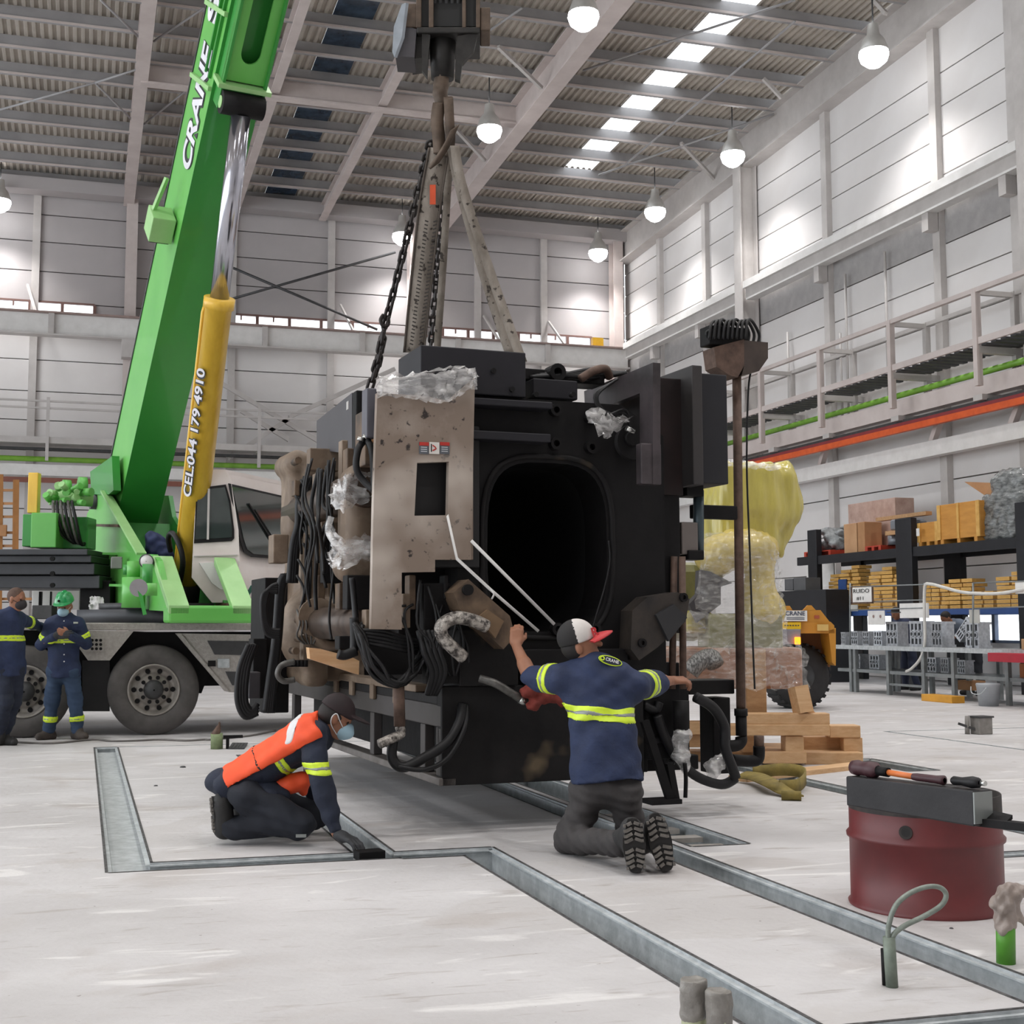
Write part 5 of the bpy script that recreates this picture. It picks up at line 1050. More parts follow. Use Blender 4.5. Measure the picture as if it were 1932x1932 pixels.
for x0, x1, yt in ((1503, 1519, 1003), (1663, 1692, 982), (1882, 1906, 952)):
    a = OX(x0, 1, RX).y; c = OX(x1, 1, RX).y; zt_ = OX((x0+x1)/2, yt, RX).z
    MB().bb(RX-.05, RX+.1, c, a, .0, zt_).build('upright', m_rack, rk_, bevel=.01); MB().bb(RX+1.15, RX+1.3, c, a, .0, zt_-.3).build('upright', m_rack, rk_, bevel=.01)
for dx in (-.02, 1.2): MB().bb(RX+dx, RX+dx+.08, 17.2, y0r, zb1-.2, zb1).build('beam', m_rack, rk_)
zb2 = OX(1700, 1150, RX).z
for dx in (-.02, 1.2): MB().bb(RX+dx, RX+dx+.08, 17.2, y0r, zb2-.12, zb2).build('beam', m_bluep, rk_)
MB().bb(RX+.06, RX+1.2, 17.2, y0r, zb1-.04, zb1-.01).build('shelf_deck', m_rack, rk_); MB().bb(RX+.06, RX+1.2, 17.2, y0r, zb2-.04, zb2-.01).build('shelf_deck', m_rack, rk_)
def onshelf(name, mat, x0, y0, x1, X, th, z, label, cat, parent=None, group=None, bevel=.008):
    a = OX(x0, 1000, X).y; c = OX(x1, 1000, X).y; zt_ = OX((x0+x1)/2, y0, X).z
    o = MB().bb(X, X+th, c, a, z, max(zt_, z+.03)).build(name, mat, parent, bevel=bevel)
    return tag(o, label, cat, group) if label else o
def pallet(name, mat, x0, x1, X, th, z, label, h=.13):
    a = OX(x0, 1000, X).y; c = OX(x1, 1000, X).y; r = thing(name, label, 'pallet', (X+th/2, (a+c)/2, z))
    for i in range(3):
        yy = c+.05+(a-c-.1)*i/2; MB().bb(X, X+th, yy-.05, yy+.05, z, z+h-.03).build('runner', mat, r)
    for i in range(4): xx = X+.07+(th-.14)*i/3; MB().bb(xx-.07, xx+.07, c, a, z+h-.03, z+h).build('board', mat, r)
    return z+h
z1 = zb1+.002
zp = pallet('red_pallet', m_palr, 1516, 1566, RX+.14, .9, z1, 'red pallet at the left end of the rack top under the black bags')
s = Soft((RX-.1, OX(1592, 1, RX).y-.2, zp-.05), (RX+1.3, OX(1512, 1, RX).y+.2, zp+1.2), .035)
for x, z, r in ((1528, .12, .2), (1545, .12, .22), (1565, .14, .2), (1535, .3, .2), (1556, .32, .22), (1548, .46, .16), (1575, .4, .14), (1585, .5, .1)): s.ell((RX+.62, OX(x, 1, RX+.62).y, zp+z), (.38, r*1.1, r*.75), None, .05)
s.cut((0, 0, zp), (0, 0, -1)); m_bag = M('black_bag_film', '#2c2d2d', .22, 0, col2='#8f9394', scale=16, stretch=(1, 1, 4), amount=.72, sharp=.08, bump=.5)
tag(s.build('bag_heap', m_bag, noise=.012, nscale=14), 'heap of shiny black film-wrapped bags on the red pallet on the rack', 'bags')
onshelf('cardboard_box', m_card2, 1592, 988, 1616, RX+.13, .45, z1, 'brown cardboard box beside the black bag heap on the rack top', 'box')
onshelf('cardboard_box', m_card, 1618, 985, 1631, RX+.13, .45, z1, 'narrow cardboard box between the brown box and the red-orange pallet on the rack', 'box')
o = onshelf('cardboard_box', M('pink_wrapped_card', '#c9aca0', .4, col2='#a98a7c', scale=4, bump=.3), 1601, 945, 1690, RX+.75, .5, z1, 'tall pinkish film-wrapped box at the back of the rack top', 'box')
zq = pallet('orange_pallet', m_palr, 1631, 1661, RX+.13, .6, z1, 'small red-orange pallet on the rack top beside the middle upright', .12)
MB().cyl((RX+.43, OX(1650, 1, RX+.3).y, zq), (RX+.43, OX(1650, 1, RX+.3).y, zq+.2), .16, n=18).build('motor_casing', M('grey_casing', '#8d9198', .4, .4)); tag(bpy.data.objects['motor_casing'], 'grey round casing on the small red-orange pallet', 'casing')
a = OX(1632, 1, RX).y; c = OX(1672, 1, RX).y; tag(MB().bb(RX+.13, RX+.73, c, a, zq+.2, zq+.29).build('wooden_board', m_wood), 'short wooden board on the grey round casing', 'board')
s = Soft((RX-.1, OX(1712, 1, RX).y-.2, zq+.28), (RX+.9, OX(1635, 1, RX).y+.2, zq+.8), .025); s.box((RX+.42, (a+c)/2, zq+.42), (.25, .3, .12), None, .05, .03).box((RX+.42, (a+c)/2-.3, zq+.4), (.2, .15, .09), None, .04, .04); s.cut((0, 0, zq+.3), (0, 0, -1))
tag(s.build('gearbox_casing', MATS['grey_casing']), 'grey gearbox casing on the wooden board above the middle upright', 'casing')
a = OX(1628, 955, RX-.02); c = OX(1722, 962, RX-.02); tag(MB().bb(RX+.3, RX+.45, c.y, a.y, zq+.56, zq+.64).build('timber_beam', m_wood), 'brown timber lying across the top of the grey gearbox casing', 'timber')
def crate(name, x0, y0, x1, X, th, label, planks):
    a = OX(x0, 1, X).y; c = OX(x1, 1, X).y; zt_ = OX((x0+x1)/2, y0, X).z; r = thing(name, label, 'crate', (X+th/2, (a+c)/2, z1))
    MB().bb(X+.01, X+th, c, a, z1+.09, zt_).build('box_body', m_ply, r, bevel=.006)
    for i in range(planks+1): yy = a+(c-a)*i/planks; MB().bb(X-.012, X+.012, yy-.035 if i else yy-.07, yy+.035 if i < planks else yy+.07, z1+.09, zt_).build('batten', m_carton, r)
    for i in range(3): yy = a+(c-a)*(.08+.42*i); MB().bb(X, X+th, yy-.05, yy+.05, z1, z1+.09).build('foot', m_ply, r)
    return r, zt_, a, c
r, zt_, a, c = crate('wooden_crate', 1702, 989, 1736, RX+.12, .6, 'small plywood crate with white paper label, beside the tall crate', 1)
MB().bb(RX-.003, RX+.008, a-.1, a-.02-.18, zt_-.28, zt_-.12).build('paper_label', m_paper, r)
r, zt_, a, c = crate('wooden_crate', 1739, 953, 1812, RX+.02, .8, 'tall orange plywood crate on the rack top before the big film bale', 2)
tag(MB().prism([V(RX+.3, c-.02, zt_+.02), V(RX+.3, a-.5, zt_+.45), V(RX+.3, c+.0, zt_+.35), V(RX+.3, c-.15, zt_+.1)], (.02, 0, 0)).build('cardboard_flap', m_card), 'loose cardboard flap standing on the tall orange crate', 'cardboard')
s = Soft((RX-.1, 16.6, z1-.05), (RX+1.3, OX(1812, 1, RX).y+.1, z1+1.9), .045); yb_ = OX(1862, 1, RX+.5).y
s.box((RX+.63, yb_, z1+.45), (.46, .58, .45), None, .12, .06).box((RX+.63, yb_-.35, z1+.9), (.44, .5, .5), None, .25, .1); s.cut((0, 0, z1), (0, 0, -1))
tag(s.build('film_bale', M('bale_film', '#8f9190', .2, 0, col2='#4f5252', scale=7, stretch=(1, 1, 3), sharp=.15, bump=.5, coat=.3), noise=.015, nscale=12), 'large bale in shiny grey film at the right end of the rack top', 'bale')
# amber cartons on the middle shelf
ORD = ['first', 'second', 'third', 'fourth', 'fifth', 'sixth', 'seventh', 'eighth', 'ninth', 'tenth', 'eleventh', 'twelfth', 'thirteenth', 'fourteenth', 'fifteenth', 'sixteenth', 'seventeenth', 'eighteenth']; stk_n = 0
z2 = zb2+.002; proto = None; rc = random.Random(5)
def carton(y, x, z, w, h, lb):
    global proto
    if proto is None:
        proto = MB().bb(-.5, .5, -.5, .5, 0, 1).build('carton', m_carton); o = proto
    else: o = proto.copy(); COL.objects.link(o)
    o.location = (x, y, z); o.scale = (.32, w, h); o.rotation_euler = (0, 0, rc.uniform(-.05, .05)); tag(o, lb, 'carton', 'amber cartons on the middle shelf')
for x0, x1, tops in ((1526, 1566, (1082, 1074)), (1566, 1582, (1068,)), (1598, 1664, (1075, 1066, 1078)), (1694, 1742, (1100, 1100, 1096)), (1742, 1786, (1092, 1092)), (1782, 1822, (1114, 1112)), (1824, 1852, (1088,)), (1852, 1884, (1080, 1072))):
    w = (x1-x0)/len(tops)
    for i, t in enumerate(tops):
        ya = OX(x0+w*i, 1, RX).y; yc = OX(x0+w*(i+1), 1, RX).y; zt_ = OX(x0+w*(i+.5), t, RX).z; h = .085; n = max(1, int((zt_-z2)/h))
        stk_n += 1
        for q in range(n): carton((ya+yc)/2, RX+.32+rc.uniform(-.03, .03), z2+q*(h+.002), (ya-yc)*rc.uniform(.8, .92), h*.84, 'amber carton, %s up, in the %s stack from the left on the middle rack shelf' % (ORD[min(q, 17)], ORD[min(stk_n-1, 17)]))
tag(xbox('blue_board', m_bluep, 1581, 1093, 1597, 1150, RX+.1, .04), 'blue board standing between the carton stacks on the middle shelf', 'board')
tag(xbox('white_board', m_paper, 1521, 1060, 1574, 1108, RX+.9, .03), 'white board standing behind the left cartons on the rack', 'board')
for k, (x0, x1, t) in enumerate(((1480, 1496, 1092), (1497, 1520, 1090))): tag(xbox('grey_drawer_stack', M('grey_drawers', '#5a5b5d', .5), x0, t, x1, 1114, RX-.6, .4), ('narrow grey drawer stack at the left end of the rack, behind the yellow carrier', 'wider grey drawer stack next to the rack upright')[k], 'drawers')
tag(xbox('dark_cabinet', m_rack, 1462, 1114, 1562, 1296, RX-.7, .6), 'dark cabinet under the grey drawer stacks behind the yellow carrier', 'cabinet')
# ---- benches
BX = 14.3; ztb = OX(1750, 1222, BX).z
def leg_y(x): return OX(x, 1300, BX).y
bn = thing('workbench', 'long grey steel workbench carrying aluminium engine castings before the rack', 'workbench')
MB().bb(BX, BX+1.0, 16.6, leg_y(1562), ztb-.05, ztb).build('bench_top', m_bench, bn, bevel=.006); MB().bb(BX-.02, BX, 16.6, leg_y(1562), ztb-.07, ztb+.01).build('top_rim', m_steel, bn)
zs = OX(1750, 1270, BX).z; MB().bb(BX+.02, BX+.95, 16.6, leg_y(1580), zs-.06, zs).build('lower_shelf', m_bench, bn)
for x in (1605, 1613, 1675, 1742, 1798, 1900):
    y = leg_y(x)
    for dx in (.0, .92): MB().bb(BX+dx, BX+dx+.07, y-.04, y+.04, 0, ztb-.05).build('leg', m_bench, bn)
MB().bb(BX+.01, BX+.05, leg_y(1742), leg_y(1675), .18, .22).build('stretcher', m_bench, bn)
def engine_proto():
    r = thing('engine_casting', '', 'casting', group='engine castings on the bench')
    b = MB(); b.bb(-.14, .14, -.17, .17, 0, .045).bb(-.14, .14, -.17, .17, .36, .4).bb(-.04, .12, -.15, .15, .045, .36)
    for i in range(4): b.bb(-.13, -.04, -.17+.1*i, -.13+.1*i, .045, .36)
    for i in range(2): b.bb(-.12, -.04, -.15, .15, .13+.11*i, .155+.11*i)
    b.build('block', m_cast, r, local=True)
    for i in range(3): MB().ring((-.1, -.1+.1*i, .2), (-.15, -.1+.1*i, .2), .045, .03, 12).build('port', m_cast, r, local=True)
    for i in range(3):
        for z in (.09, .3): MB().cyl((-.041, -.1+.1*i, z), (-.046, -.1+.1*i, z), .03, n=12).build('bore', m_black, r, local=True)
    return r
ep = engine_proto(); first = True
ENG = [(1597, 1, .55, 'engine casting at the far left end of the bench top'), (1618, 1, .6, 'engine casting on the bench top, second from its left end'), (1640, 1, .6, 'low engine casting on the bench under the paper notice'), (1662, 1, .62, 'low engine casting on the bench before the dark rack upright'),
       (1694, 1, 1.0, 'engine casting standing just left of the man in the dark shirt'), (1740, 1, 1.02, 'engine casting standing behind the white hose on the bench'), (1780, 1, 1.0, 'engine casting with lit round bores before the bright window'), (1846, 1, .98, 'engine casting standing in front of the man in grey'),
       (1620, 0, .8, 'engine casting on the lower shelf at the left, under the bench'), (1652, 0, .8, 'engine casting on the lower shelf between the left legs'), (1760, 0, .78, 'engine casting on the lower shelf right of the hose end'), (1786, 0, .78, 'engine casting on the lower shelf beside the right-hand leg'), (1816, 0, .7, 'pale casting on the lower shelf by the legs of the man in grey')]
for x, top, sc, lb in ENG:
    o = ep if first else dup(ep); first = False
    o.location = (BX+.4 if top else BX+.45, OX(x, 1200, BX+.4).y, ztb if top else zs); o.scale = (sc, sc*1.05, sc*(1.15 if top else .85)); o.rotation_euler = (0, 0, rc.uniform(-.2, .2)); o['label'] = lb
o = dup(ep); o.location = (BX+.4, OX(1815, 1200, BX+.4).y, ztb+.16); o.rotation_euler = (.75, 0, .1); o.scale = (.8, .5, 1.1); o['label'] = 'engine casting leaning at a slant before the man in grey'
def wire_sign(name, mat, x0, y0, x1, y1, label, X=BX+.1): return tag(xbox(name, mat, x0, y0, x1, y1, X, .015, bevel=0), label, 'sign')
wf = thing('wire_frame', 'thin grey wire frame over the bench holding notices and the white hose', 'frame')
for y in (1107, 1136, 1151): MB().tube([OX(1604, y, BX+.1), OX(1742, y-4, BX+.1)], .012, 6).build('wire', m_bench, wf)
for y in (1100, 1148): MB().tube([OX(1835, y, BX+.1), OX(1960, y-4, BX+.1)], .012, 6).build('wire', m_bench, wf)
for x, yb_ in ((1604, 1222), (1744, 1222), (1836, 1222)): MB().tube([OX(x, 1100, BX+.1), OX(x, yb_, BX+.1)], .018, 6).build('wire_post', m_bench, wf)
sg = wire_sign('notice_board', m_paper, 1607, 1108, 1645, 1137, 'white notice board reading RUIDO and #11 on the wire frame', BX+.06)
rt_ = V(0, -1, 0)
text('notice_text', 'RUIDO', m_black, OX(1610, 1119, BX+.055), rt_, (0, 0, 1), .075, sg, width=OX(1610, 1, BX).y-OX(1640, 1, BX).y, off=.01)
text('notice_text', '#11', m_black, OX(1616, 1132, BX+.055), rt_, (0, 0, 1), .065, sg, width=OX(1616, 1, BX).y-OX(1629, 1, BX).y, off=.01)
fr_b = MB()
for q in ((1605, 1107, 1608, 1138), (1644, 1107, 1647, 1138), (1605, 1136, 1647, 1139)): xbox('frame_edge', m_rust, *q, BX+.05, .02, sg, 0)
pn = wire_sign('paper_notice', m_paper, 1637, 1152, 1669, 1179, 'white paper notice with two small drawings hanging below the wire frame')
for x in (1648, 1661): c = OX(x, 1163, BX+.095); MB().cyl(c, c+V(-.004, 0, 0), .03, n=12).build('drawing', M('print_brown', '#9a7f78', .6), pn)
MB().bb(BX+.094, BX+.098, OX(1666, 1, BX+.1).y, OX(1641, 1, BX+.1).y, OX(1650, 1157, BX+.1).z, OX(1650, 1155, BX+.1).z).build('text_line', m_dkgrey, pn)
wire_sign('paper_notice', m_paper, 1697, 1138, 1752, 1166, 'larger white sheet hanging from the wire frame beside the post'); wire_sign('paper_notice', M('grey_paper', '#bdbcb6', .6), 1828, 1150, 1848, 1176, 'crumpled grey sheet hanging before the head of the man in grey'); wire_sign('paper_notice', m_paper, 1915, 1097, 1945, 1120, 'white sheet at the right picture edge on the wire frame'); wire_sign('paper_notice', M('grey_paper', '#bdbcb6', .6), 1602, 1141, 1618, 1153, 'small grey tag under the RUIDO board')
tag(MB().tube([OX(x, y, BX+.02) for x, y in ((1960, 1108), (1932, 1112), (1880, 1120), (1820, 1118), (1780, 1108), (1755, 1102), (1745, 1108), (1744, 1160), (1745, 1210), (1738, 1240), (1722, 1260), (1710, 1267))], .028, 8, sub=5).build('white_hose', M('white_hose_rubber', '#d9d7d2', .5)), 'white hose looping from the right edge over the frame down to the bench shelf', 'hose')
tag(xbox('red_tray', M('red_tray_paint', '#b3293a', .5), 1863, 1233, 1960, 1250, BX-.32, .28), 'red tray fixed under the bench edge at the right', 'tray')
def gbox(name, mat, x0, y0, x1, y1, X, th, label, cat='box', z=0., bevel=.008):
    a = OX(x0, 1, X).y; c = OX(x1, 1, X).y; return tag(MB().bb(X, X+th, c, a, z, OX((x0+x1)/2, y0, X).z).build(name, mat, bevel=bevel), label, cat)
gbox('cardboard_box', m_card2, 1881, 1205, 1930, 1, BX+.3, .4, 'cardboard box on the bench top at the right edge', z=ztb); gbox('cardboard_box', M('rust_card', '#b06a3c', .7, col2='#9a5a32'), 1876, 1251, 1940, 1, BX+.3, .5, 'rust-brown box on the lower bench shelf under the red tray', z=zs)
tag(xbox('cardboard_box', m_card, 1803, 1284, 1833, 1302, BX+.9, .3), 'brown box on the floor under the bench beside the man in grey', 'box')
o = tag(xbox('orange_trough', M('amber_plastic', '#dfa032', .5), 1738, 1312, 1796, 1325, BX-.5, .25), 'flat amber plastic tray on the floor before the bench', 'tray'); o.location.z -= min((o.matrix_world @ v.co).z for v in o.data.vertices)
yb_ = OX(1890, 1320, BX-.1).y; bk = thing('paint_bucket', 'grey-white plastic bucket on the floor at the right under the bench', 'bucket', (BX-.35, yb_, 0)); MB().lathe((BX-.35, yb_, 0), (BX-.35, yb_, 1), [(0, .01), (0, .15), (.3, .18), (.34, .19), (.36, .18), (.34, .16)], 24).build('bucket_body', M('bucket_plastic', '#a9adb2', .5), bk); MB().tube([(BX-.53, yb_+.19, .3), (BX-.58, yb_+.1, .2), (BX-.57, yb_-.1, .2), (BX-.53, yb_-.19, .3)], .008, 6, sub=4).build('handle', m_steel, bk)
# ---- yellow carrier (lifting vehicle) behind the wrapped machine
m_tel = M('carrier_yellow', '#c98c2f', .5, col2='#b67c28', scale=2)
tl = thing('yellow_carrier', 'orange-yellow industrial carrier with white CRANE sign and one big black wheel', 'vehicle', P(1520, 1300, 20.9))
def tp(x, y, d=0.): return P(x, y, 20.4+d)
fw_ = V(F3[0], F3[1], 0).normalized()
plate('hood', [tp(x, y) for x, y in ((1440, 1152), (1548, 1151), (1566, 1174), (1440, 1174))], [], fw_*1.2, m_tel, tl, local=False); plate('body_band', [tp(x, y) for x, y in ((1440, 1173), (1567, 1173), (1574, 1180), (1575, 1195), (1440, 1195))], [], fw_*1.3, m_tel, tl, local=False)
plate('rear_post', [tp(x, y) for x, y in ((1563, 1190), (1577, 1185), (1577, 1256), (1570, 1250))], [], fw_*1.2, m_tel, tl, local=False); px_box('recess', M('carrier_brown', '#7a4a1e', .6), 1440, 1194, 1566, 1260, 20.9, .5, parent=tl)
plate('lug', [tp(x, y) for x, y in ((1515, 1152), (1524, 1142), (1531, 1142), (1540, 1152))], [], fw_*.06, m_tel, tl, local=False); plate('lug', [tp(x, y) for x, y in ((1478, 1152), (1484, 1143), (1490, 1143), (1496, 1152))], [], fw_*.06, m_tel, tl, local=False)
px_box('battery_box', M('carrier_grey', '#7e8088', .5), 1470, 1187, 1511, 1216, 20.3, .4, parent=tl); px_box('marker_lamp', M('amber_lamp', '#ff7a18', .3, emit=2.5), 1501, 1202, 1511, 1216, 20.2, .08, parent=tl)
sg = px_box('crane_sign', m_paper, 1478, 1152, 1523, 1172, 20.35, .02, 0, tl); text('sign_text', 'CRANE', M('navy_print', '#3c465c', .5), P(1482, 1161, 20.34), R3, (0, 0, 1), .065, sg, width=37/2510*20.3, off=.02)
for y in (1165, 1168): px_box('sign_line', M('navy_print'), 1484, y, 1518, y+1, 20.34, .004, 0, sg)
sg = px_box('yellow_sign', M('sign_yellow', '#f0c21c', .5), 1477, 1174, 1511, 1187, 20.35, .02, 0, tl)
for x in range(1480, 1508, 5): px_box('sign_mark', m_dkgrey, x, 1179, x+3, 1181, 20.34, .004, 0, sg)
px_box('decal', M('faded_red', '#b0563c', .5), 1537, 1161, 1546, 1167, 20.38, .02, 0, tl); px_box('decal', M('pale_decal', '#d9b46a', .5), 1542, 1178, 1563, 1190, 20.36, .02, 0, tl)
wc = P(1514, 1283, 20.6); wc.z = .5; wa = (-fw_+V(*R3)*.25).normalized()
w = MB().lathe(wc, wc-wa, [(-.02, .2), (-.05, .3), (-.02, .42), (.03, .48), (.08, .5), (.36, .5), (.42, .44), (.44, .3)], 40).build('wheel', M('black_tyre', '#2d2c2d', .8, col2='#222122', scale=8, bump=.15), tl)
for k in range(28):
    q = 2*math.pi*k/28; x_, y_, z_ = frame(wc, wc-wa); MB().box(wc-wa*.2+x_*(.495*math.cos(q))+y_*(.495*math.sin(q)), (.05, .36, .035), Matrix((x_*math.cos(q+1.57)+y_*math.sin(q+1.57), z_, x_*math.cos(q)+y_*math.sin(q))).transposed()).build('tread_lug', MATS['black_tyre'], w)
MB().lathe(wc, wc-wa, [(.0, .21), (.02, .18), (.1, .14), (.08, .02)], 24).build('rim', m_dkgrey, w)
# ---- machine wrapped in yellow film on a timber pallet
m_yf = M('yellow_film', '#cfc164', .25, 0, col2='#a89c4c', scale=3, stretch=(2, 2, .5), bump=.3, coat=.3, sharp=.25); m_olive = M('olive_block', '#8b8858', .35, 0, col2='#6d6b48', scale=4, bump=.2, coat=.2)
DY = 12.7
ym = thing('film_wrapped_machine', 'tall machine wrapped in yellow and clear film on a timber pallet behind the pipe mast', 'machine', P(1400, 1340, DY))
yp = lambda x, y, d=0.: np.array(P(x, y, DY+d))
s = Soft(yp(1330, 1075, .6)-[.5, .6, .1], yp(1500, 865, .6)+[.5, .6, .2], .025)
s.box(yp(1392, 925, .7), (.3, .3, .27), None, .08, .05).box(yp(1392, 985, .7), (.33, .3, .35), None, .15, .08).chain([yp(1478, 890, .8), yp(1484, 960, .8), yp(1462, 1040, .7)], [.1, .13, .1], .12).box(yp(1450, 940, .75), (.24, .2, .3), None, .12, .1)
s.build('yellow_cover', m_yf, ym, noise=.011, nscale=(17, 17, 3.5))
s = Soft(yp(1330, 1240, 0)-[.45, .6, .1], yp(1480, 1000, 0)+[.5, .7, .2], .022)
s.ell(yp(1405, 1035, .2), (.33, .28, .2), None, .06).chain([yp(1432, 1050, .2), yp(1432, 1110, .2), yp(1440, 1150, .2)], [.15, .13, .22], .08).ell(yp(1350, 1050, .25), (.2, .25, .2), None, .06)
s.build('yellow_column', M('yellow_column_film', '#d0b966', .25, 0, col2='#b09c4c', scale=3, bump=.2, coat=.3), ym, noise=.006, nscale=(22, 22, 5))
plate('dark_ram', [P(x, y, DY+.1) for x, y in ((1322, 1075), (1340, 1078), (1382, 1100), (1360, 1107), (1360, 1140), (1315, 1175), (1300, 1140), (1320, 1120))], [], fw_*.3, m_slate, ym, local=False)
px_box('olive_body', m_olive, 1338, 1158, 1478, 1226, DY, .7, .03, ym); px_box('yellow_skirt', m_yf, 1295, 1150, 1345, 1195, DY+.2, .5, .05, ym); px_box('rear_body', m_olive, 1240, 1060, 1330, 1210, DY+.9, .6, .1, ym)
px_box('carton_base', M('wrapped_carton', '#a8785a', .5, col2='#8e6149', scale=3), 1245, 1222, 1515, 1300, DY-.05, .9, .03, ym)
MB().tube([P(1302, 1268, DY-.3), P(1318, 1250, DY-.3), P(1340, 1240, DY-.25), P(1350, 1255, DY-.3)], .085, 12, sub=6).build('silver_duct', M('silver_duct', '#a5a4a2', .3, .7, col2='#5c5b5a', scale=30, stretch=(3, 1, 1), sharp=.1, bump=.6), ym)
m_filmc = film('clear_film', '#faf8f4', .26, 13, .06)
sheet('film_wrap', [P(x, y, DY-.2) for x, y in ((1325, 1010), (1370, 1002), (1430, 1003), (1462, 1025), (1470, 1060))], [P(x, y, DY-.25) for x, y in ((1310, 1150), (1370, 1165), (1420, 1170), (1460, 1170), (1480, 1160))], m_filmc, ym, 26, 16, .014, 31, local=False)
sheet('film_wrap', [P(x, y, DY-.15) for x, y in ((1290, 1150), (1360, 1160), (1420, 1162), (1482, 1160))], [P(x, y, DY-.25) for x, y in ((1240, 1240), (1330, 1232), (1420, 1230), (1482, 1232))], m_filmc, ym, 26, 10, .014, 32, local=False)
sheet('film_wrap', [P(x, y, DY-.15) for x, y in ((1235, 1232), (1330, 1222), (1430, 1222), (1480, 1208), (1522, 1230))], [P(x, y, DY-.3) for x, y in ((1240, 1300), (1330, 1292), (1430, 1298), (1480, 1304), (1528, 1308))], m_filmc, ym, 30, 10, .02, 33, local=False)
sheet('film_wrap', [P(x, y, DY+.2) for x, y in ((1335, 872), (1380, 868), (1430, 872), (1470, 876))], [P(x, y, DY+.15) for x, y in ((1335, 884), (1380, 880), (1430, 884), (1472, 888))], m_film, ym, 20, 3, .01, 34, local=False)
pl = thing('timber_pallet', 'heavy pale pine pallet with posts under the yellow-wrapped machine', 'pallet', G(1480, 1440))
DPx = 12.3
for nm, x0, y0, x1, y1, d, th, mt in (('post', 1408, 1225, 1446, 1347, .3, .2, m_wood), ('beam', 1398, 1346, 1566, 1367, 0, .16, m_wood2), ('beam', 1376, 1367, 1566, 1388, -.02, .18, m_wood2), ('beam', 1566, 1369, 1624, 1392, .25, .2, m_wood2), ('block', 1482, 1389, 1517, 1419, 0, .2, m_wood2), ('block', 1592, 1392, 1628, 1424, .25, .16, m_wood2),
        ('board', 1516, 1390, 1594, 1418, .4, .3, m_wood), ('board', 1440, 1418, 1522, 1441, -.02, .9, m_wood2), ('board', 1520, 1420, 1629, 1443, .1, .9, m_wood2), ('block', 1402, 1388, 1436, 1420, .4, .2, m_wood), ('beam', 1290, 1362, 1345, 1386, .3, .2, m_wood2), ('beam', 1285, 1386, 1345, 1410, .35, .2, m_wood), ('board', 1280, 1418, 1440, 1440, .5, .3, m_wood)):
    px_box(nm, mt, x0, y0, x1, y1, DPx+d, th, .008, pl)
MB().bar(P(1505, 1295, DPx+.1), P(1516, 1345, DPx+.05), .14).build('prop', m_wood2, pl); MB().prism([P(1524, 1330, DPx+.1), P(1541, 1347, DPx+.1), P(1522, 1347, DPx+.1)], fw_*.1).build('chock', m_wood2, pl)
a = G(1392, 1474); c = G(1640, 1446); tag(MB().bar(a+V(0, 0, .02), c+V(0, 0, .02), .2, .04).build('timber_plank', m_wood2), 'long pale plank lying on the floor in front of the timber pallet', 'plank')
m_ywb = M('yellow_webbing', '#8f7d3e', .8, col2='#6e6031', scale=10, bump=.2)
o = MB().strip([G(1395, 1462, .06), G(1425, 1465, .07), G(1455, 1478, .08), G(1478, 1492, .04), G(1500, 1502, .02)], .13, lambda t: V(.8, -.3, .4*(1-t)), .012, sub=6).build('webbing_strap', m_ywb); tag(o, 'olive-yellow webbing sling lying looped on the floor by the plank', 'sling')
MB().strip([G(1420, 1458, .08), G(1470, 1452, .11), G(1508, 1455, .1), G(1520, 1466, .08), G(1505, 1482, .06), G(1470, 1484, .06)], .1, (0, 0, 1), .012, sub=6).build('strap_loop', m_ywb, o)
MB().cyl(G(1490, 1500, .035)-V(.07, 0, 0), G(1505, 1502, .035)+V(.03, 0, 0), .035, n=12).build('strap_roll', m_ywb, o)
# ================================================================ PEOPLE
from mathutils.bvhtree import BVHTree
m_skin = M('skin_tan', '#9a6a50', .55, 0, col2='#8a5c45', scale=9); m_hair = M('black_hair', '#1d1917', .7)
m_navy = M('navy_work_cloth', '#253253', .8, 0, col2='#1b2540', scale=7, bump=.25, bscale=30); m_navyd = M('navy_dark_cloth', '#1f2638', .82, 0, col2='#171d2c', scale=7, bump=.25, bscale=30)
m_jean = M('blue_jean', '#32455f', .82, 0, col2='#263850', scale=6, bump=.2); m_grey_tr = M('dusty_grey_trousers', '#423f3f', .85, 0, col2='#322f2f', scale=4, bump=.25, bscale=24); m_blacktr = M('black_trousers', '#1d212b', .85, 0, col2='#161922', scale=6, bump=.25)
m_boot = M('dusty_boot', '#4a413b', .75, 0, col2='#37302b', scale=8, bump=.2); m_bootb = M('black_boot', '#2b2a2a', .7, 0, col2='#1f1e1e', scale=8, bump=.2); m_hv = M('lime_tape', '#d6ef3a', .45, 0, col2='#c6e02f', scale=20); m_sv = M('silver_tape', '#8d918f', .35, .3)
m_maskb = M('blue_face_mask', '#a9c8d8', .75, 0, col2='#9abccd'); m_maskk = M('dark_face_mask', '#2a2527', .8); m_orv = M('orange_vest_cloth', '#f0572a', .65, 0, col2='#e24c22', scale=5, bump=.2, bscale=14)
m_glove = M('dark_glove', '#26272a', .75, 0, col2='#3b3c3f', scale=12); m_sole = M('tread_rubber', '#77726c', .8, 0, col2='#4f4b47', scale=30); m_soled = M('sole_groove', '#232120', .8); m_white_c = M('white_cloth2', '#dddcdd', .6); m_red = M('red_cap_cloth', '#c23438', .6)
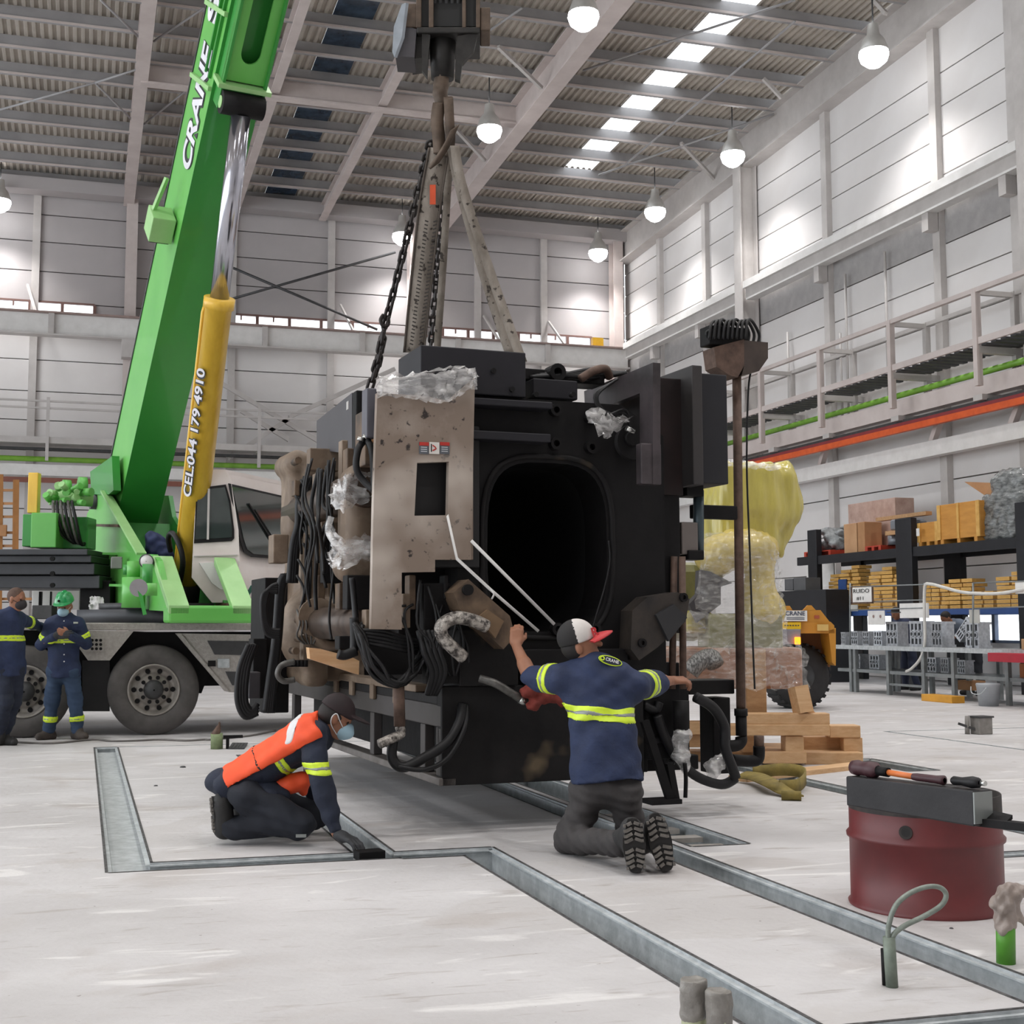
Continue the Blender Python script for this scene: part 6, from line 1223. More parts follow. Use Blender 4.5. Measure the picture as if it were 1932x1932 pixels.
def hand(s, w, d, n, side, curl=.9, sc=1., spread=1., k=.006):
    """palm, four bent fingers and a thumb grown onto the wrist w; d = along the hand, n = palm side, side = towards the thumb"""
    w = Vector(w); d = Vector(d).normalized(); n = Vector(n); n = (n-d*n.dot(d)).normalized(); t = Vector(side); t = (t-d*t.dot(d)-n*t.dot(n)).normalized()
    for i in range(4):
        o = (1.5-i)*.021*spread; kn = w+d*((.088, .094, .09, .08)[i]*sc)+t*(o*sc); s.cone(w+t*(o*.75*sc)+d*.012, kn, .017*sc, .0125*sc, .012)
        p = kn; dr = d.copy()
        for q, (ln, r0, r1) in enumerate(((.042, .0115, .0105), (.028, .0105, .0095), (.021, .0095, .008))):
            an = curl*(.55, .8, .5)[q]*(1+.06*i); R_ = Matrix.Rotation(-an, 3, d.cross(n)) if False else None
            dr = (dr*math.cos(an)+n*math.sin(an)) if q == 0 else (dr*math.cos(an)+(n*d.dot(d)-dr*n.dot(dr)).normalized()*math.sin(an))
            dr.normalize(); L = ln*sc*(.92, 1.05, 1., .8)[i]; s.cone(p, p+dr*L, r0*sc, r1*sc, k); p = p+dr*L
    b = w+d*(.022*sc)+t*(.026*sc); m = b+t*(.028*sc)+d*(.03*sc)+n*(.012*sc); e = m+d*(.03*sc)+t*(.004*sc)+n*(.018*sc); s.cone(b, m, .016*sc, .0125*sc, .012).cone(m, e, .0125*sc, .0095*sc, k)
    return s
def head(s, c, f, u, sc=1.):
    c = Vector(c); f = Vector(f).normalized(); u = Vector(u); u = (u-f*u.dot(f)).normalized(); r = f.cross(u)
    R = np.array([[r[i], f[i], u[i]] for i in range(3)])
    q = lambda a, b, d: c+r*(a*sc)+f*(b*sc)+u*(d*sc)
    s.ell(q(0, -.008, .025), (.076*sc, .098*sc, .095*sc), R, .02); s.ell(q(0, .02, -.045), (.06*sc, .07*sc, .075*sc), R, .03); s.ell(q(0, .06, -.095), (.03*sc, .028*sc, .025*sc), R, .03)
    s.cone(q(0, .088, .0), q(0, .112, -.032), .011*sc, .017*sc, .012); s.cone(q(-.035, .084, .02), q(.035, .084, .02), .012*sc, .012*sc, .012)
    for x in (-1, 1):
        s.ell(q(.078*x, -.008, -.012), (.012*sc, .022*sc, .034*sc), R, .006); s.ell(q(.033*x, .083, .0), (.015*sc, .012*sc, .01*sc), R, .006, '-')
    s.cone(q(-.02, .085, -.068), q(.02, .085, -.068), .008*sc, .008*sc, .008)
    return r, f, u, R, q
def eyes(q, sc, root):
    b = MB()
    for x in (-1, 1): b.lathe(q(.033*x, .075, .0), q(.033*x, .2, .0), [(0, .011*sc), (.006*sc, .009*sc), (.009*sc, .003*sc)], 10)
    b.build('eyes', M('dark_eye', '#1c1512', .2), root)
def band(src, name, p, n, width, parent, mat, centre, rad, inflate=.006, **k):
    """tape lying on a garment: the garment's own surface lifted a little and trimmed by two planes"""
    s = Soft.__new__(Soft); s.lo, s.vox, s.n, s.ax = src.lo, src.vox, src.n, src.ax; s.f = src.f-inflate; n = Vector(n).normalized(); p = Vector(p)
    X, Y, Z = s.grid((slice(None),)*3); s.f = np.maximum(s.f, (np.sqrt((X-centre[0])**2+(Y-centre[1])**2+(Z-centre[2])**2)-rad).astype(np.float32))
    s.cut(p+n*(width/2), n); s.cut(p-n*(width/2), -n); return s.build(name, mat, parent, **k)
def tape(src, p, n, w, parent, centre, rad, **k):
    """lime - silver - lime reflective tape"""
    n = Vector(n).normalized(); p = Vector(p); o = band(src, 'reflective_tape', p, n, w, parent, m_hv, centre, rad, **k); band(src, 'silver_stripe', p, n, w*.3, o, m_sv, centre, rad, inflate=.0085, **k); return o
def box_of(pts, pad): a = np.array([tuple(p) for p in pts]); return a.min(0)-pad, a.max(0)+pad
def hitter(o):
    me = o.data; t = BVHTree.FromPolygons([v.co for v in me.vertices], [p.vertices for p in me.polygons])
    def h(x, y): return t.ray_cast(Vector(C3), Vector(ray(x, y)).normalized())[:2]
    return h
def sole(heel, toe, n, w, parent, nm='boot_sole'):
    heel = Vector(heel); toe = Vector(toe); n = Vector(n).normalized(); l = (toe-heel); L = l.length; l.normalize(); sd = l.cross(n).normalized(); out = []
    for k in range(24):
        a = 2*math.pi*k/24; u = .5-.5*math.cos(a); ww = w*.5*(.78+.3*math.sin(math.pi*min(1, u*1.15-.05)) if u > .35 else .74+.1*u)*min(1, abs(math.sin(a))**.45); out.append(heel+l*(L*u)+sd*(ww*(1 if math.sin(a) >= 0 else -1)))
    o = plate(nm, out, [], n*.018, m_soled, parent, local=False)
    for i in range(9):
        if i == 4: continue
        u = .08+.77*i/8; ww = w*(.2 if i in (0, 8) else .27)
        for sx in (-1, 1):
            dr = (sd*sx+l*.45).normalized(); a = heel+l*(L*u)+sd*(sx*.006)+n*.024; MB().bar(a, a+dr*ww*1.25, .016, .012, n).build('tread_lug', m_sole, o)
            e = heel+l*(L*(u+.05))+sd*(sx*w*.33)+n*.024; MB().bar(e, e+sd*(sx*w*.12), .014, .012, n).build('tread_lug', m_sole, o)
    return o
def torso(s, J, g, r, k=.06):
    f = J['front']; fl = (f, .66)
    s.cone(J['chest'], J['waist'], r[0]+g, r[1]+g, k, flat=fl); s.cone(J['shl'], J['shr'], r[2]+g, r[2]+g, .08); hv = Vector(J['hem'])-J['waist']; hn = hv.normalized()
    s.cone(J['waist'], J['hem'], r[1]+g, r[3]+g, k, flat=fl)
    if g > 0: s.cone(J['hem'], Vector(J['hem'])+hn*.14, r[3]+g, r[3]+g+.02, k, flat=fl); s.cut(Vector(J['hem'])+hn*.085, hn)
    return s
def person(label, J, vox, shirt, trou, boot, short=False, skin=None, neckr=.055, sc=1., noise=.004, hands=None, R=(.165, .15, .075, .165), boots=True, hd=None, gloves=None):
    skin = skin or m_skin; rt = thing('person', label, 'person', ((J['al']+J['ar'])/2).to_tuple()[:2]+(0,)); f = J['front']; out = {}
    lo, hi = box_of([v for k, v in J.items() if k not in ('front', 'hf', 'hu')], .28)
    s = Soft(lo, hi, vox)
    q = head(s, J['head'], J['hf'], J['hu'], hd or sc); s.cone(J['neck'], Vector(J['head'])-q[2]*.06, neckr, neckr*.95, .03)
    torso(s, J, -.04, R)
    for a in 'lr':
        s.chain([J['sh'+a], J['el'+a], J['wr'+a]], [.052*sc, .044*sc, .028*sc], .02); s.cone(J['el'+a], Vector(J['el'+a]).lerp(J['wr'+a], .4), .042*sc, .043*sc, .02)
        s.chain([J['hip'+a], J['kn'+a], J['a'+a]], [.075*sc, .05*sc, .04*sc], .03)
        h = (hands or {}).get(a)
        if h and not (gloves and a in gloves): hand(s, J['wr'+a], *h[:3], curl=h[3] if len(h) > 3 else .9, sc=sc*.98)
    out['body'] = s.build('body', skin, rt); out['q'] = q
    s = Soft(lo, hi, vox); torso(s, J, .012, R); s.cone(J['neck'], Vector(J['neck'])-(Vector(J['neck'])-J['chest']).normalized()*.06, neckr+.022, .1, .04)
    for a in 'lr':
        e = Vector(J['el'+a]); w = Vector(J['wr'+a]); sh = Vector(J['sh'+a])
        if short: e2 = sh.lerp(e, .93); s.cone(sh, e2, .077*sc, .075*sc, .03); s.cut(e+(e-sh).normalized()*.04, Vector((0, 0, 1)), 0) if False else None
        else: s.chain([sh, e, e.lerp(w, .9)], [.078*sc, .062*sc, .046*sc], .025)
    sub = s; out['shirt_soft'] = s; out['noise'] = dict(noise=noise, nscale=13, seed=5); out['shirt'] = s.build('shirt', shirt, rt, **out['noise'])
    s = Soft(lo, hi, vox)
    s.cone(J['hipl'], J['hipr'], .108*sc, .108*sc, .05); s.cone(J['waist'], J['hem'], R[1]-.04, R[3]-.03, .05, flat=(f, .66))
    for a in 'lr': s.chain([J['hip'+a], J['kn'+a], J['a'+a]], [.102*sc, .08*sc, .068*sc], .03)
    out['trou_soft'] = s; out['trousers'] = s.build('trousers', trou, rt, noise=noise*1.2, nscale=14, seed=9)
    if boots:
        for a in 'lr':
            s = Soft(*box_of([J['a'+a], J['t'+a]], .2), min(vox, .012)); an = Vector(J['a'+a]); to = Vector(J['t'+a]); he = Vector((an.x, an.y, to.z))-(Vector((to.x, to.y, 0))-Vector((an.x, an.y, 0))).normalized()*.04
            s.cone(an+V(0, 0, .02), he, .058, .05, .03).cone(he, to, .048, .045, .03).cone(an, he.lerp(to, .6), .052, .05, .03); s.cut((0, 0, .003), (0, 0, -1)); s.build('boot', boot, rt)
    return rt, out
Z0 = lambda v: Vector((v.x, v.y, max(v.z, .05)))
# ---- man in green helmet
D = 15.1; p = lambda x, y, d=0.: P(x, y, D+d)
J = dict(head=p(122, 1143, -.02), hf=-V(*F3)*1.+V(-.12, 0, -.28), hu=V(0, 0, 1), neck=p(124, 1166), chest=p(121, 1186), waist=p(120, 1225), hem=p(120, 1262), shl=p(98, 1180), shr=p(147, 1180), ell=p(78, 1217, .02), elr=p(163, 1214, .02), wrl=p(106, 1199, -.24), wrr=p(130, 1197, -.25),
         hipl=p(106, 1268), hipr=p(133, 1268), knl=p(98, 1322), knr=p(142, 1322), al=p(92, 1378), ar=p(146, 1378), tl=p(74, 1390, -.1), tr=p(160, 1389, -.12), front=-V(F3[0], F3[1], 0))
man, o = person('man in navy work suit wearing a green helmet and pale blue mask', J, .012, m_navy, m_jean, m_boot, hands=dict(l=(V(*R3)*.9+V(0, 0, .1)-V(*F3)*.3, V(F3[0], F3[1], 0), V(0, 0, 1), .5), r=(-V(*R3)*.8+V(0, 0, .3)-V(*F3)*.3, V(F3[0], F3[1], 0), V(0, 0, 1), 1.)), gloves='l')
r, f, u, RM, q = o['q']
s = Soft(np.array(J['head'])-.24, np.array(J['head'])+.26, .009); s.ell(q(0, -.005, .05), (.105, .128, .118), RM, 0); s.cut(q(0, 0, .045), -u); s.ell(q(0, .05, .05), (.105, .125, .014), RM, .012); s.chain([q(0, a, b) for a, b in ((-.09, .135), (-.05, .158), (0, .167), (.05, .158), (.09, .13))], [.012]*5, .015)
for x in (-.05, .05): s.chain([q(x, a, b) for a, b in ((-.08, .122), (-.04, .147), (0, .153), (.04, .147), (.08, .118))], [.008]*5, .012)
hm = s.build('helmet', M('green_helmet', '#1f9a55', .28, 0, col2='#1a8b4b', coat=.5), man); MB().cyl(q(.005, .118, .1), q(.005, .13, .1), .014, n=10).build('helmet_badge', m_black, hm)
s = Soft(np.array(J['head'])-.24, np.array(J['head'])+.24, .009); s.ell(q(0, .058, -.052), (.064, .066, .055), RM, 0).cone(q(0, .1, -.02), q(0, .108, -.05), .02, .026, .03); mk = s.build('face_mask', m_maskb, man); eyes(q, 1., man)
for x in (-1, 1): MB().tube([q(.06*x, .06, -.03), q(.08*x, .0, -.0), q(.079*x, -.012, .01)], .003, 5).build('ear_loop', m_white_c, mk)
s = Soft(np.array(J['wrl'])-.2, np.array(J['wrl'])+.2, .008); hand(s, J['wrl'], V(*R3)*.9+V(0, 0, .1)-V(*F3)*.3, V(F3[0], F3[1], 0), V(0, 0, 1), .6, 1.12); s.cone(J['wrl'], Vector(J['wrl']).lerp(J['ell'], .15), .036, .04, .02); s.build('glove', m_glove, man)
ss = o['shirt_soft']; kw = o['noise']
tape(ss, p(120, 1208), V(0, 0, 1), .07, man, p(120, 1208), .21, **kw)
for e, a in (('l', 88), ('r', 157)): sh = Vector(J['sh'+e]); el = Vector(J['el'+e]); c = sh.lerp(el, .62); tape(ss, c, el-sh, .06, man, c, .11, **kw)
for e in 'lr': c = Vector(J['kn'+e]).lerp(J['a'+e], .6); tape(o['trou_soft'], c, (Vector(J['kn'+e])-J['a'+e]), .065, man, c, .13, noise=kw['noise']*1.2, nscale=14, seed=9)
h = hitter(o['shirt']); c, n = h(143, 1175)
if c is not None: MB().box(c+n*.005, (.05, .01, .02), -TH).build('chest_emblem', M('emblem_pale', '#b7bdb0', .6), man)
for y in (1172, 1215, 1235, 1248):
    c, n = h(121, y)
    if c is not None: MB().cyl(c, c+n*.008, .008, n=8).build('button', m_white_c, man)
# ---- bareheaded man at the left edge
D = 14.4; p = lambda x, y, d=0.: P(x, y, D+d)
J = dict(head=p(31, 1130), hf=V(*R3)*.9-V(*F3)*.25+V(0, 0, -.12), hu=V(0, 0, 1), neck=p(24, 1155), chest=p(14, 1178), waist=p(18, 1222), hem=p(16, 1258), shl=p(-6, 1172, -.1), shr=p(34, 1168, .12), ell=p(-12, 1222, -.12), elr=p(62, 1177, .55), wrl=p(-2, 1262, -.15), wrr=p(82, 1184, .85),
         hipl=p(4, 1266, -.05), hipr=p(28, 1266, .05), knl=p(10, 1325, -.12), knr=p(26, 1325, .05), al=p(-2, 1384, -.05), ar=p(6, 1388, .05), tl=p(-14, 1400, -.15), tr=p(26, 1400, -.05), front=(V(*R3)*.7-V(F3[0], F3[1], 0)*.7).normalized())
man, o = person('shaven-headed man in navy work suit and dark mask at the left picture edge', J, .012, m_navy, m_navyd, m_bootb, hands=dict(r=(V(*R3), V(0, 0, -1), V(*F3), .6)))
r, f, u, RM, q = o['q']
s = Soft(np.array(J['head'])-.24, np.array(J['head'])+.24, .009); s.ell(q(0, .058, -.055), (.064, .066, .058), RM, 0).cone(q(0, .1, -.02), q(0, .108, -.05), .02, .026, .03); mk = s.build('face_mask', m_maskk, man); eyes(q, 1., man)
for x in (-1, 1): MB().tube([q(.06*x, .06, -.03), q(.08*x, .0, -.01), q(.079*x, -.012, .01)], .003, 5).build('ear_loop', m_maskk, mk)
s = Soft(np.array(J['head'])-.24, np.array(J['head'])+.24, .009); s.ell(q(0, -.012, .028), (.0785, .098, .096), RM, 0); s.cut(q(0, .045, .035), (f*.8-u*.75)); s.build('cropped_hair', M('cropped_hair', '#5b4438', .8, 0, col2='#46342b', scale=30), man)
ss = o['shirt_soft']; kw = o['noise']; tape(ss, p(16, 1204), V(0, 0, 1), .07, man, p(16, 1204), .26, **kw); sh = Vector(J['shr']); el = Vector(J['elr']); c = sh.lerp(el, .7); tape(ss, c, el-sh, .07, man, c, .12, **kw)
# ---- kneeling man in orange vest
D = 8.0; p = lambda x, y, d=0.: P(x, y, D+d)
J = dict(head=p(634, 1353, .02), hf=V(*R3)*.9+V(F3[0], F3[1], 0)*.15+V(0, 0, -.42), hu=V(*R3)*.35+V(0, 0, 1), neck=p(604, 1372, .03), chest=p(572, 1398, .03), waist=p(505, 1443, .03), hem=p(448, 1480, .03), shl=p(588, 1388, -.17), shr=p(592, 1388, .2), ell=p(604, 1468, -.25), elr=p(588, 1470, .3), wrl=p(634, 1572, -.3), wrr=p(602, 1535, .32),
         hipl=p(468, 1500, -.1), hipr=p(474, 1500, .2), knl=p(566, 1556, -.15), knr=p(596, 1540, .3), al=p(424, 1562, -.1), ar=p(450, 1552, .25), front=(V(*R3)*.45+V(0, 0, -.8)).normalized())
man, o = person('kneeling man in orange vest and dark cap reaching into the floor trough', J, .0085, m_navyd, m_blacktr, m_bootb, R=(.165, .155, .08, .16), boots=False, noise=.006, hands=None, hd=.98)
r, f, u, RM, q = o['q']
s = Soft(np.array(J['wrl'])-.22, np.array(J['wrl'])+.25, .0055); wd = (p(684, 1600, -.38)-J['wrl']).normalized(); hand(s, Vector(J['wrl'])+wd*.02, wd+V(0, 0, .12), V(0, 0, -1), V(F3[0], F3[1], 0)*.8, .55, 1.1); s.cone(Vector(J['wrl'])+wd*.01, Vector(J['wrl'])+wd*.05, .03, .034, .02); s.build('glove', m_glove, man)
def shell(src, g, cuts, name, mat, parent, ce=None, rad=0, **k):
    s = Soft.__new__(Soft); s.lo, s.vox, s.n, s.ax = src.lo, src.vox, src.n, src.ax; s.f = src.f-g
    for a, b in cuts: s.cut(a, b)
    return s.build(name, mat, parent, **k)
lo, hi = box_of([v for k, v in J.items() if k not in ('front', 'hf', 'hu')], .28); ts = Soft(lo, hi, .0085); torso(ts, J, .016, (.165, .155, .08, .16)); ts.cone(J['neck'], Vector(J['neck'])-(Vector(J['neck'])-J['chest']).normalized()*.06, .08, .11, .04)
fz = V(F3[0], F3[1], 0).normalized(); ln = (p(578, 1392)-p(440, 1468)); nv = ln.cross(fz); nv = nv if nv.z < 0 else -nv; kw = o['noise']
cuts = [(p(504, 1446), nv), (p(421, 1447), p(421, 1447)-p(500, 1400)), (p(606, 1358), p(606, 1358)-p(570, 1380))]
vest = shell(ts, .012, cuts, 'vest', m_orv, man, **kw)
vs = Soft.__new__(Soft); vs.lo, vs.vox, vs.n, vs.ax = ts.lo, ts.vox, ts.n, ts.ax; vs.f = ts.f-.012; vs.cut(p(504, 1446), nv)
band(vs, 'silver_band', p(560, 1355), p(600, 1360)-p(555, 1352), .05, vest, m_white_c, p(560, 1352, -.02), .2, **kw); band(vs, 'seam', p(477, 1408), p(500, 1395)-p(477, 1410), .012, vest, m_soled, p(477, 1408), .3, inflate=.004, **kw)
h = hitter(vest); c, n = h(572, 1345)
if c is not None: MB().box(c+n*.008, (.09, .01, .03), Matrix.Rotation(-TH, 3, 'Z')).build('vest_emblem', m_white_c, vest)
s = Soft(*box_of([p(520, 1490), p(578, 1480), p(560, 1500)], .15), .01); s.chain([p(512, 1484, -.02), p(545, 1480, -.02), p(570, 1470, 0)], [.03, .05, .05], .03).chain([p(570, 1472, .02), p(574, 1494, .02)], [.05, .02], .03); s.build('vest_front', m_orv, man, noise=.004, nscale=16)
s = Soft(*box_of([p(405, 1472), p(545, 1510)], .25), .01); s.chain([p(420, 1472, .03), p(455, 1492, .0), p(505, 1500, -.05)], [.1, .135, .1], .06, flat=(V(0, 0, 1), .8)).cone(p(505, 1498, -.08), p(535, 1502, -.08), .06, .03, .04); s.cut(p(470, 1512), V(*R3)*-.22+V(0, 0, -1)); s.build('shirt_tail', m_navyd, man, noise=.006, nscale=14)
ss = o['shirt_soft']; sh = Vector(J['shl']); el = Vector(J['ell']); c = p(592, 1450, -.25); tape(ss, c, V(0, 0, 1)-V(*R3)*.02, .075, man, c, .12, **kw); c = p(532, 1440, -.1); tape(ss, c, p(560, 1455)-p(532, 1422)+V(0, 0, .38) if False else (p(600, 1400)-p(500, 1455)), .06, man, c, .2, **kw)
s = Soft(np.array(J['head'])-.26, np.array(J['head'])+.28, .008); s.ell(q(0, -.01, .045), (.086, .108, .1), RM, 0); s.cut(q(0, 0, .032), -u-f*.12); s.ell(q(0, .13, .045), (.075, .08, .012), RM, .02); cap = s.build('cap', M('dark_maroon_cap', '#2d191d', .8, 0, col2='#1d1516', scale=4), man)
s = Soft(np.array(J['head'])-.24, np.array(J['head'])+.24, .008); s.ell(q(0, -.02, .01), (.079, .097, .09), RM, 0); s.cut(q(0, .01, -.03), f*.8-u*.7); s.build('hair', m_hair, man)
s = Soft(np.array(J['head'])-.24, np.array(J['head'])+.24, .008); s.ell(q(0, .07, -.06), (.06, .06, .055), RM, 0).cone(q(0, .105, -.02), q(0, .118, -.055), .02, .026, .03); mk = s.build('face_mask', m_maskb, man); eyes(q, 1., man)
for x in (-1, 1): MB().tube([q(.058*x, .06, -.035), q(.084*x, .02, .0), q(.09*x, -.012, .028), q(.092*x, -.03, .0), q(.085*x, -.015, -.045), q(.06*x, .045, -.09)], .0035, 5, sub=4).build('ear_loop', m_white_c, mk)
for e, hx, tx, d, y0, y1 in (('l', 405, 411, -.1, 1502, 1572), ('r', 436, 440, .25, 1508, 1566)):
    s = Soft(*box_of([p(hx, y0, d), p(tx, y1, d)], .25), .0085); he = p(hx+14, y0+8, d); to = p(tx+10, y1-8, d); s.cone(he, to, .05, .045, .03).cone(J['a'+e], he.lerp(to, .25), .062, .055, .04).cone(he.lerp(to, .7), p(tx+22, y1-4, d), .045, .035, .03); s.cut((0, 0, .003), (0, 0, -1)); s.build('boot', m_bootb, man)
    sole(p(hx, y0, d), p(tx, y1, d), -V(*R3)-V(*F3)*.3, .1, man)
MB().box(p(568, 1577, -.24), (.06, .01, .018), -TH).build('knee_patch', m_sv, man)
o2 = MB().box(p(697, 1607, -.45)+V(0, 0, -.015), (.16, .1, .05), .15).build('black_float_block', m_black, bevel=.006); tag(o2, 'black block lying in the floor trough at the gloved hand', 'block')
# ---- kneeling man in red-brimmed cap
D = 7.7; p = lambda x, y, d=0.: P(x, y, D+d)
J = dict(head=p(1094, 1216, .02), hf=V(*R3)*.95-V(F3[0], F3[1], 0)*.12+V(0, 0, .3), hu=-V(*R3)*.35+V(0, 0, 1)-V(F3[0], F3[1], 0)*.12, neck=p(1112, 1252, .0), chest=p(1127, 1300, -.02), waist=p(1138, 1395, -.12), hem=p(1143, 1448, -.16), shl=p(1062, 1282, 0), shr=p(1196, 1294, 0), ell=p(1001, 1278, .22), elr=p(1240, 1288, .28), wrl=p(973, 1216, .42), wrr=p(1268, 1284, .5),
         hipl=p(1113, 1492, -.17), hipr=p(1176, 1494, -.17), knl=p(1073, 1586, -.12), knr=p(1196, 1583, -.12), al=p(1172, 1588, -.58), ar=p(1236, 1582, -.6), front=V(F3[0], F3[1], -.12).normalized())
man, o = person('kneeling man in navy shirt, grey trousers and red-brimmed cap, back to camera', J, .008, m_navy, m_grey_tr, m_bootb, short=True, boots=False, noise=.006, R=(.19, .165, .085, .175),
                hands=dict(l=(V(0, 0, 1)+V(*R3)*.1+V(*F3)*.25, V(*F3), V(*R3), 1.1), r=(V(*R3)+V(*F3)*.35, V(0, 0, -1)+V(*F3)*.4, V(0, 0, 1)+V(*F3)*.3, .9)))
r, f, u, RM, q = o['q']; ss = o['shirt_soft']; kw = o['noise']
tape(ss, p(1138, 1344), V(0, 0, 1)+V(*R3)*.06, .085, man, p(1138, 1344), .27, **kw)
for e, x in (('l', 1041), ('r', 1217)): sh = Vector(J['sh'+e]); el = Vector(J['el'+e]); c = sh.lerp(el, .36 if e == 'l' else .48); tape(ss, c, el-sh, .075, man, c, .12, **kw)
s = Soft(np.array(J['head'])-.28, np.array(J['head'])+.3, .007); s.ell(q(0, -.008, .05), (.092, .112, .105), RM, 0); s.cut(q(0, 0, .02), -u)
cc = np.array(q(0, .0, 0)); ff = np.array(f)
s.build('cap_back', M('black_cap_cloth', '#232121', .8), man, keep=lambda c: (c-cc) @ ff < .0); cf = s.build('cap_front', M('white_cap_cloth', '#d5cfca', .75), man, keep=lambda c: (c-cc) @ ff >= .0)
bm_ = MB(); n_ = 16; rows = []
for t_, dz in ((0, 0), (.35, .004), (.7, .0), (1., -.008)):
    rows.append([q(.082*math.sin(a_)*(1+.12*t_), .02+.085*math.cos(a_)+.1*t_*max(0, math.cos(a_*.9)), .03+dz-.022*math.sin(a_)**2) for a_ in [(-1.25+2.5*k/n_) for k in range(n_+1)]])
vs_ = [p_ for r_ in rows for p_ in r_]; m_ = len(vs_); fs_ = [(j_*(n_+1)+k, j_*(n_+1)+k+1, (j_+1)*(n_+1)+k+1, (j_+1)*(n_+1)+k) for j_ in range(3) for k in range(n_)]
bm_.add(vs_+[v_-u*.007 for v_ in vs_], fs_+[tuple(m_+i_ for i_ in f_[::-1]) for f_ in fs_]+[(3*(n_+1)+k, 3*(n_+1)+k+1, m_+3*(n_+1)+k+1, m_+3*(n_+1)+k) for k in range(n_)], 0, True).build('cap_brim', m_red, man)
h = hitter(cf); c, n = h(1107, 1197)
if c is not None: ln_ = n.cross(u).normalized(); text('cap_letter', 'R', m_red, c-ln_*.03-u*.025+n*.004, ln_ if ln_.dot(V(*R3)) > 0 else -ln_, u, .05, cf, off=.05)
s = Soft(np.array(J['head'])-.24, np.array(J['head'])+.24, .008); s.ell(q(0, -.022, .0), (.079, .092, .085), RM, 0); s.cut(q(0, .0, -.06), f*.9-u*.4); s.cut(q(0, .02, 0), f); s.build('hair', m_hair, man)
h = hitter(o['shirt']); c, n = h(1150, 1248)
if c is not None:
    n = (n-V(*F3)*.6).normalized(); rr_ = V(*R3); rr_ = (rr_-n*rr_.dot(n)).normalized(); rr_ = (rr_-V(0, 0, .22)); rr_ = (rr_-n*rr_.dot(n)).normalized(); uu = n.cross(rr_)
    el_ = lambda a, b: [c+n*.012+rr_*(a*math.cos(t*math.pi/12))+uu*(b*math.sin(t*math.pi/12)) for t in range(24)]
    em = plate('back_emblem', el_(.072, .028), [], n*.004, m_hv, man, local=False); plate('emblem_field', [v+n*.004 for v in el_(.066, .022)], [], n*.003, m_navyd, em, local=False)
    text('emblem_text', 'CRANE', m_white_c, c+n*.0195-rr_*.03-uu*.008, rr_, uu, .02, em, width=.08, off=.02, ext=.001); MB().ring(c+n*.018-rr_*.05, c+n*.021-rr_*.05, .014, .008, 14).build('emblem_ring', m_hv, em)
for e, hx, hy, tx, ty_, d in (('l', 1192, 1542, 1200, 1648, -.76), ('r', 1233, 1533, 1258, 1643, -.72)):
    he = p(hx, hy, d); to = p(tx, ty_, d); to.z = max(to.z, .012); s = Soft(*box_of([he, to, J['a'+e]], .14), .008); b = V(F3[0], F3[1], 0)*.055
    s.cone(he.lerp(to, .2)+b, to+b*.8+V(0, 0, .03), .045, .042, .03).cone(J['a'+e], he.lerp(to, .3)+b, .066, .055, .05).cone(he.lerp(to, .6)+b, to+b*1.6+V(0, 0, .04), .048, .04, .03); s.cut((0, 0, .002), (0, 0, -1)); s.cut(he+V(F3[0], F3[1], 0)*.012, -V(F3[0], F3[1], 0)); s.build('boot', m_bootb, man); sole(he, to, -V(F3[0], F3[1], 0)-V(0, 0, .05), .112, man)
# ---- two fitters behind the bench
for lb, x, D, shirt, tr, lean in (('man in dark blue shirt working behind the bench, head behind the hanging sheet', 1716, 22.3, M('dark_blue_shirt', '#2c3450', .8), M('navy_overall', '#252c42', .8), 0), ('man in grey shirt bending over the castings behind the bench', 1838, 21.6, M('grey_blue_shirt', '#66707f', .8), M('charcoal_trousers', '#23262e', .85), .3)):
    b = OX(x, 1250, BX+1.5); fx = V(-1, 0, 0); sd = V(0, 1, 0); q2 = lambda a, c_, z: V(b.x, b.y, 0)+fx*a+sd*c_+V(0, 0, z)
    J = dict(head=q2(.28+lean, 0, 1.52-lean*.35), hf=fx+V(0, 0, -.5), hu=V(0, 0, 1)+fx*.4, neck=q2(.18+lean*.8, 0, 1.4-lean*.2), chest=q2(.13+lean*.6, 0, 1.26-lean*.1), waist=q2(.03, 0, 1.02), hem=q2(0, 0, .9), shl=q2(.14+lean*.6, .17, 1.33-lean*.15), shr=q2(.14+lean*.6, -.17, 1.33-lean*.15), ell=q2(.3+lean*.3, .24, 1.1), elr=q2(.3+lean*.3, -.24, 1.1), wrl=q2(.52+lean*.2, .14, 1.06), wrr=q2(.52+lean*.2, -.14, 1.06),
             hipl=q2(0, .09, .88), hipr=q2(0, -.09, .88), knl=q2(.03, .12, .48), knr=q2(.03, -.14, .48), al=q2(0, .15, .09), ar=q2(-.02, -.2, .09), tl=q2(.16, .17, .045), tr=q2(.14, -.24, .045), front=fx)
    man, o = person(lb, J, .022, shirt, tr, m_bootb, short=True, noise=.004, hands=dict(l=(fx, V(0, 0, -1), V(0, -1, 0), .7), r=(fx, V(0, 0, -1), V(0, 1, 0), .7)))
    r, f, u, RM, q = o['q']; s = Soft(np.array(J['head'])-.24, np.array(J['head'])+.24, .014); s.ell(q(0, -.012, .03), (.082, .1, .098), RM, 0); s.cut(q(0, .04, .03), f*.8-u*.75); s.build('hair', m_hair, man); eyes(q, 1., man)
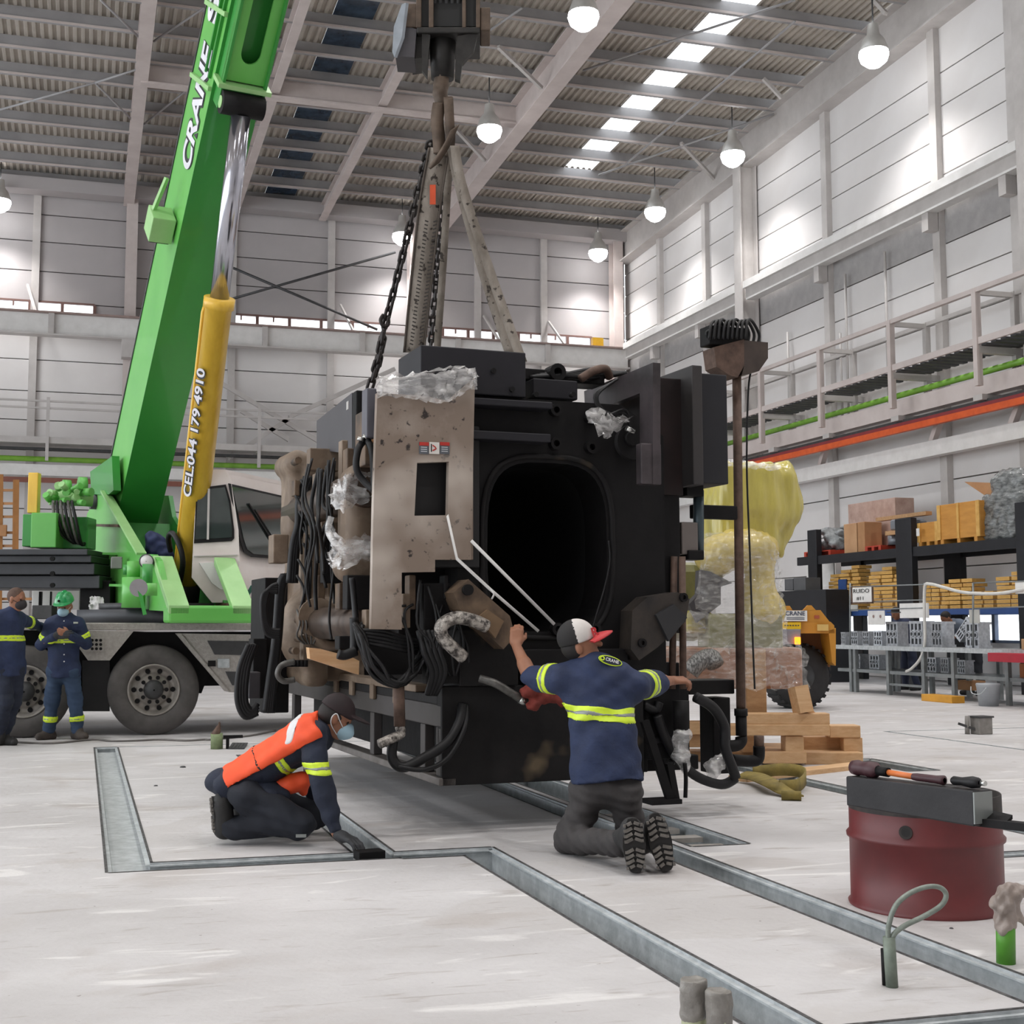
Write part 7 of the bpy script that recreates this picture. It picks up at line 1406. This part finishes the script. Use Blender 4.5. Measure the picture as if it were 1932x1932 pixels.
# ================================================================ FOREGROUND PIECES
m_drum = M('drum_red', '#6e2a2b', .45, 0, col2='#572223', scale=3, amount=.6, bump=.06); m_burn = M('burnt_edge', '#3a3431', .7, .2, col2='#1e1b1b', scale=14)
dc = G(1749, 1707); dr = thing('steel_drum', 'red cut-down steel drum with a round hole, carrying tools on its rim', 'drum', dc)
Rd = .342; H = .52
prof = [(0, Rd+.008), (.012, Rd+.012), (.02, Rd), (.3, Rd), (.31, Rd+.012), (.325, Rd+.014), (.34, Rd), (.44, Rd)]
MB().lathe(dc, dc+V(0, 0, 1), prof, 64).build('drum_shell', m_drum, dr); MB().lathe(dc, dc+V(0, 0, 1), [(.44, Rd), (H, Rd-.001), (H+.004, Rd-.004), (H, Rd-.008), (.012, Rd-.01), (.012, .01)], 64).build('burnt_rim', m_burn, dr)
hd_ = (P(1676, 1573, 5.7)-dc); hd_.z = 0; hd_.normalize(); hc = dc+hd_*Rd+V(0, 0, OX(1676, 1573, (dc+hd_*Rd).x).z); hc.z = P(1676, 1573, (dc+hd_*Rd-Vector(C3)).dot(V(*F3))).z
MB().cyl(hc-hd_*.004, hc+hd_*.004, .02, n=20).build('vent_hole', m_soled, dr); MB().ring(hc-hd_*.004, hc+hd_*.0045, .03, .02, 20).build('hole_scorch', m_burn, dr)
# black steel bar across the rim
zt_ = H+.005
def top(x, y, z): return G(x, y, z)
a = top(1597, 1520, zt_); c = top(1838, 1560, zt_); a.z = c.z = zt_; dx = (c-a).normalized(); nx = V(-dx.y, dx.x, 0)
bar_ = tag(MB().prism([a, c, c+V(0, 0, .135), a+V(0, 0, .125)], nx*.1).build('steel_bar', M('scaled_black_bar', '#29282a', .5, .3, col2='#1d1c1e', scale=6, bump=.08), bevel=.006), 'thick black steel bar lying across the red drum rim', 'bar')
MB().prism([c+V(0, 0, .01)-dx*.001, c+nx*.1+V(0, 0, .01)-dx*.001, c+nx*.1+V(0, 0, .13)-dx*.001, c+V(0, 0, .13)-dx*.001], dx*.006).build('sawn_end', m_sv, bar_)
zt2 = zt_+.14
def onbar(f, s, z=0.): return a+(c-a)*f+nx*s+V(0, 0, .126+.01*f+z)
m_grip = M('maroon_grip', '#43242a', .5); m_han = M('orange_handle', '#d4743a', .45)
hm_ = thing('sledge_hammer', 'maroon-headed mallet with orange handle lying on the black bar', 'hammer', onbar(.1, .05))
h0 = onbar(.08, .05, .033); MB().lathe(h0-dx*.03+nx*.0, h0+dx*.1, [(-.03, .0), (-.028, .03), (0, .034), (.012, .03), (.05, .03), (.062, .034), (.1, .034), (.115, .02)], 20).build('head', m_grip, hm_)
MB().cyl(onbar(.28, .05, .028), onbar(.5, .05, .022), .0125, n=12).build('handle', m_han, hm_); MB().lathe(onbar(.49, .05, .022), onbar(.78, .05, .021), [(0, .014), (.02, .016), (.12, .016), (.16, .02), (.165, .01)], 14).build('grip', m_grip, hm_); MB().cyl(onbar(.2, .05, .03), onbar(.29, .05, .028), .02, n=12).build('collar', m_black, hm_)
th_ = thing('chisel_handle', 'second dark tool grip lying at the right end of the black bar', 'tool', onbar(.9, .05)); MB().lathe(onbar(.78, .055, .024), onbar(1., .055, .026), [(.0, .012), (.01, .018), (.05, .016), (.1, .024), (.13, .02), (.135, .008)], 14).build('grip', m_rubber, th_); MB().cyl(onbar(.99, .055, .026), onbar(1.02, .055, .026), .01, n=10).build('ferrule', m_chrome, th_)
e0 = top(1842, 1550, zt_+.01); e1 = top(2050, 1572, zt_+.03); pv = thing('pry_bar', 'flat dark pry bar sticking out of the drum to the right edge', 'bar', e0); MB().bar(e0, e1, .05, .03).build('shaft', m_black, pv); MB().prism([e0+V(0, 0, .0), e0+(e1-e0)*.3, e0+(e1-e0)*.3+nx*.03+V(0, 0, .02), e0+nx*.06+V(0, 0, .03)], V(0, 0, .015)).build('blade', m_black, pv)
# conduit with cable loop
m_conduit = M('grey_green_conduit', '#7d877b', .5, .2, col2='#646d63', scale=20); m_cable = M('grey_cable', '#8b938a', .45, .1, col2='#6c736b', scale=30)
b = G(1683, 1862); D = (b-Vector(C3)).dot(V(*F3)); p = lambda x, y, d=0.: P(x, y, D+d)
cd = thing('conduit_stub', 'grey-green conduit stub with a big cable loop before the red drum', 'conduit', b)
MB().tube([b, p(1677, 1768)], .022, 14).build('conduit', m_conduit, cd)
MB().tube([p(1678, 1785), p(1676, 1752), p(1688, 1712), p(1712, 1688, .02), p(1745, 1674, .03), p(1772, 1674, .03), p(1785, 1688, .03), p(1776, 1708, .02), p(1745, 1728, .01), p(1708, 1746), p(1686, 1764), p(1680, 1788)], .0095, 8, sub=8).build('cable_loop', m_cable, cd)
MB().tube([p(1670, 1858, .02), p(1667, 1790, .02)], .011, 10).build('black_stub', m_black, cd)
# green taped stub
b = G(1898, 1817); D = (b-Vector(C3)).dot(V(*F3)); p = lambda x, y, d=0.: P(x, y, D+d); gs = thing('green_conduit', 'bright green conduit stub capped with crumpled brown tape at the right edge', 'conduit', b)
MB().tube([b, p(1897, 1735)], .036, 18).build('conduit', M('bright_green_pipe', '#5c9c34', .45, 0, col2='#4b8a2a', scale=8), gs)
s = Soft(np.array(p(1898, 1710))-.16, np.array(p(1898, 1710))+.2, .0065); s.cone(p(1896, 1742), p(1896, 1712), .04, .042, .02).cone(p(1895, 1705), p(1900, 1684), .04, .036, .02).cone(p(1885, 1700), p(1872, 1706), .025, .008, .02).cone(p(1905, 1705), p(1932, 1742), .022, .012, .02).cone(p(1900, 1690), p(1925, 1682), .03, .025, .02)
s.build('tape_cap', M('brown_tape', '#a89a92', .4, 0, col2='#857870', scale=10, bump=.3), gs, noise=.0055, nscale=42)
# twin capped stubs by the lower edge
m_cream = M('cream_pipe', '#a9ad8d', .5, 0, col2='#8d9174', scale=8); m_tape = M('grey_tape', '#8a8680', .45, 0, col2='#6f6b66', scale=14, bump=.3)
for x, yb_, yt, lb, nub in ((1311, 1992, 1846, 'taller taped pipe stub at the lower picture edge, torn tape tip at its left', 1), (1360, 2005, 1868, 'shorter taped pipe stub at the lower picture edge, beside the taller one', 0)):
    b = G(x, yb_); D = (b-Vector(C3)).dot(V(*F3)); st_ = thing('pipe_stub', lb, 'pipe', b, group='taped pipe stubs'); t = P(x-4, yt, D); r = .038 if nub else .035
    MB().tube([b, b.lerp(t, .7)], r, 18).build('pipe', m_cream, st_); s = Soft(np.array(t)-.14, np.array(t)+.1, .0055); s.cone(b.lerp(t, .55), t, r+.004, r+.003, .01); s.cut(t+V(0, 0, .0), (0, 0, 1)); s.ell(t, (r*.8, r*.8, .008), None, .0, '-')
    if nub: s.cone(P(x-14, yt+14, D-.01), P(x-26, yt+22, D-.02), .014, .006, .015)
    s.build('tape_cap', m_tape, st_, noise=.002, nscale=40)
# small pieces further back
b = G(1852, 1385); D = (b-Vector(C3)).dot(V(*F3)); fb = thing('concrete_plinth', 'small grey block with bent bar standing on the floor at the far right', 'block', b)
MB().box(b+V(0, 0, .1), (.2, .16, .2), .1).build('block', M('concrete_grey', '#8f8b87', .7, 0, col2='#77736f', scale=14), fb, bevel=.01); MB().box(b+V(0, 0, .205), (.23, .18, .02), .1).build('cap_plate', m_dkgrey, fb)
MB().bar(P(1808, 1365, D), P(1843, 1377, D-.03), .03).build('bent_bar', m_dkgrey, fb); MB().tube([Vector((P(1825, 1378, D).x, P(1825, 1378, D).y, 0)), P(1825, 1351, D)], .03, 10).build('tube', MATS['concrete_grey'], fb)
b = G(409, 1413); D = (b-Vector(C3)).dot(V(*F3)); gs = thing('green_stub', 'short weathered green pipe stub with rusty cap left of the kneeling man in orange', 'pipe', b)
MB().tube([b, P(409, 1384, D)], .063, 18).build('pipe', M('weathered_green_pipe', '#7c8a63', .7, 0, col2='#5f6b4b', scale=14), gs); s = Soft(np.array(P(409, 1375, D))-.15, np.array(P(409, 1375, D))+.15, .01); s.cone(P(407, 1386, D), P(411, 1372, D), .05, .02, .02).cone(P(413, 1380, D), P(414, 1364, D), .02, .014, .01); s.build('rust_cap', m_rust, gs)
st_ = thing('floor_bracket', 'small dark steel bracket beside the weathered green stub', 'bracket', G(436, 1413)); MB().bb(st_.location.x-.08, st_.location.x+.12, st_.location.y, st_.location.y+.05, .11, .14).bb(st_.location.x-.05, st_.location.x-.02, st_.location.y, st_.location.y+.05, 0, .11).build('bracket_body', m_black, st_)
for k in range(5): MB().bar(G(434+6*k, 1412, .01), G(441+6*k, 1402, .02), .03, .012).build('grating_bar', m_dkgrey, st_)
tag(MB().tube([G(x, y, .012) for x, y in ((30, 1400), (100, 1402), (175, 1395), (210, 1398), (260, 1397), (300, 1395), (350, 1397), (385, 1395), (400, 1395), (470, 1388), (520, 1378))], .012, 6, sub=4).build('floor_cable', M('grey_floor_cable', '#6f6b68', .6)), 'thin grey cable snaking on the floor behind the weathered green stub', 'cable')
rp = random.Random(11)
for k, (x, y, s_) in enumerate(((345, 1448, .03), (294, 1483, .018), (1795, 1752, .01), (1100, 1690, .012))):
    tag(MB().lathe(G(x, y), G(x, y)+V(0, 0, 1), [(0, .01), (0, s_), (s_*.4, s_*.7), (s_*.5, .002)], 7).build('pebble', m_dkgrey), ('dark chip on the floor before the weathered green stub', 'small dark chip on the floor beside the wide shallow trough', 'tiny chip on the floor by the cable loop', 'tiny chip on the floor below the soles')[k], 'chip')
